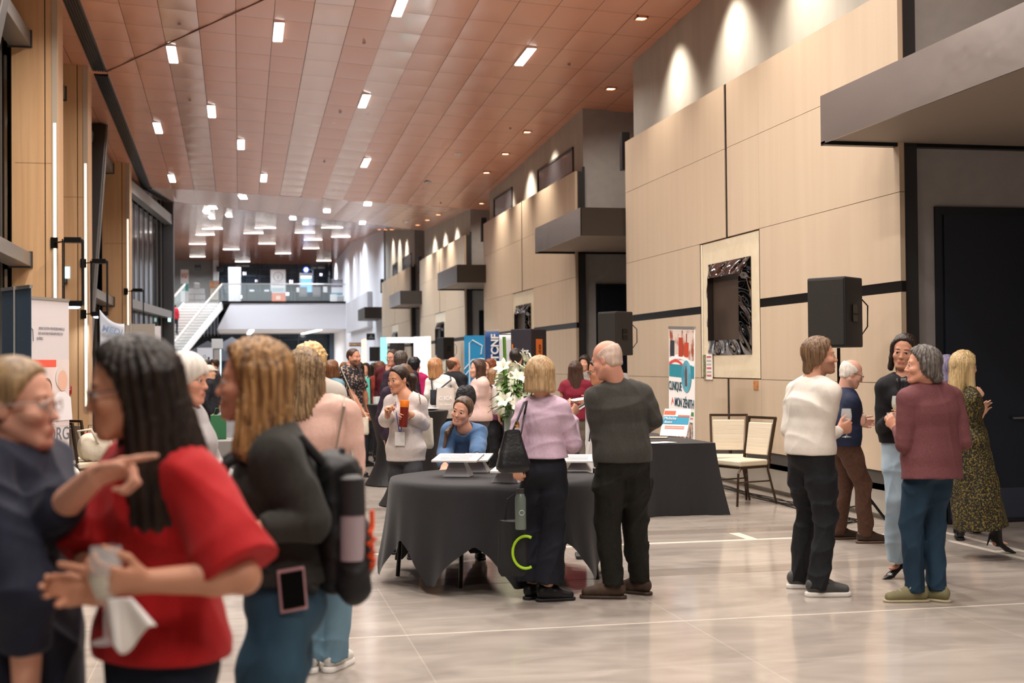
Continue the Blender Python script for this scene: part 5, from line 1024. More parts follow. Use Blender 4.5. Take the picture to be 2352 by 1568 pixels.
    if D < 26:
        fm = 1.0 if male else .82
        B.rod(hp(-.032, .070, .021), hp(.032, .070, .021), (.014 if male else .010)*hs, None, .016)
        for sg in (-1, 1): B.ell(hp(sg*.031, .0965, .0), V3(.017, .016, .0105)*hs, HR, .014, op='s')
        B.rod(hp(0, .081, .008), hp(0, .098 if not male else .102, -.031), .0075*hs*fm, .0100*hs*fm, .011).ell(hp(0, .098, -.034), V3(.0125*fm, .010, .0085)*hs, HR, .008)
        for sg in (-1, 1): B.ell(hp(sg*.0105*fm, .092, -.036), V3(.007, .008, .006)*hs, HR, .005)
        B.ell(hp(0, .078, -.068), V3(.026, .012, .017)*hs, HR, .012)
        B.rod(hp(-.017, .0845, -.0635), hp(.017, .0845, -.0635), .0058*hs, None, .006).rod(hp(-.014, .084, -.0735), hp(.014, .084, -.0735), .0068*hs, None, .006)
        sm_ = .0075 if smile else .0
        for sg in (-1, 1): B.rod(hp(0, .0945, -.0685), hp(sg*(.030 if smile else .023), .079 if smile else .083, -.0685+sm_), (.0026 if smile else .0016)*hs, .0014*hs, .003, op='s')
        if smile:
            for sg in (-1, 1): B.ell(hp(sg*.037, .066, -.030), V3(.019, .018, .016)*hs, HR, .014)
        for sg in (-1, 1):
            er = HR@rotm(sg*.35, 0, 0); B.ell(hp(sg*.074, -.012, -.008), V3(.009, .019, .030)*hs, er, .006); B.ell(hp(sg*.084, -.008, -.004), V3(.006, .010, .018)*hs, er, .003, op='s')
            if fine: B.rod(hp(sg*.018, .0855, .0078), hp(sg*.045, .0765, .0062), .0052*hs, .0044*hs, .004).rod(hp(sg*.019, .084, -.0092), hp(sg*.043, .076, -.0080), .0042*hs, .0036*hs, .004)
    nk = (.058 if male else .047)*s; B.rod(hp(0, -.022, -.06), NB+spine*.0, nk, nk*1.08, .03)
    # hands
    g.grip = []
    for i in (0, 1):
        hd, pn, curl, pt, th_ = g.hand[i]; pn = nrm(pn-hd*np.dot(pn, hd)); th = np.cross(hd, pn)*(1 if i == 1 else -1); w_ = g.wr[i]; q = s*.98*(1.06 if male else .97); pos = lambda a, b_, c_: w_+(hd*a+th*b_+pn*c_)*q
        B.rod(w_, pos(.02, 0, 0), (.027*q, .02*q), (.034*q, .016*q), .012, u=th).rod(pos(.02, 0, 0), pos(.085, 0, 0), (.034*q, .016*q), (.040*q, .0135*q), .01, u=th)
        fl = (.044, .050, .046, .036)
        for j in range(4):
            o_ = .030-.0205*j; c_ = curl*(1+.12*j)
            if pt and j == 0: c_ = .05
            elif pt: c_ = 1.35
            a0 = pos(.088-(.008 if j in (0, 3) else 0)-(.008 if j == 3 else 0), o_, 0); ang = .0; spread = (o_-.0)*.9
            for m_, (frac, rr, aa) in enumerate(((1.0, .0092, .85), (.66, .0085, 1.0), (.5, .0075, .7))):
                ang += c_*aa; dr = hd*math.cos(ang)+pn*math.sin(ang)+th*spread*(1-.6*min(1, c_))*.25; dr = nrm(dr); a1 = a0+dr*fl[j]*frac*q; B.rod(a0, a1, rr*q, rr*.92*q, .0035 if m_ else .009); a0 = a1
        a0 = pos(.022, .026, .006); dr = nrm(hd*.75+th*.62+pn*(.15+.5*th_)); a1 = a0+dr*.045*q; B.rod(a0, a1, .0135*q, .0112*q, .008); dr = nrm(hd*.9+th*(.35-.35*th_)+pn*(.1+.6*th_)); a2 = a1+dr*.034*q; B.rod(a1, a2, .0108*q, .0098*q, .004); B.rod(a2, a2+nrm(dr+pn*.2*th_)*.026*q, .0098*q, .0082*q, .004)
        g.grip.append((pos(.088, .0, .034), th, hd, pn, q))
    Vt, Q = B.mesh(h); cen = Vt[Q].mean(1); loc = (cen-HC)@HR/hs; mi = np.zeros(len(Q), int)
    zc_ = -.0685+(8 if smile else 0)*loc[:, 0]**2; lips = ((loc[:, 0]/(.028 if smile else .0225))**2+((loc[:, 2]-zc_)/.0112)**2 < 1) & (loc[:, 1] > .068); mi[lips] = 1
    mixc = lambda a_, b_, f_: ''.join('%02X' % int(int(a_[q:q+2], 16)*(1-f_)+int(b_[q:q+2], 16)*f_) for q in (0, 2, 4)); lip = mixc(skinc, lip, .6); shave = shave and mixc(skinc, shave, .6)
    mats = [skin(skinc), mat('lip_'+lip, lip, .4)]
    if shave:
        bz = (loc[:, 1] > -.01) & (loc[:, 2] < -.038-.35*np.maximum(0, .05-np.abs(loc[:, 0]))*0) & (loc[:, 2] > -.135) & ((np.abs(loc[:, 0]) > .034) | (loc[:, 2] < -.046)) & (loc[:, 2] < -.045+.5*(np.abs(loc[:, 0])-.03).clip(0)) & (mi == 0); mi[bz] = 2; mats.append(mat('stubble_'+shave, shave, .7, 0, bump=.001, bscale=(300, 300, 300)))
    if smile: mats.append(mat('teeth', 'DCCFC4', .35)); mi[((loc[:, 0]/.017)**2+((loc[:, 2]-zc_-.0003)/.0027)**2 < 1) & (loc[:, 1] > .07)] = len(mats)-1
    mesh_obj('body', Vt, Q, mats, t, mi)
    # eyes and brows
    if fine or D < 5:
        for sg in (-1, 1):
            e = MB(); n_, m_ = 14, 9; c_ = hp(sg*.031, .0735, -.0005); R_ = .0128*hs; Vv = []; Ff = []; mi_ = []
            for a_ in range(m_+1):
                ph_ = math.pi*a_/m_
                for b_ in range(n_): Vv.append(c_+HR@(V3(math.sin(ph_)*math.cos(2*math.pi*b_/n_), math.cos(ph_), math.sin(ph_)*math.sin(2*math.pi*b_/n_))*R_))
            for a_ in range(m_):
                for b_ in range(n_): Ff.append((a_*n_+b_, a_*n_+(b_+1) % n_, (a_+1)*n_+(b_+1) % n_, (a_+1)*n_+b_)); mi_.append(1 if a_ < 2 else 0)
            e.add(Vv, Ff); e.mi = mi_; e.build('eye', [eye_w, eye_i], t, 'all')
            e = MB(); q_ = 1 if male else .62; e.tube([hp(sg*.014, .0845, .0195), hp(sg*.030, .0835, .0245), hp(sg*.048, .071, .019)], [.0036*hs*q_, .0038*hs*q_, .0018*hs*q_], 6); e.build('eyebrow', hairm(*haircol) if hair else mat('brow_grey', 'A79A8E', .7), t, True)
    if glasses:
        e = MB(); gm = mat('glasses_'+glasses, glasses, .3)
        for sg in (-1, 1):
            pts = [hp(sg*.032+.022*math.cos(a_*math.pi/8), .099-.25*abs(.022*math.cos(a_*math.pi/8)), -.002+.017*math.sin(a_*math.pi/8)) for a_ in range(17)]; e.tube(pts, .0021*hs, 6, False); e.tube([hp(sg*.054, .092, .004), hp(sg*.076, .04, .006), hp(sg*.079, -.02, .0)], .0022*hs, 6)
        e.tube([hp(-.011, .101, .002), hp(.011, .101, .002)], .002*hs, 6); e.build('eyeglasses', gm, t, True)
    # ---- clothing
    def legs_field(F_, ease, kn, an, ankz, thigh=1.0):
        F_.rod(st[0]-V3(0, 0, .05*s), st[0]+spine*.10*s, (rad[0][0]+ease*.8, rad[0][1]+ease*.8), (rad[1][0]+.012+ease*.3, rad[1][1]+.01+ease*.3), .03, u=pr)
        F_.ell(st[0]-V3(0, .036*s, .06*s), (.125*s, .085*s, .085*s), k=.03)
        for i in (0, 1):
            m3 = hip[i]+(g.kn[i]-hip[i])*.45; F_.rod(hip[i], m3, max(.07*s, min(.092*thigh*s+ease, rad[0][0]+ease-ho_+.002)), (.080*thigh)*s+ease, .03).rod(m3, g.kn[i], .08*thigh*s+ease, kn*s, .025)
            dv = g.an[i]-g.kn[i]; e_ = g.kn[i]+dv*(1+ankz/np.linalg.norm(dv)); F_.rod(g.kn[i], e_, kn*s, an*s, .02, capb=True)
        return F_
    if bottom:
        c_ = dict(mt=None, ease=.010, kn=.066, an=.056, ankz=.015, amp=.004, thigh=1.0, name='trousers'); c_.update(bottom); F_ = legs_field(Field(), c_['ease'], c_['kn'], c_['an'], c_['ankz']*s, c_['thigh'])
        f0_ = folds(int(D*10), c_['amp'], 26, 13); zh_ = pv[2]-.02*s; fo_ = lambda P_: f0_(P_)*np.clip((zh_-P_[:, 2])/.2, 0, 1)
        Vt, Q = F_.mesh(max(h, .0078), fo_); tr = mesh_obj(c_['name'], Vt, Q, c_['mt'], t)
    if top:
        c_ = dict(mt=None, ease=.018, hem=.88, neck=.066, nkdrop=.0, v=0, amp=.004, sl=1.0, short=None, cuff=.032, fa=.040, ua=.052, hemr=1.0, collar=0, name='sweater', flare=0, puff=0, hemup=None, open=0, bust=0); c_.update(top); ea = c_['ease']; F_ = Field()
        for j in range(3): F_.rod(st[j], st[j+1], tuple(x+ea for x in rad[j]), tuple(x+ea for x in rad[j+1]), .03, u=sr)
        hz = c_['hem']*s+lift
        hp_ = pv+(pv-st[1])/max(1e-6, np.linalg.norm(pv-st[1]))*max(.03, pv[2]-hz)
        lowr = tuple((x+ea+.008)*c_['hemr'] for x in rad[0])
        if c_['flare']:
            F_.rod(st[0], V3(pv[0]*.6, pv[1]*.6+c_.get('sway', 0), hz), lowr, (lowr[0]*c_['flare'], lowr[1]*c_['flare']), .04, u=pr, capb=True)
        else: F_.rod(st[0], hp_, lowr, lowr, .03, u=pr)
        F_.rod(st[0], st[1], lowr, tuple(x+ea+c_['bust']*.0 for x in rad[1]), .03, u=pr)
        if not male:
            for sg in (-1, 1): F_.ell(st[2]+sfw*.078*s*b+sr*sg*.058*s, (.064*s*b, .056*s*b, .062*s*b), k=.05)
        if not c_['flare']: F_.cut(V3(0, 0, hz) if abs(spine[2]) > .85 else st[0]-spine*.06, V3(0, 0, -1) if abs(spine[2]) > .85 else -spine, .006)
        for i in (0, 1):
            sg = -1 if i == 0 else 1; F_.rod(NB+spine*.012*s, sh[i], .050*s+ea*.35, .054*s+ea*.6, .04)
            if c_['short'] is not None:
                e_ = sh[i]+(g.el[i]-sh[i])*c_['short']; F_.rod(sh[i], e_, c_['ua']*s+ea*.7, c_['ua']*s+ea*.8+c_['puff'], .03, capb=True)
            else:
                m1 = sh[i]+(g.el[i]-sh[i])*.5; F_.rod(sh[i], m1, c_['ua']*s+ea*.7, c_['ua']*s*.95+ea*.6, .022).rod(m1, g.el[i], c_['ua']*s*.95+ea*.6, c_['fa']*s+ea*.6+c_['puff']*.6, .008)
                e_ = g.el[i]+(g.wr[i]-g.el[i])*c_['sl']; m2 = g.el[i]+(e_-g.el[i])*.75; F_.rod(g.el[i], m2, c_['fa']*s+ea*.6+c_['puff']*.6, c_['fa']*s*.88+ea*.3+c_['puff'], .008).rod(m2, e_, c_['fa']*s*.85+ea*.3+c_['puff'], c_['cuff']*s+.004, .008, capb=True)
        if c_['collar']: F_.rod(NB-spine*.02*s, NB+spine*c_['collar']*s+sfw*.012*s, (c_['neck']+.012)*s, (c_['neck']+.006)*s, .012, capb=True)
        ctop = hp(0, -.02, -.02); F_.rod(NB-spine*(.012+c_['nkdrop'])*s+sfw*.01*s, NB+spine*.03*s+sfw*.012*s, c_['neck']*s*.96, c_['neck']*s, .008, op='s').rod(NB+spine*.03*s+sfw*.012*s, NB+spine*.14*s+sfw*.03*s, c_['neck']*s, c_['neck']*1.3*s, .008, op='s')
        if c_['v']: F_.rod(NB+sfw*.075*s+spine*.02*s, NB+sfw*.15*s-spine*c_['v']*s, .055*s, .006, .006, op='s')
        if c_['open']: F_.rod(NB+sfw*.10*s, pv+sfw*.19*s-V3(0, 0, .3), (c_['open']*.6, .10), (c_['open'], .16), .01, u=sr, op='s')
        f1_ = folds(int(D*7)+3, c_['amp'], 20, 12); fo_ = lambda P_: f1_(P_)*np.clip(.25+(P_[:, 2]-hz)/.2, .25, 1); Vt, Q = F_.mesh(max(h, .0074), fo_); g.top = mesh_obj(c_['name'], Vt, Q, c_['mt'], t)
    # ---- shoes
    if shoes:
        c_ = dict(mt=None, sole='1c1a19', kind='shoe', L=.27, thick=.022, ankle=.0); c_.update(shoes)
        for i in (0, 1):
            a_, tt = g.an[i], nrm(g.toe[i]); sd = nrm(np.cross(tt, (0, 0, 1))); upz = np.cross(sd, tt); q = s*(c_['L']/.27); pos = lambda f_, u_, x_=0: a_+tt*f_*q+upz*(u_-.08)*s+sd*x_*s
            if c_['kind'] == 'heel':
                F_ = Field(); F_.rod(pos(-.045, .085), pos(.02, .052), (.031*s, .030*s), (.032*s, .022*s), .015, u=sd).rod(pos(.02, .05), pos(.115, .018), (.033*s, .020*s), (.038*s, .018*s), .015, u=sd).rod(pos(.115, .018), pos(.20, .010), (.036*s, .020*s), (.010*s, .009*s), .01, u=sd).rod(pos(-.065, .085), pos(-.07, -.0), .011*s, .005*s, .008)
                if c_['ankle']: F_.rod(a_-nrm(g.kn[i]-a_)*.03, a_+nrm(g.kn[i]-a_)*(c_['ankle']+.06), .042*s, .052*s, .02, capb=True)
            else:
                F_ = Field(); z0 = c_['thick']; F_.rod(pos(-.042, .040+z0), pos(.05, .038+z0), (.037*s, .046*s), (.038*s, .046*s), .02, u=sd).rod(pos(.05, .032+z0), pos(.155, .016+z0), (.042*s, .044*s), (.038*s, .030*s), .025, u=sd).rod(pos(-.006, .06), pos(-.004, .10+c_['ankle']), .040*s, .041*s, .02, capb=True); F_.cut(pos(0, z0*.8), -upz, .004)
            Vt, Q = F_.mesh(max(h*.8, .0052)); so = mesh_obj('shoe', Vt, Q, c_['mt'], t)
            if c_['kind'] != 'heel':
                F_ = Field(); F_.rod(pos(-.046, .012), pos(.05, .012), (.039*s, .05), (.040*s, .05), .01, u=sd).rod(pos(.05, .012), pos(.158, .012), (.043*s, .05), (.040*s, .05), .01, u=sd); F_.cut(pos(0, c_['thick']), upz, .004).cut(pos(0, .001), -upz, .002); Vt, Q = F_.mesh(max(h*.8, .0052)); mesh_obj('sole', Vt, Q, mat('sole_'+c_['sole'], c_['sole'], .6), so)
            if c_.get('laces') and fine:
                e = MB()
                for j in range(4): f_ = .05+.022*j; e.tube([pos(f_, .088-.008*j, -.024), pos(f_+.006, .098-.009*j, 0), pos(f_, .088-.008*j, .024)], .003*s, 5)
                e.tube([pos(.05, .10), pos(.03, .112, -.03), pos(.05, .09, -.05)], .0028*s, 5); e.tube([pos(.05, .10), pos(.03, .112, .03), pos(.055, .088, .046)], .0028*s, 5); e.build('laces', mat('lace_'+c_['laces'], c_['laces'], .7), so, True)
    # ---- hair
    if hair:
        F_ = Field(); kd = hair; th = kd.get('th', .013); F_.ell(hp(0, -.016, .036), V3(.074+th, .095+th, .084+th)*hs, HR, .015)
        if kd.get('fringe'): F_.rod(hp(-.04, .075, .045), hp(.04, .075, .045), .018*hs, None, .02)
        if kd.get('fringe') or kd.get('wrap'): F_.ell(hp(0, .114, kd.get('fz', -.028)), V3(kd.get('fw', .12), .080, kd.get('fh', .105))*hs, HR, .010, op='s')
        else: F_.cut(hp(0, kd.get('hy', .066), .088), HR@V3(0, .876, -.482), .014)
        for d in kd.get('rods', ()):
            a_, b_, ra, rb = d[:4]; F_.rod(hp(*a_), hp(*b_), tuple(np.atleast_1d(ra)*hs), tuple(np.atleast_1d(rb)*hs), .025, u=HR[:, 0] if len(np.atleast_1d(ra)) > 1 else None)
        if kd.get('cutz') is not None: F_.cut(hp(0, 0, kd['cutz']), -HR[:, 2], .01)
        for d in kd.get('balls', ()): F_.ell(hp(*d[0]), V3(*d[1])*hs if len(np.atleast_1d(d[1])) == 3 else d[1]*hs, HR, .02)
        if kd.get('nape'): F_.rod(hp(0, -.03, kd['nape']), hp(0, .02, kd['nape']-.1), .07*hs, None, .01, op='s')
        for d in kd.get('subs', ()): F_.ell(hp(*d[0]), V3(*d[1])*hs, HR, .012, op='s')
        am, fr, wv = kd.get('amp', .0026), kd.get('fr', 42), kd.get('wav', .45); cu = kd.get('curl', 0)
        def hd_(Pp):
            q = (Pp-HC)@HR/hs; an_ = np.arctan2(q[:, 0], q[:, 1]-.0+.02); z = q[:, 2]; d_ = am*np.sin(fr*an_+wv*3*np.sin(z*16+2*an_)+z*10*wv)+am*.5*np.sin(fr*2.3*an_+2+wv*2*np.sin(z*23))
            if cu: d_ = d_+cu*np.sin(q[:, 0]*95+3*np.sin(q[:, 2]*40))*np.sin(q[:, 1]*90+2*np.sin(q[:, 0]*50))*np.sin(q[:, 2]*85+2*np.sin(q[:, 1]*45))
            return d_*hs
        Vt, Q = F_.mesh(max(h, .0058), hd_); mesh_obj('hair', Vt, Q, hairm(*haircol), t)
    if extras: extras(g)
    return g
# hair shapes (head units: x right, y forward, z up from the middle of the head)
BOB = dict(rods=[((-.072, -.01, .03), (-.082, .012, -.10), (.028, .055), (.026, .05)), ((.072, -.01, .03), (.082, .012, -.10), (.028, .055), (.026, .05)), ((0, -.055, .02), (0, -.06, -.10), (.088, .06), (.086, .045))], cutz=-.125, th=.018, amp=.0022)
SHORTM = dict(wav=.5, rods=[((0, -.05, .0), (0, -.055, -.045), (.07, .055), (.05, .035))], cutz=-.07, th=.010, amp=.002, fr=50)
LONG = dict(rods=[((-.068, -.02, .03), (-.085, -.01, -.20), (.03, .055), (.032, .05)), ((.068, -.02, .03), (.085, -.01, -.20), (.03, .055), (.032, .05)), ((0, -.06, .02), (0, -.085, -.26), (.085, .055), (.07, .04))], th=.016, amp=.003)
MID = dict(rods=[((-.07, -.015, .03), (-.085, .0, -.14), (.028, .05), (.03, .045)), ((.07, -.015, .03), (.085, .0, -.14), (.028, .05), (.03, .045)), ((0, -.058, .02), (0, -.07, -.16), (.086, .055), (.075, .042))], th=.016, amp=.004, wav=1.0)
PONY = dict(wav=.25, rods=[((0, -.095, .03), (0, -.15, .0), (.03, .03), (.036, .036)), ((0, -.15, .0), (0, -.135, -.16), (.036, .036), (.016, .016))], th=.009, amp=.0014)
CURLY = dict(rods=[((0, -.04, .0), (0, -.05, -.06), (.085, .07), (.07, .05))], th=.024, amp=.002, curl=.012, cutz=-.10)
BUZZ = dict(th=.004, amp=.0008, fr=80, rods=[((0, -.05, 0), (0, -.05, -.03), (.068, .05), (.05, .03))], cutz=-.06, fz=-.03)
FRINGE = dict(th=.006, amp=.001, subs=[((0, .03, .105), (.082, .125, .10))], rods=[((-.066, -.03, -.0), (-.05, -.06, -.045), (.014, .03), (.012, .02)), ((.066, -.03, .0), (.05, -.06, -.045), (.014, .03), (.012, .02)), ((0, -.07, 0), (0, -.07, -.04), (.06, .03), (.05, .025))], cutz=-.065, fw=.13)
pp = lambda a, b_, c_=0.0: ('p', a, b_, c_)
# ================================================================ the people
BROWN = ('5A3D28', '3A2618'); DARK = ('2A1E18', '120D0A'); BLONDE = ('C9A878', '9A7748'); GREYH = ('8A8078', '57504A'); HONEY = ('A97B48', '6B4727'); RED = ('8A4A28', '5A2E18'); WHITEH = ('D8CFC4', 'B9AEA2')
black_shoe = dict(mt=mat('black_leather', '17161A', .4, spec=.5), sole='141316')
# standing couple at the round table
g9 = person('woman in a lilac sweater and wide black trousers standing at the round table', 8.72, 1248, 1.665, 165, hc=pp(1243, 861), hface=140, hpitch=6, b=.84, nb=pp(1247, 922, .02), pel=pp(1250, 1085, .02),
    feet=(dict(px=(1222, 1374), toe=20), dict(px=(1258, 1380), toe=62)),
    arms=(dict(w=pp(1190, 1068, -.05), e=pp(1186, 1005, -.02), pn=(.3, 1, 0), curl=1.0, hd=(0, .1, -1)), dict(e=pp(1316, 1020, .02), w=pp(1310, 955, .15), hd=(.35, .5, .55), pn=(-.6, .5, .2), curl=.75)),
    skinc='D8A48A', haircol=('C4A680', '94744E'), hair=BOB, top=dict(mt=knit('BFA4B6', 'C9AEC0'), ease=.026, hem=.985, neck=.068, puff=.012, ua=.054, amp=.006, hemr=.97, cuff=.034), bottom=dict(mt=cloth('16171F', '1B1D27'), kn=.082, an=.108, ankz=-.045, amp=.006, thigh=1.04, ease=.014), shoes=black_shoe)
g10 = person('bald man in a charcoal sweater standing at the round table, seen from behind', 8.68, 1432, 1.80, -165, hc=pp(1393, 826), hface=-122, hpitch=16, sex='m', b=.87, nb=pp(1420, 893, .03), pel=pp(1432, 1080, .02),
    feet=(dict(px=(1408, 1374), toe=-66), dict(px=(1470, 1364), toe=-38)),
    arms=(dict(e=pp(1378, 1000, .0), w=pp(1378, 1072, .03), hd=(.1, .25, -1), curl=.5), dict(e=pp(1500, 962, .05), w=pp(1478, 990, .27), hd=(-.6, .7, 0), curl=.5)),
    skinc='D49A84', hair=dict(FRINGE, th=.0025, amp=.0004), haircol=('CDB5A6', 'BCA292'), top=dict(mt=knit('34322E', '3B3934'), ease=.032, hem=.885, neck=.072, collar=.02, amp=.006, cuff=.036, name='zip_sweater', hemr=1.0, ua=.06), bottom=dict(mt=cloth('15140F', '1C1B16'), kn=.086, an=.070, ankz=-.01, amp=.009, thigh=1.1, ease=.022), shoes=dict(mt=mat('brown_boot', '4A3628', .7, 0, '35261B', (20, 20, 20), 4), sole='3A2C22', ankle=.05, L=.30, laces='3a2c22'))
def shirt_collar(g, mt, r=.066, h=.05):
    F_ = Field(); s = g.s; F_.rod(g.NB-g.spine*.0*s, g.NB+g.spine*h*s+g.sfw*.02*s, (r+.008)*s, r*s, .01, capb=True).rod(g.NB-g.spine*.02*s, g.NB+g.spine*.16*s+g.sfw*.05*s, (r-.004)*s, r*s, .004, op='s'); Vt, Q = F_.mesh(.0045); mesh_obj('shirt_collar', Vt, Q, mt, g.t)
shirt_collar(g10, cloth('B9B2AC'), .072, .085)
# group at the right
def lanyard(g, col, badge=True, drop=.34, w_=.007):
    s = g.s; F_ = MB(); fr_ = lambda u, z, d: g.NB+g.sr*u*s+g.sfw*d*s-g.spine*z*s
    bust = .155; pts = [fr_(-.005, drop, bust), fr_(-.035, .15, .142), fr_(-.062, .03, .085), fr_(-.06, -.035, .01), fr_(0, -.04, -.055), fr_(.06, -.035, .01), fr_(.062, .03, .085), fr_(.035, .15, .142), fr_(.005, drop, bust)]
    F_.tube(pts, w_*.6, 6); o = F_.build('lanyard', mat('lanyard_'+col, col, .6), g.t, True)
    if badge:
        a = MB(); c_ = fr_(0, drop+.06, bust+.004); x = g.sr*.045*s; z = g.spine*.06*s; y = g.sfw*.003; a.hexa([c_-x-z-y, c_+x-z-y, c_+x-z+y, c_-x-z+y, c_-x+z-y, c_+x+z-y, c_+x+z+y, c_-x+z+y]); b_ = a.build('name_badge', mat('badge_white', 'E9E6E2', .4), o)
        a = MB(); 
        for k_, wd in ((.02, .025), (-.005, .035)): c2_ = c_+g.spine*k_*s+g.sfw*.0045; x2 = g.sr*wd*s; a.hexa([c2_-x2-z*.1-y*.3, c2_+x2-z*.1-y*.3, c2_+x2-z*.1+y*.3, c2_-x2-z*.1+y*.3, c2_-x2+z*.1-y*.3, c2_+x2+z*.1-y*.3, c2_+x2+z*.1+y*.3, c2_-x2+z*.1+y*.3])
g11 = person('man in a white long sleeve top and dark trousers holding a wine glass', 8.95, 1862, 1.80, 118, hc=pp(1884, 818), hface=84, smile=True, hpitch=-2, sex='m', b=.93, nb=pp(1868, 882, .0), pel=pp(1862, 1075, .0), sface=120,
    feet=(dict(px=(1836, 1350), toe=28), dict(px=(1880, 1369), toe=28)),
    arms=(dict(e=pp(1812, 985, .1), w=pp(1842, 1040, .3)), dict(e=pp(1893, 1010, -.05), w=pp(1925, 988, .07), hd=(.15, 1, .25), pn=(-1, .1, .1), curl=.8)),
    skinc='CE967C', hair=dict(rods=[((0, -.055, .0), (0, -.08, -.085), (.08, .055), (.062, .035)), ((-.07, -.02, .02), (-.072, -.03, -.04), (.022, .04), (.02, .03)), ((.07, -.02, .02), (.072, -.03, -.04), (.022, .04), (.02, .03))], th=.016, amp=.004, fr=30, hy=.07), haircol=('8A6A4E', '54402E'), shave='8A6450',
    top=dict(mt=cloth('DDD6CC', 'E3DCD2'), ease=.022, hem=.905, neck=.068, collar=.012, amp=.007, cuff=.034), bottom=dict(mt=cloth('17181C', '1E1F24'), kn=.074, an=.058, ankz=.03, amp=.010, thigh=1.06, ease=.018), shoes=dict(mt=mat('grey_sneaker', '3C3B3A', .6, 0, '4A4948', (20, 20, 20), 3), sole='D9D5CE', thick=.03, laces='1d1c1c', L=.29, ankle=.01))
lanyard(g11, '3B3A78', False)
g12 = person('elderly man with white hair, glasses and a navy blazer looking down at his cup', 11.3, 1938, 1.70, 96, hc=pp(1956, 858), hface=92, hpitch=20, sex='m', nb=pp(1938, 908, .02), pel=pp(1935, 1052, .02),
    feet=(dict(px=(1925, 1238), toe=0), dict(px=(1988, 1247), toe=4)),
    arms=(dict(e=pp(1940, 985, .2), w=pp(1972, 972, .2), hd=(.1, 1, 0), curl=.8), dict(e=pp(1922, 985, -.14), w=pp(1962, 968, -.1), hd=(-.1, 1, .05), pn=(-1, .1, 0), curl=.8)),
    skinc='D8A590', hair=dict(FRINGE, th=.007), haircol=('E6DED4', 'CFC5BA'), glasses='5A3A2E', top=dict(mt=cloth('1B2238', '222A42'), ease=.03, hem=.86, neck=.068, collar=.035, amp=.004, cuff=.038, open=.03, ua=.056, name='blazer'), bottom=dict(mt=cloth('4A3026', '543A2E'), kn=.072, an=.068, amp=.007, thigh=1.02, ease=.015), shoes=dict(mt=mat('brown_leather', '33241C', .35, spec=.5), sole='5A4434', laces='201610', L=.29))
shirt_collar(g12, cloth('3A4258', '8088A0', (150, 150, 150), (.5, .6)), .066, .045)
g13 = person('dark haired woman in a black jacket, light jeans and black heels holding a wine glass', 9.55, 2078, 1.80, -8, hc=pp(2076, 808), hface=-26, hroll=-6, hpitch=4, nb=pp(2078, 873, .0), pel=pp(2082, 1052, .0), b=.93, lift=.04, pelz=.98,
    feet=(dict(px=(2117, 1328), toe=30, tz=-.32), dict(px=(2070, 1326), toe=58, tz=-.32)),
    arms=(dict(e=pp(2125, 990, .0), w=pp(2112, 1040, -.1)), dict(e=pp(2030, 985, .0), w=pp(2040, 962, -.19), hd=(-.65, .4, .25), pn=(-.3, .6, .3), curl=.8)),
    skinc='C48E74', hair=dict(rods=[((-.07, -.015, .03), (-.08, .005, -.13), (.024, .045), (.02, .03)), ((.07, -.015, .03), (.08, .005, -.12), (.024, .045), (.02, .03)), ((0, -.055, .02), (0, -.075, -.13), (.08, .05), (.06, .035))], th=.014, amp=.003), haircol=('33241C', '17100C'),
    top=dict(mt=cloth('131215', '18171A'), ease=.026, hem=.90, neck=.064, collar=.03, amp=.005, open=.035, name='jacket', ua=.05, hemr=1.0), bottom=dict(mt=denim('8FA3B4', 'A9BAC6'), kn=.088, an=.098, ankz=-.01, amp=.007, thigh=1.06, ease=.014, name='jeans'), shoes=dict(mt=mat('black_patent', '121114', .2, spec=.6), kind='heel'))
a = MB(); s_ = g13.s
for zz_ in (.0,): a.lathe([(.145, -.022), (.15, -.02), (.15, .02), (.145, .022)], 32, (g13.pv[0], g13.pv[1], g13.pv[2]+.09), 1, .82)
o = a.build('belt', black_shoe['mt'], g13.t, True); a = MB(); c_ = g13.pv+V3(0, .135, .09); a.tube([c_+V3(.022*math.cos(q*.5), .004, .026*math.sin(q*.5)) for q in range(2, 12)]+[c_+V3(.0, .004, -.004)], .0055, 6); a.build('buckle', mat('gold', 'C9A25A', .25, 1), o)
a = MB(); a.grid(lambda u, v: tuple(g13.NB+g13.sr*(-.075+.15*u)*(1-.35*v)+g13.sfw*(.105+.035*v+.012*math.sin(u*14))-g13.spine*(-.02+.30*v)), 16, 10); a.build('scarf', mat('dark_scarf', '242326', .35, bump=.01, bscale=(12, 12, 4)), g13.t, 'all', solid=.012)
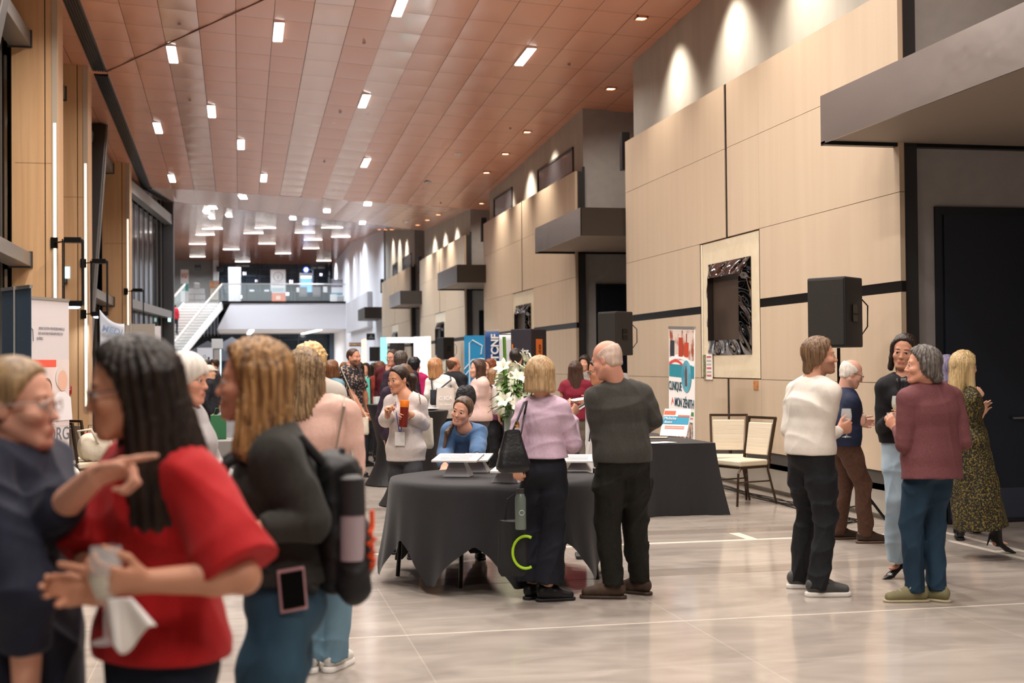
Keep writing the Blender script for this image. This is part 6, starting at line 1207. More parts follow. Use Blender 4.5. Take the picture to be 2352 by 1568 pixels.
g14 = person('man with wavy grey hair in a maroon blazer, blue jeans and olive shoes', 8.62, 2140, 1.72, -152, hc=pp(2117, 840), hface=-97, smile=True, hpitch=-2, sex='m', b=.99, nb=pp(2135, 897, .03), pel=pp(2140, 1085, .02), sface=-158,
    feet=(dict(px=(2104, 1381), toe=-62), dict(px=(2154, 1380), toe=-18)),
    arms=(dict(e=pp(2078, 1020, -.05), w=pp(2062, 985, .16), hd=(-.1, .7, .6), pn=(.9, .3, 0), curl=.7), dict(e=pp(2212, 1015, .02), w=pp(2190, 1030, .28))),
    skinc='D0967C', hair=dict(rods=[((0, -.05, .0), (0, -.085, -.07), (.095, .075), (.075, .05)), ((-.072, -.02, .02), (-.08, -.035, -.05), (.026, .045), (.026, .035)), ((.072, -.02, .02), (.08, -.035, -.05), (.026, .045), (.026, .035))], th=.022, amp=.005, fr=22, wav=1.2, curl=.003, fz=-.03, cutz=-.11), haircol=('77706A', '3E3934'),
    top=dict(mt=cloth('6A3E41', '734649', (90, 90, 90)), ease=.03, hem=.80, neck=.066, collar=.03, amp=.004, cuff=.040, name='blazer', ua=.056, hemr=1.02, flare=1.08), bottom=dict(mt=denim('1B2D3C', '263F54'), kn=.074, an=.062, ankz=.02, amp=.008, thigh=1.04, ease=.012, name='jeans'), shoes=dict(mt=mat('olive_shoe', '7E7858', .75, bump=.001, bscale=(200, 200, 200)), sole='BDB190', thick=.016, laces='C9C2A4', L=.30))
a = MB(); p0 = g14.NB-g14.sfw*.0; a.beam(g14.pv-V3(0, .152, .04), g14.pv-V3(0, .158, .16), .006, .006, (0, 1, 0)); a.build('back_vent', mat('vent_dark', '3A2022', .8), g14.t)
g15 = person('woman with long blond hair in a dark yellow floral dress walking off to the right', 10.5, 2222, 1.70, 100, hc=pp(2216, 842), hface=112, nb=pp(2212, 900, .0), pel=pp(2222, 1055, .0), b=.98,
    feet=(dict(px=(2228, 1224), toe=0, tz=-.3), dict(px=(2290, 1272), toe=-4, tz=-.32, z=.05)),
    arms=(dict(e=pp(2235, 985, .2), w=pp(2248, 960, .2)), dict(e=pp(2230, 975, -.1), w=pp(2240, 918, .0), hd=(.0, .6, .8), pn=(-1, .2, .2), curl=1.0)),
    skinc='D9A98E', hair=dict(rods=[((0, -.06, .02), (0, -.11, -.30), (.09, .06), (.07, .045)), ((-.07, -.02, .03), (-.08, -.01, -.24), (.03, .05), (.03, .04)), ((.07, -.02, .03), (.085, -.01, -.24), (.03, .05), (.03, .04))], th=.02, amp=.004, wav=.7), haircol=('CBB083', '9E8456'),
    top=dict(mt=mat('floral_dress', '15130E', .75, 0, '73632A', (78, 78, 78), 3, sharp=(.5, .6), dist=.5), ease=.02, hem=.25, neck=.062, amp=.010, flare=1.38, sway=.10, name='dress', sl=.85, puff=.015), bottom=None, shoes=dict(mt=mat('black_suede', '131214', .6), kind='heel', ankle=.2))
# behind the table
g7 = person('smiling woman with a dark ponytail in a pale cardigan holding an orange-lidded bottle', 11.0, 934, 1.60, -14, hc=pp(914, 871), hface=-42, hpitch=8, smile=True, b=.88, nb=pp(931, 912, .0), pel=pp(932, 1040, .0),
    feet=(dict(l=(-.09, .12, .08)), dict(l=(.09, -.15, .08))), arms=(dict(e=pp(972, 972, .0), w=pp(947, 953, -.16), hd=(.9, .35, .15), pn=(.2, .7, -.1), curl=.85), dict(e=pp(886, 965, -.02), w=pp(890, 955, -.2), hd=(-.1, .4, .9), pn=(-.8, .3, .2), curl=1.2)),
    skinc='CF9678', hair=dict(PONY, rods=[((0, -.09, .01), (-.03, -.15, -.02), (.034, .034), (.045, .045)), ((-.03, -.15, -.02), (-.05, -.13, -.14), (.045, .045), (.02, .02))]), haircol=('38271D', '1C120D'), top=dict(mt=knit('C9BDB8', 'D2C7C2'), ease=.024, hem=.835, neck=.066, v=.17, puff=.018, ua=.052, amp=.004, cuff=.034, name='cardigan'), bottom=dict(mt=cloth('37363A', '424146', (150, 150, 150)), kn=.062, an=.044, amp=.003, ease=.006), shoes=black_shoe)
lanyard(g7, '4A4F96', True, .30)
g8 = person('woman in a blue sweater leaning on the round table behind the sign risers', 10.72, 1062, 1.66, -6, hc=pp(1061, 944, -.06), hface=-22, hpitch=4, smile=True, hroll=-14, nb=pp(1066, 985, .0), pel=('p', 1064, 1066, .42), bent=True, b=.86,
    feet=(dict(l=(-.12, -.1, .08)), dict(l=(.12, -.3, .08))), arms=(dict(e=pp(1098, 1020, -.06), w=pp(1096, 1046, -.32), hd=(.1, .9, -.3), pn=(0, -.2, -1), curl=.25), dict(e=pp(1022, 1040, .0), w=pp(1022, 1068, -.3), hd=(0, .8, -.5), pn=(0, 0, -1), curl=.25)),
    skinc='D9A088', hair=dict(wav=.3, rods=[((0, -.06, .0), (.05, -.05, -.08), (.07, .045), (.03, .03)), ((.05, -.03, -.09), (.07, .06, -.2), (.022, .022), (.02, .02)), ((.07, .06, -.2), (.06, .09, -.33), (.02, .02), (.012, .012))], th=.011, amp=.0018), haircol=('6A5140', '3F2E22'), top=dict(mt=knit('4A6A92', '54749C'), ease=.03, hem=.80, neck=.064, collar=.025, puff=.022, ua=.056, amp=.006, cuff=.036), bottom=dict(mt=cloth('17182A', '1E2034'), kn=.075, an=.065), shoes=black_shoe)
lanyard(g8, '3E5C9A', True, .26)
# foreground left
g2 = person('woman with long dark hair and glasses in a red short sleeved sweater', 3.12, 385, 1.665, -52, hc=pp(296, 897, -.02), hface=-74, hpitch=6, nb=pp(372, 1045, .03), sface=-46, pel=pp(372, 1560, .05), b=1.05, detail=.006,
    arms=(dict(e=pp(560, 1325, -.17), w=pp(335, 1335, -.24), hd=(-.1, 1.0, .1), pn=(.6, .25, .35), curl=.8), dict(e=pp(205, 1300, -.02), w=pp(240, 1360, -.2), hd=(.3, .7, .1), curl=.6)),
    skinc='C48C70', lip='A05A4C', glasses='3A3448', hair=dict(rods=[((0, -.06, .03), (0, -.12, -.22), (.09, .07), (.09, .06)), ((-.07, -.045, .03), (-.10, -.035, -.32), (.032, .06), (.034, .07)), ((.07, -.04, .03), (.08, .03, -.30), (.03, .05), (.03, .05))], th=.02, amp=.004, fr=26, fz=-.03), haircol=('2E2119', '140E0B'),
    top=dict(mt=knit('A6050B', 'B00A10'), ease=.022, hem=.925, neck=.07, short=.93, puff=.022, ua=.056, amp=.006, hemr=1.0), bottom=dict(mt=denim('141A26', '1C2433'), kn=.072, an=.06, name='jeans'), shoes=black_shoe)
lanyard(g2, 'B03A48', False, .36)
g1 = person('woman with tied back fair hair in a navy sweater pointing with one hand', 3.25, 30, 1.66, 82, hc=pp(42, 930), hface=88, hpitch=0, nb=pp(8, 1045, .0), pel=pp(20, 1600, .0), b=1.12, detail=.006,
    arms=(dict(e=pp(100, 1210, -.12), w=pp(222, 1090, -.34), hd=(.05, 1, .22), pn=(.55, .1, -.8), curl=1.0, point=True, thumb=.3), dict(e=pp(112, 1460, -.3), w=pp(60, 1640, -.22))),
    skinc='D8A088', lip='B86A5C', glasses='B8A8A0', hair=dict(PONY, th=.010, rods=[((0, -.09, .02), (0, -.13, -.04), (.05, .05), (.03, .03))]), haircol=('A88A62', '6E543A'), top=dict(mt=knit('121528', '171B30'), ease=.038, hem=.80, neck=.07, amp=.008, ua=.068, fa=.055, cuff=.05, sl=.45), bottom=dict(mt=denim('1B2130', '232A3C'), name='jeans'), shoes=black_shoe)
g3 = person('woman with wavy blond hair in a charcoal sweater wearing a black backpack', 3.85, 640, 1.69, -78, hc=pp(578, 878, .0), hface=-86, hpitch=-2, nb=pp(632, 1005, .02), pel=pp(652, 1318, .02), b=.9, detail=.0064,
    feet=(dict(l=(-.1, .05, .08)), dict(l=(.1, -.05, .08))), arms=(dict(e=pp(712, 1200, -.13), w=pp(600, 1215, -.2), hd=(0, 1, .0), pn=(.5, 0, -1), curl=.5), dict(e=pp(640, 1225, .15), w=pp(570, 1185, .2))),
    skinc='C68A70', lip='A85E50', hair=dict(rods=[((0, -.05, .02), (0, -.085, -.22), (.088, .065), (.08, .05)), ((-.07, -.035, .03), (-.092, -.02, -.20), (.032, .055), (.036, .06)), ((.07, -.035, .03), (.092, -.02, -.20), (.032, .055), (.036, .06))], th=.02, amp=.005, wav=.9, fr=26), haircol=('B58A58', '5E4028'),
    top=dict(mt=knit('262420', '2E2C27'), ease=.026, hem=.975, neck=.066, collar=.0, amp=.008, ua=.054, fa=.045, cuff=.036, hemr=.98), bottom=dict(mt=denim('2E4A5E', '3D5C70'), kn=.082, an=.07, amp=.006, thigh=1.08, ease=.012, name='jeans'), shoes=dict(mt=mat('tan_boot', '8A6A44', .6), sole='3a2c20'))
g5 = person('woman with wavy light brown hair in a pale pink cardigan and faded jeans', 6.6, 742, 1.71, 172, hc=pp(697, 858), hface=-160, nb=pp(728, 930, .0), pel=pp(742, 1230, .0), b=.94,
    feet=(dict(px=(716, 1540)), dict(px=(766, 1538))), arms=(dict(e=pp(662, 1060, .0), w=pp(668, 1130, .2)), dict(e=pp(812, 1075, .0), w=pp(798, 1150, .15))),
    skinc='D39A80', hair=dict(MID, amp=.006, wav=1.3, rods=MID['rods'][:2]+[((0, -.058, .02), (0, -.08, -.2), (.09, .06), (.085, .05))]), haircol=('A98C68', '5E4A36'), top=dict(mt=knit('D9AFA0', 'E0B8AA'), ease=.035, hem=.84, neck=.066, amp=.006, ua=.058, name='cardigan'), bottom=dict(mt=denim('5C7C92', '7395A8'), kn=.08, an=.072, amp=.006, ease=.014, name='jeans'), shoes=dict(mt=mat('white_sneaker', 'DAD6D0', .5), sole='ECE9E4', thick=.03))
g4 = person('woman with a white headscarf and bare profile talking behind the dark haired woman', 6.15, 422, 1.69, 86, hc=pp(430, 871), hface=80, hpitch=4, nb=pp(418, 948, .0), arms=(dict(e=(-.26, .05, 1.12), w=(-.1, .25, 1.02)), dict(e=(.26, .05, 1.12), w=(.1, .25, 1.02))), skinc='D99A80', hair=dict(wrap=1, th=.018, amp=.0025, fr=9, wav=.5, fz=-.055, fw=.11, fh=.09, rods=[((0, -.06, .02), (0, -.10, -.03), (.06, .05), (.045, .04))]), haircol=('E4DCD2', 'D6CCC0'), top=dict(mt=knit('A9A5A6', 'B2AEAE'), ease=.03, hem=.85), bottom=dict(mt=cloth('2A2A30')), shoes=black_shoe)
g6 = person('person with light blond curly hair standing behind the pink cardigan woman', 8.0, 712, 1.76, 175, hc=pp(716, 838), hface=160, skinc='D9A78C', hair=dict(CURLY, curl=.010, th=.022), haircol=('E0C08C', 'C49A62'), top=dict(mt=knit('B9B0A6'), ease=.03, hem=.85), bottom=dict(mt=cloth('2A2A30')), shoes=black_shoe)
# middle distance crowd
def crowd(label, D, x, ytop, face, **k):
    """ytop: pixel row of the top of the head; height follows from it"""
    H = (1.6-(ytop-839+.009*(x-549))*D/3000); H = max(1.5, min(1.95, H)); yc = ytop+.118*H/1.7*3000/D
    k.setdefault('hc', pp(x, yc)); k.setdefault('shoes', black_shoe); k.setdefault('bottom', dict(mt=cloth('1B1B20', '222228')))
    bx = k.pop('bx', x); return person(label, D, bx, H, face, **k)
gb = crowd('bearded man with cropped hair in a dark floral shirt and red trousers', 18.5, 813, 800, 62, bx=804, hface=58, sex='m', hair=dict(BUZZ), haircol=('4A3020', '33201a'), shave='4A3024', skinc='C98E74', arms=(dict(e=pp(838, 905, .2), w=pp(842, 940, .2)), dict(e=pp(806, 903, -.15), w=pp(834, 948, -.15), curl=.8)),
    top=dict(mt=mat('floral_shirt', '1B1B26', .8, 0, 'A98F7C', (38, 38, 38), 2, sharp=(.56, .6), dist=.3), ease=.03, hem=.86, short=.75, ua=.058, puff=.006, collar=.03, name='shirt'), bottom=dict(mt=cloth('A81424', 'B81C2C'), kn=.08, an=.07))
crowd('woman with a short auburn bob in a teal sweater, back to the camera', 17.2, 764, 828, 150, hface=135, bx=760, hair=dict(BOB, curl=.003), haircol=('7A4E2E', '4E301C'), top=dict(mt=knit('5F8494', '688D9C'), ease=.03, hem=.9, puff=.01))
gt = crowd('dark haired woman in a black jacket with a turquoise tote bag', 20.5, 825, 832, 150, hair=LONG, haircol=DARK, top=dict(mt=cloth('1A1A1E', '202024'), ease=.035, hem=.88, name='jacket'))
crowd('smiling dark haired woman facing the camera behind the turquoise tote', 23.0, 839, 834, -12, hair=MID, haircol=DARK, skinc='D9A086', top=dict(mt=cloth('4A505C', '565C68'), ease=.02, hem=.9))
gbu = crowd('tall man with glasses in a burgundy shirt', 20.4, 901, 803, -24, sex='m', bx=896, hface=-32, hair=SHORTM, haircol=('3E2E26', '241a16'), glasses='2a2422', skinc='D09A82', top=dict(mt=cloth('4E1820', '5A2028'), ease=.03, hem=.85, collar=.04, name='shirt', v=.06))
crowd('reddish haired woman in a rust top, back to the camera', 21.5, 874, 830, 165, hair=LONG, haircol=('7A4A34', '53301f'), top=dict(mt=cloth('7A2A20', '8A3428'), ease=.03, hem=.88))
crowd('person with curly grey brown hair in a dark plum jacket, back to the camera', 18.7, 921, 808, 172, sex='m', hair=dict(CURLY), haircol=('5E544E', '38302c'), top=dict(mt=cloth('2A1E2A', '332633'), ease=.035, hem=.85, name='jacket'))
crowd('person with smooth brown hair and plum top right behind the pale cardigan woman', 13.6, 930, 838, 165, bx=918, hair=dict(BOB, cutz=-.1), haircol=('6B4A34', '4A3222'), top=dict(mt=cloth('2E2030', '382838'), ease=.03, hem=.88))
def apron(g):
    F_ = Field(); st_, rd = g.st, g.rad; F_.rod(st_[0]-V3(0, 0, .2), st_[2]-g.spine*.02, (rd[0][0]+.045, rd[0][1]+.045), (rd[2][0]+.038, rd[2][1]+.038), .02, u=g.sr, capb=True); Vt, Q = F_.mesh(.01); mesh_obj('apron', Vt, Q, cloth('231E2C', '2A2434'), g.t)
crowd('woman with black curly hair and a magenta top under a dark apron', 20.0, 953, 822, 145, bx=957, hair=dict(CURLY, curl=.012), haircol=('1A1A22', '0e0e14'), top=dict(mt=cloth('A0124E', 'B01C5A'), ease=.03, hem=.88), extras=apron)
gw = crowd('woman with strawberry blond hair in a white sweater carrying a pale tote bag', 17.2, 1002, 823, 158, hface=130, bx=1012, hair=dict(BOB, cutz=-.16, rods=[((-.072, -.01, .03), (-.08, .0, -.14), (.028, .055), (.026, .05)), ((.072, -.01, .03), (.08, .0, -.14), (.028, .055), (.026, .05)), ((0, -.055, .02), (0, -.065, -.14), (.088, .06), (.08, .045))]), haircol=('C08E62', '8E6242'), arms=(dict(e=pp(984, 905, .0), w=pp(990, 928, .2)), dict(e=pp(1043, 895, .0), w=pp(1030, 925, .2))), top=dict(mt=knit('E4DFD8', 'EAE6E0'), ease=.03, hem=.9, puff=.01))
gs = crowd('balding man in a black suit with an orange lanyard collar', 19.2, 1043, 820, 135, hface=110, sex='m', b=1.12, hair=dict(FRINGE), haircol=('6A4A36', '4c3426'), skinc='C88A70', top=dict(mt=cloth('16151A', '1C1B20'), ease=.035, hem=.82, collar=.0, name='suit_jacket'))
a = MB(); a.tube([gs.NB+V3(.068*math.cos(q*.45), .01+.068*math.sin(q*.45), .035) for q in range(15)], .012, 6); a.build('lanyard', mat('lanyard_orange', 'D8542A', .6), gs.t, True)
gp = crowd('woman with long dark wavy hair in a pale pink sweater and white backpack', 16.6, 1096, 826, -72, hface=-75, bx=1101, hair=dict(LONG, wav=2), haircol=('54382A', '2E1e16'), skinc='D9A48C', arms=(dict(e=pp(1107, 905, -.12), w=pp(1078, 915, -.1)), dict(e=pp(1085, 905, .15), w=pp(1072, 912, .15))), top=dict(mt=knit('D2B2AA', 'DABBB2'), ease=.032, hem=.90, puff=.02, ua=.056), bottom=dict(mt=cloth('4A4A50', '54545A'), kn=.07, an=.056))
crowd('red haired woman looking left behind the pink sweater woman', 19.6, 1124, 825, -62, hair=LONG, haircol=RED, skinc='D9A68E', top=dict(mt=cloth('3A2A34', '443440'), ease=.02, hem=.9))
gq = crowd('woman with light brown hair in a plum cardigan with clasped hands', 17.7, 1138, 845, 40, hface=60, bx=1140, hair=MID, haircol=('9A7450', '6A4A32'), skinc='D9A68E', arms=(dict(e=pp(1158, 905, .0), w=pp(1150, 925, -.12), curl=.7), dict(e=pp(1122, 908, .0), w=pp(1140, 926, -.14), curl=.7)), top=dict(mt=cloth('5E3450', '683C5A'), ease=.03, hem=.92, open=.04, name='cardigan'))
crowd('dark haired person in a pale top behind the white lilies, back to the camera', 17.4, 1185, 800, 178, sex='m', hair=SHORTM, haircol=('2A211B', '171210'), top=dict(mt=cloth('C9CFB4', 'D4D9C2'), ease=.025, hem=.85, name='shirt'))
crowd('woman with long straight brown hair in a burgundy short sleeved top', 16.4, 1322, 830, 176, bx=1323, hair=dict(LONG, rods=LONG['rods'][:2]+[((0, -.06, .02), (0, -.11, -.42), (.085, .055), (.075, .04))]), haircol=('4A3024', '2A1a14'), skinc='D9A68E', arms=(dict(e=pp(1292, 905, .0), w=pp(1296, 935, .12)), dict(e=pp(1355, 905, .0), w=pp(1350, 930, .12))), top=dict(mt=cloth('6E1426', '7A1C30'), ease=.028, hem=.93, short=.8, puff=.008), bottom=dict(mt=cloth('6A6258', '746C62'), ease=.015))
crowd('dark haired woman in a grey top facing the camera at the exhibitor tables', 20.2, 1343, 816, -22, hair=dict(MID, fringe=True), haircol=('33241C', '1c120d'), skinc='D9A68E', top=dict(mt=cloth('8A8884', '94928E'), ease=.02, hem=.88))
gl = person('person in a white coat mostly hidden behind the bald man, passing a paper', 11.5, 1385, 1.60, -75, hc=pp(1374, 852), hface=-80, hpitch=12, glasses='2a2a2e', hair=dict(SHORTM), haircol=DARK, skinc='C98A6A', arms=(dict(e=pp(1372, 935, -.2), w=pp(1362, 925, -.22), hd=(0, 1, .1), curl=.5), dict(e=pp(1372, 950, .2), w=pp(1366, 930, .1))), top=dict(mt=cloth('E6E2DC', 'ECE9E4'), ease=.035, hem=.72, open=.04, name='coat'), bottom=dict(mt=cloth('26262c')), shoes=black_shoe)
crowd('person with a lavender headscarf between the maroon blazer and the blond woman', 11.6, 2174, 818, 178, hair=dict(th=.02, amp=.002, rods=[((0, -.05, .0), (0, -.06, -.1), (.08, .06), (.06, .05))]), haircol=('6A6490', 'A49CB8'), top=dict(mt=cloth('1E1C22', '24222a'), ease=.025, hem=.85))
crowd('dark haired woman in a pale top far behind the burgundy shirt man', 26.0, 859, 834, 170, hair=MID, haircol=DARK, top=dict(mt=cloth('B9C4BC', 'C4CEC6'), ease=.02, hem=.88))
crowd('grey haired person far behind the teal sweater woman', 25.0, 750, 831, 20, hair=SHORTM, haircol=GREYH, skinc='D9AE98', top=dict(mt=cloth('A08C8C', 'AC9898'), ease=.02, hem=.88))
crowd('brown haired person far behind the bearded man', 26.0, 791, 832, 170, hair=MID, haircol=HONEY, top=dict(mt=cloth('6A7078', '747a82'), ease=.02, hem=.88))
crowd('dark haired man far behind the white headscarf woman', 24.0, 478, 826, 150, sex='m', hair=SHORTM, haircol=DARK, top=dict(mt=cloth('22242a', '2a2c32'), ease=.02, hem=.88))
crowd('man facing left far behind the white headscarf woman', 26.0, 491, 824, -60, sex='m', hair=SHORTM, haircol=('4A3020', '2c1c14'), skinc='D9A68E', top=dict(mt=cloth('3A2A2A', '443232'), ease=.02, hem=.88))
crowd('person in a pale cap far behind the white headscarf woman', 21.0, 482, 839, 100, sex='m', hair=dict(wrap=1, th=.016, amp=.001, cutz=.02, rods=[((0, .06, .045), (0, .13, .035), (.06, .012), (.05, .008))], fz=-.06), haircol=('D9D2C6', 'C9C0B4'), top=dict(mt=cloth('1b1c22', '22232a'), ease=.02, hem=.88))
pz = onY(417, 742, 76.9); gz = person('person in a red jacket walking up the white stair', 78.0, 416, 1.68, 175, hc=None, hair=SHORTM, haircol=DARK, detail=.022, top=dict(mt=cloth('B02030', 'BC2A3A'), ease=.04, hem=.85, name='jacket'), shoes=black_shoe, bottom=dict(mt=cloth('1B1B20', '222228')))
gz.t.location = (-3.55, 76.65, 3.43)
# ================================================================ things held and carried
def lift_thing(name, label, cat, W, rz=0, group=None): return thing(name, label, cat, W, rz, group)
def wine_glass(W, label, wine=None, tilt=(0, 0), sc=1.0, stem=True, name='wine_glass'):
    t = thing(name, label, 'glass', W); t.rotation_euler = (tilt[0], tilt[1], 0)
    a = MB()
    if stem: a.lathe([(0, -.10*sc), (.034*sc, -.099*sc), (.03*sc, -.096*sc), (.005*sc, -.088*sc), (.0045*sc, -.025*sc), (.022*sc, -.006*sc), (.036*sc, .025*sc), (.038*sc, .05*sc), (.032*sc, .10*sc), (.030*sc, .10*sc), (.036*sc, .05*sc), (.034*sc, .026*sc), (.02*sc, -.003*sc), (0, -.006*sc)], 20)
    else: a.lathe([(0, -.045*sc), (.03*sc, -.045*sc), (.036*sc, .05*sc), (.0345*sc, .05*sc), (.029*sc, -.04*sc), (0, -.04*sc)], 20)
    a.build('glass_body', glass_m, t, True)
    if wine:
        a = MB(); a.lathe([(0, -.004*sc), (.019*sc, -.001*sc), (.0335*sc, .026*sc), (.0355*sc, .042*sc), (0, .042*sc)] if stem else [(0, -.039*sc), (.0285*sc, -.038*sc), (.032*sc, .01*sc), (0, .01*sc)], 20); a.build('drink', mat('drink_'+wine, wine, .08, 0, alpha=.8), t, True)
    return t
W = lambda g, i, off=(0, 0, 0): g.W(g.grip[i][0])+Vector(off)
wine_glass(W(g11, 1, (0, 0, .02)), 'empty wine glass in the hand of the man in white')
wine_glass(W(g12, 1, (0, 0, .0)), 'small tumbler in the hand of the old man in the navy blazer', 'D8C890', stem=False, name='tumbler')
wine_glass(W(g13, 1, (0, 0, .03)), 'wine glass with white wine held by the woman in the black jacket', 'E0CC80')
wine_glass(W(g14, 0, (0, 0, .0)), 'empty glass in the hand of the man in the maroon blazer', stem=False, name='tumbler')
t = wine_glass(W(g2, 0, (0, 0, -.045)), 'wine glass with creamy drink held by the woman in red', 'E2CFA0', sc=1.05)
p = W(g2, 0, (.0, -.02, -.05)); t = thing('napkin', 'white napkin hanging from the hand of the woman in red', 'napkin', p)
a = MB(); a.grid(lambda u, v: (.05*(u-.5)*(1+v*.9)+.03+.03*v, -.02*math.sin(u*9)*v, -.09*v-.03*v*math.sin(u*5.1)), 14, 10); a.build('cloth', mat('napkin_white', 'E6E2DE', .8), t, 'all', solid=.003)
# orange-lidded bottle
t = thing('water_bottle', 'red water bottle with an orange lid held by the pale cardigan woman', 'bottle', W(g7, 0, (0, 0, -.10))); 
a = MB(); a.lathe([(0, 0), (.034, 0), (.036, .01), (.036, .165), (0, .165)], 20); a.build('bottle_body', mat('bottle_red', '8E2E20', .25, 0, trans=.3), t, True); a = MB(); a.lathe([(.037, .165), (.038, .17), (.038, .215), (.034, .222), (0, .222)], 20); a.build('lid', mat('lid_orange', 'F08022', .4), t, True)
t.rotation_euler = (0, .08, 0)
def bag(name, label, c, dims, mt, rz=0, seed=1, soft=.35, handles=None, hm=None, taper=.12, cat='bag'):
    """soft bag: rounded box pinched at the top; c is the bottom centre in the world"""
    t = thing(name, label, cat, c, rz); w_, d_, h_ = dims; r_ = random.Random(seed); ph = r_.uniform(0, 6); a = MB(); n, m_ = 28, 14
    def f(u, v):
        th = 2*math.pi*u; cx_, sy_ = math.cos(th), math.sin(th); e = .45; px_ = math.copysign(abs(cx_)**e, cx_); py_ = math.copysign(abs(sy_)**e, sy_)
        k = (1-taper*max(0, v-.1)) if v > .1 else (.75+2.5*v); dk = (1-soft*2*max(0, v-.45)); wob = .05*math.sin(3*th+ph+5*v)+.03*math.sin(7*th+2*ph)
        return (w_/2*px_*k*(1+wob*.4), d_/2*py_*k*dk*(1+wob), h_*v-.02*math.sin(th*2+ph)*v*h_)
    a.grid(f, n, m_); b0 = len(a.v); a.add([f(i/n, 0) for i in range(n)], [tuple(range(n))[::-1]]); a.add([f(i/n, 1) for i in range(n)], [tuple(range(n))]); a.build('bag_body', mt, t, 'all')
    for pts, r in (handles or ()): q = MB(); q.tube(pts, r, 8); q.build('handle', hm or mt, t, True)
    return t
leather = mat('black_leather_bag', '17181A', .38, 0, bump=.002, bscale=(60, 60, 60), spec=.5)
def toloc(t, *pts): return [tuple(Vector(p)-t) for p in pts]
rz0 = -yaw
c = onD(1178, 1084, 8.42); s0, s1 = onD(1200, 932, 8.58), onD(1188, 1000, 8.42)
t = bag('handbag', 'black leather shoulder bag hanging at the side of the lilac sweater woman', c, (.225, .15, .27), leather, rz0+.2, 3, .38, taper=.62)
a = MB(); Rz = Matrix.Rotation(-(rz0+.2), 3, 'Z'); tl2 = lambda q: tuple(Rz@(Vector(q)-c)); a.tube([tl2(onD(1168, 1010, 8.40)), tl2(onD(1184, 975, 8.42)), tl2(onD(1204, 925, 8.50)), tl2(onD(1210, 922, 8.60)), tl2(onD(1205, 950, 8.68)), tl2(onD(1194, 1010, 8.55))], .008, 8); a.build('strap', leather, t, True)
a = MB(); a.lathe([(.012, -.02), (.016, 0), (.012, .02)], 10, tl2(onD(1188, 975, 8.41))); a.build('buckle', mat('gold', 'C9A25A', .25, 1), t)
c = onD(1178, 1322, 8.56); t = bag('tote_bag', 'black tote bag with a lime green ring held low by the lilac sweater woman', c, (.20, .08, .36), mat('tote_black', '18191A', .7), rz0, 5, .1, [([(-.05, 0, .36), (-.03, 0, .5), (.05, 0, .56), (.06, 0, .36)], .006)])
a = MB(); a.tube([(.085+.085*math.cos(q*math.pi/14), -.047, .16+.105*math.sin(q*math.pi/14)) for q in range(5, 24)], .009, 8); a.build('green_ring', mat('lime', 'A8D822', .5), t, True)
c = onD(1196, 1215, 8.46); t = thing('water_bottle', 'grey green metal bottle held by the lilac sweater woman above the tote', 'bottle', c); a = MB(); a.lathe([(0, 0), (.034, 0), (.036, .01), (.036, .2), (.024, .23), (0, .23)], 20); a.build('bottle_body', mat('bottle_sage', '6F7A72', .35, .3), t, True); a = MB(); a.lathe([(.024, .23), (.026, .235), (.026, .262), (0, .264)], 16); a.build('lid', charcoal, t, True)
a = MB(); a.tube([(.016*math.cos(q*.4), -.0365, .11+.016*math.sin(q*.4)) for q in range(17)], .0022, 5); a.build('round_logo', mat('logo_pale', 'B9C4BC', .5), t)
p = W(g9, 1, (0, 0, 0)); t = thing('paper_sheet', 'folded white paper passed between the lilac sweater woman and the white coat', 'paper', p+Vector((.06, .02, .05)), .3); a = MB(); a.hexa([(-.08, -.05, -.01), (.09, -.05, .01), (.09, .05, .015), (-.08, .05, -.005), (-.08, -.05, -.006), (.09, -.05, .014), (.09, .05, .019), (-.08, .05, -.001)]); a.build('sheet', mat('paper0', 'EFEDEA'), t)
# backpack of the blond woman in charcoal
g = g3; bc = g.W(g.st[2]-g.sfw*.0); back = Vector(g.M@(-g.sfw)); sid = Vector(g.M@g.sr)
F_ = Field(); s = g.s; o3 = lambda r, b_, z: g.NB+g.sr*r-g.sfw*(.13+b_)-V3(0, 0, 1)*z
F_.rod(o3(0, .06, .12), o3(0, .07, .40), (.11, .06), (.13, .075), .03, u=g.sr).rod(o3(0, .03, .10), o3(0, .03, .41), (.12, .05), (.13, .055), .03, u=g.sr).rod(o3(0, .12, .29), o3(0, .12, .39), (.09, .03), (.10, .04), .02, u=g.sr)
F_.rod(o3(-.12, .09, .32), o3(-.13, .09, .44), .045, .05, .015).rod(o3(.12, .09, .32), o3(.13, .09, .44), .045, .05, .015)
Vt, Q = F_.mesh(.006, folds(4, .004, 30)); t = thing('backpack', 'black backpack with an orange cord on the back of the blond woman in charcoal', 'backpack', g.root, g.t.rotation_euler.z); mesh_obj('pack_body', Vt, Q, mat('pack_black', '141416', .6, 0, bump=.002, bscale=(40, 40, 40)), t)
for sg in (-1, 1):
    a = MB(); pts = [o3(sg*.07, .02, .10), o3(sg*.085, -.06, .0), o3(sg*.09, -.16, -.005), o3(sg*.095, -.27, .06), o3(sg*.11, -.30, .17), o3(sg*.15, -.22, .32), o3(sg*.14, -.02, .44)]; a.tube(pts, .016, 8); a.build('shoulder_strap', mat('pack_black', '141416'), t, True)
a = MB(); a.tube([o3(-.02, .02, .09), o3(-.02, .07, .05), o3(.03, .07, .05), o3(.03, .02, .09)], .008, 6); a.build('grab_handle', mat('pack_black', '141416'), t, True)
a = MB(); a.tube([o3(-.15, .14, .22)+V3(0, 0, -.012*q)+.010*(q > 4)*(math.cos(q*2.3)*g.sfw+math.sin(q*2.3)*g.sr) for q in range(15)], .008, 6); a.build('orange_cord', mat('cord_orange', 'F0541E', .6), t, True)
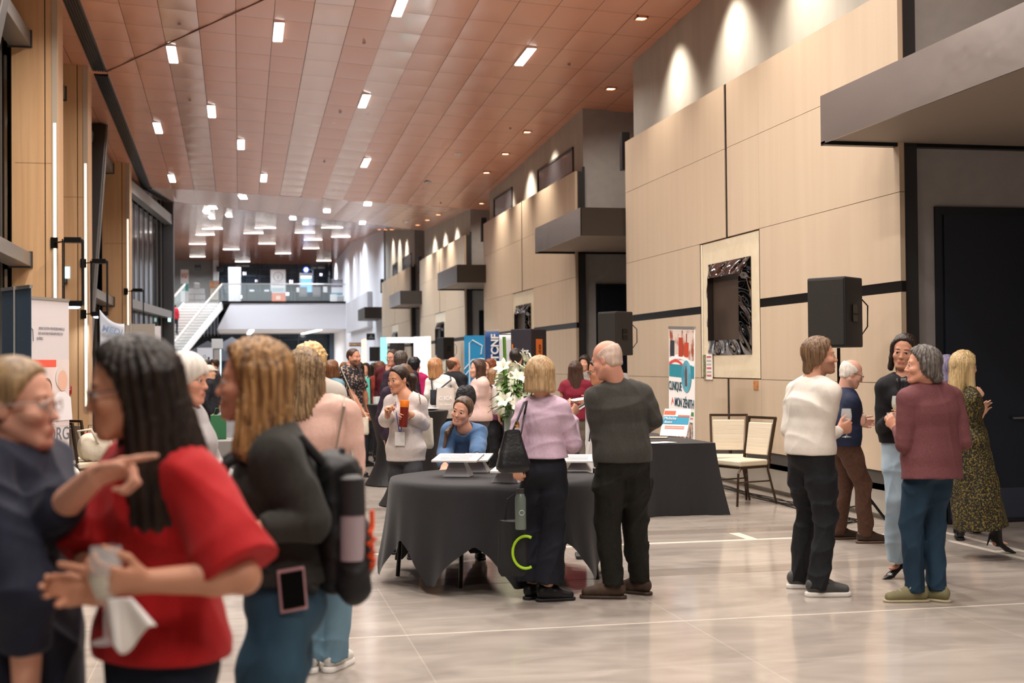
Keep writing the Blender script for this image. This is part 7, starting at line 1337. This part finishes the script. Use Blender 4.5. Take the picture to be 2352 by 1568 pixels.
t2 = thing('water_bottle', 'black bottle with a pale label in the side pocket of the black backpack', 'bottle', g.root, g.t.rotation_euler.z); c0 = o3(-.14, .085, .36)
a = MB(); a.lathe([(0, 0), (.036, 0), (.036, .20), (0, .2)], 18, c0); a.build('bottle_body', mat('pale_label', 'A99AA0', .4), t2, True); a = MB(); a.lathe([(.037, .13), (.038, .15), (.036, .235), (.02, .245), (0, .245)], 18, c0); a.build('lid', charcoal, t2, True)
p = g.W(g.pv-g.sfw*.02-g.sr*.175+V3(0, 0, .02)); t = thing('phone', 'pink cased phone tucked at the hip of the blond woman in charcoal', 'phone', p, g.t.rotation_euler.z); a = MB(); a.hexa([(-.008, -.04, -.06), (.004, -.04, -.06), (.004, .035, -.07), (-.008, .035, -.07), (-.012, -.03, .06), (0, -.03, .06), (0, .045, .05), (-.012, .045, .05)]); a.build('case', mat('phone_pink', 'C99AA0', .4), t); a = MB(); a.hexa([(-.012, -.034, -.052), (-.009, -.034, -.052), (-.009, .03, -.062), (-.012, .03, -.062), (-.016, -.026, .052), (-.0135, -.026, .052), (-.0135, .039, .043), (-.016, .039, .043)]); a.build('screen', gloss_black, t)
# bags in the crowd
def strapbag(name, label, g, cpx, D, dims, mt, strap_r=.01, seed=1, sh_i=0, rz=0, hm=None):
    c = onD(*cpx, D); t = bag(name, label, c, dims, mt, rz0+rz, seed, .25); Rz = Matrix.Rotation(-(rz0+rz), 3, 'Z'); q = g.W(g.sh[sh_i]+V3(0, 0, .07*g.s)); lf_ = lambda w_: tuple(Rz@(Vector(w_)-c)); a = MB(); top1 = (-dims[0]*.28, 0, dims[2]*.97); top2 = (dims[0]*.28, 0, dims[2]*.97); a.tube([top1, lf_(q+Vector((-.01, -.13, -.03))), lf_(q+Vector((.0, .0, .015))), lf_(q+Vector((.02, .10, -.06))), top2], strap_r, 6); a.build('strap', hm or mt, t, True); return t
strapbag('tote_bag', 'turquoise tote bag on the shoulder of the woman in the black jacket', gt, (837, 950), 20.2, (.2, .1, .55), mat('tote_turquoise', '5FC4B4', .7), .016, 2, 1)
t = strapbag('tote_bag', 'pale canvas tote bag with white lettering carried by the white sweater woman', gw, (1024, 944), 16.9, (.25, .1, .3), mat('tote_canvas', 'CFC6BE', .8), .01, 4, 1, hm=mat('strap_navy', '23263A', .7)); text('C ICA', .07, inkw, t, (0, -.062, .17), FR); text('NC  Naturo', .03, inkw, t, (0, -.062, .09), FR)
strapbag('shoulder_bag', 'dark bag hanging beside the pale canvas tote', gw, (1000, 930), 17.0, (.14, .08, .2), mat('bag_navy', '22242C', .6), .012, 6, 0)
strapbag('tote_bag', 'cream canvas tote hanging behind the pale cardigan woman', g7, (979, 1030), 11.15, (.13, .07, .26), canvas, .006, 8, 0)
strapbag('cloth_bag', 'cream cloth bag hanging from the hand of the bearded man', gb, (838, 998), 18.3, (.12, .08, .24), canvas, .006, 9, 1)
strapbag('shoulder_bag', 'grey shoulder bag with a long strap on the pink cardigan woman', g5, (790, 1190), 6.45, (.2, .1, .25), mat('bag_taupe', '4A423C', .6), .008, 11, 1, hm=mat('strap_taupe', 'A08C7E', .6))
g = gp; t = thing('backpack', 'white backpack on the back of the pink sweater woman', 'backpack', g.root, g.t.rotation_euler.z); o4 = lambda r, b_, z: g.NB+g.sr*r-g.sfw*(.12+b_)-V3(0, 0, 1)*z
F_ = Field(); F_.rod(o4(0, .05, .1), o4(0, .07, .36), (.10, .05), (.115, .07), .03, u=g.sr); Vt, Q = F_.mesh(.009); mesh_obj('pack_body', Vt, Q, mat('pack_white', 'D9D4CE', .6), t)
for sg in (-1, 1): a = MB(); a.tube([o4(sg*.07, .02, .08), o4(sg*.085, -.07, .0), o4(sg*.09, -.18, .03), o4(sg*.12, -.24, .16), o4(sg*.12, -.1, .34)], .013, 6); a.build('shoulder_strap', mat('strap_brown', '6A4A40', .6), t, True)

q = onD(1072, 934, 16.0); blob('padded_jacket', mat('puffer_black', '16161A', .6, bump=.02, bscale=(16, 16, 30)), q, (.12, .10, .13), 'black padded jacket held between the white sweater and the pink sweater women', 'jacket', 12)
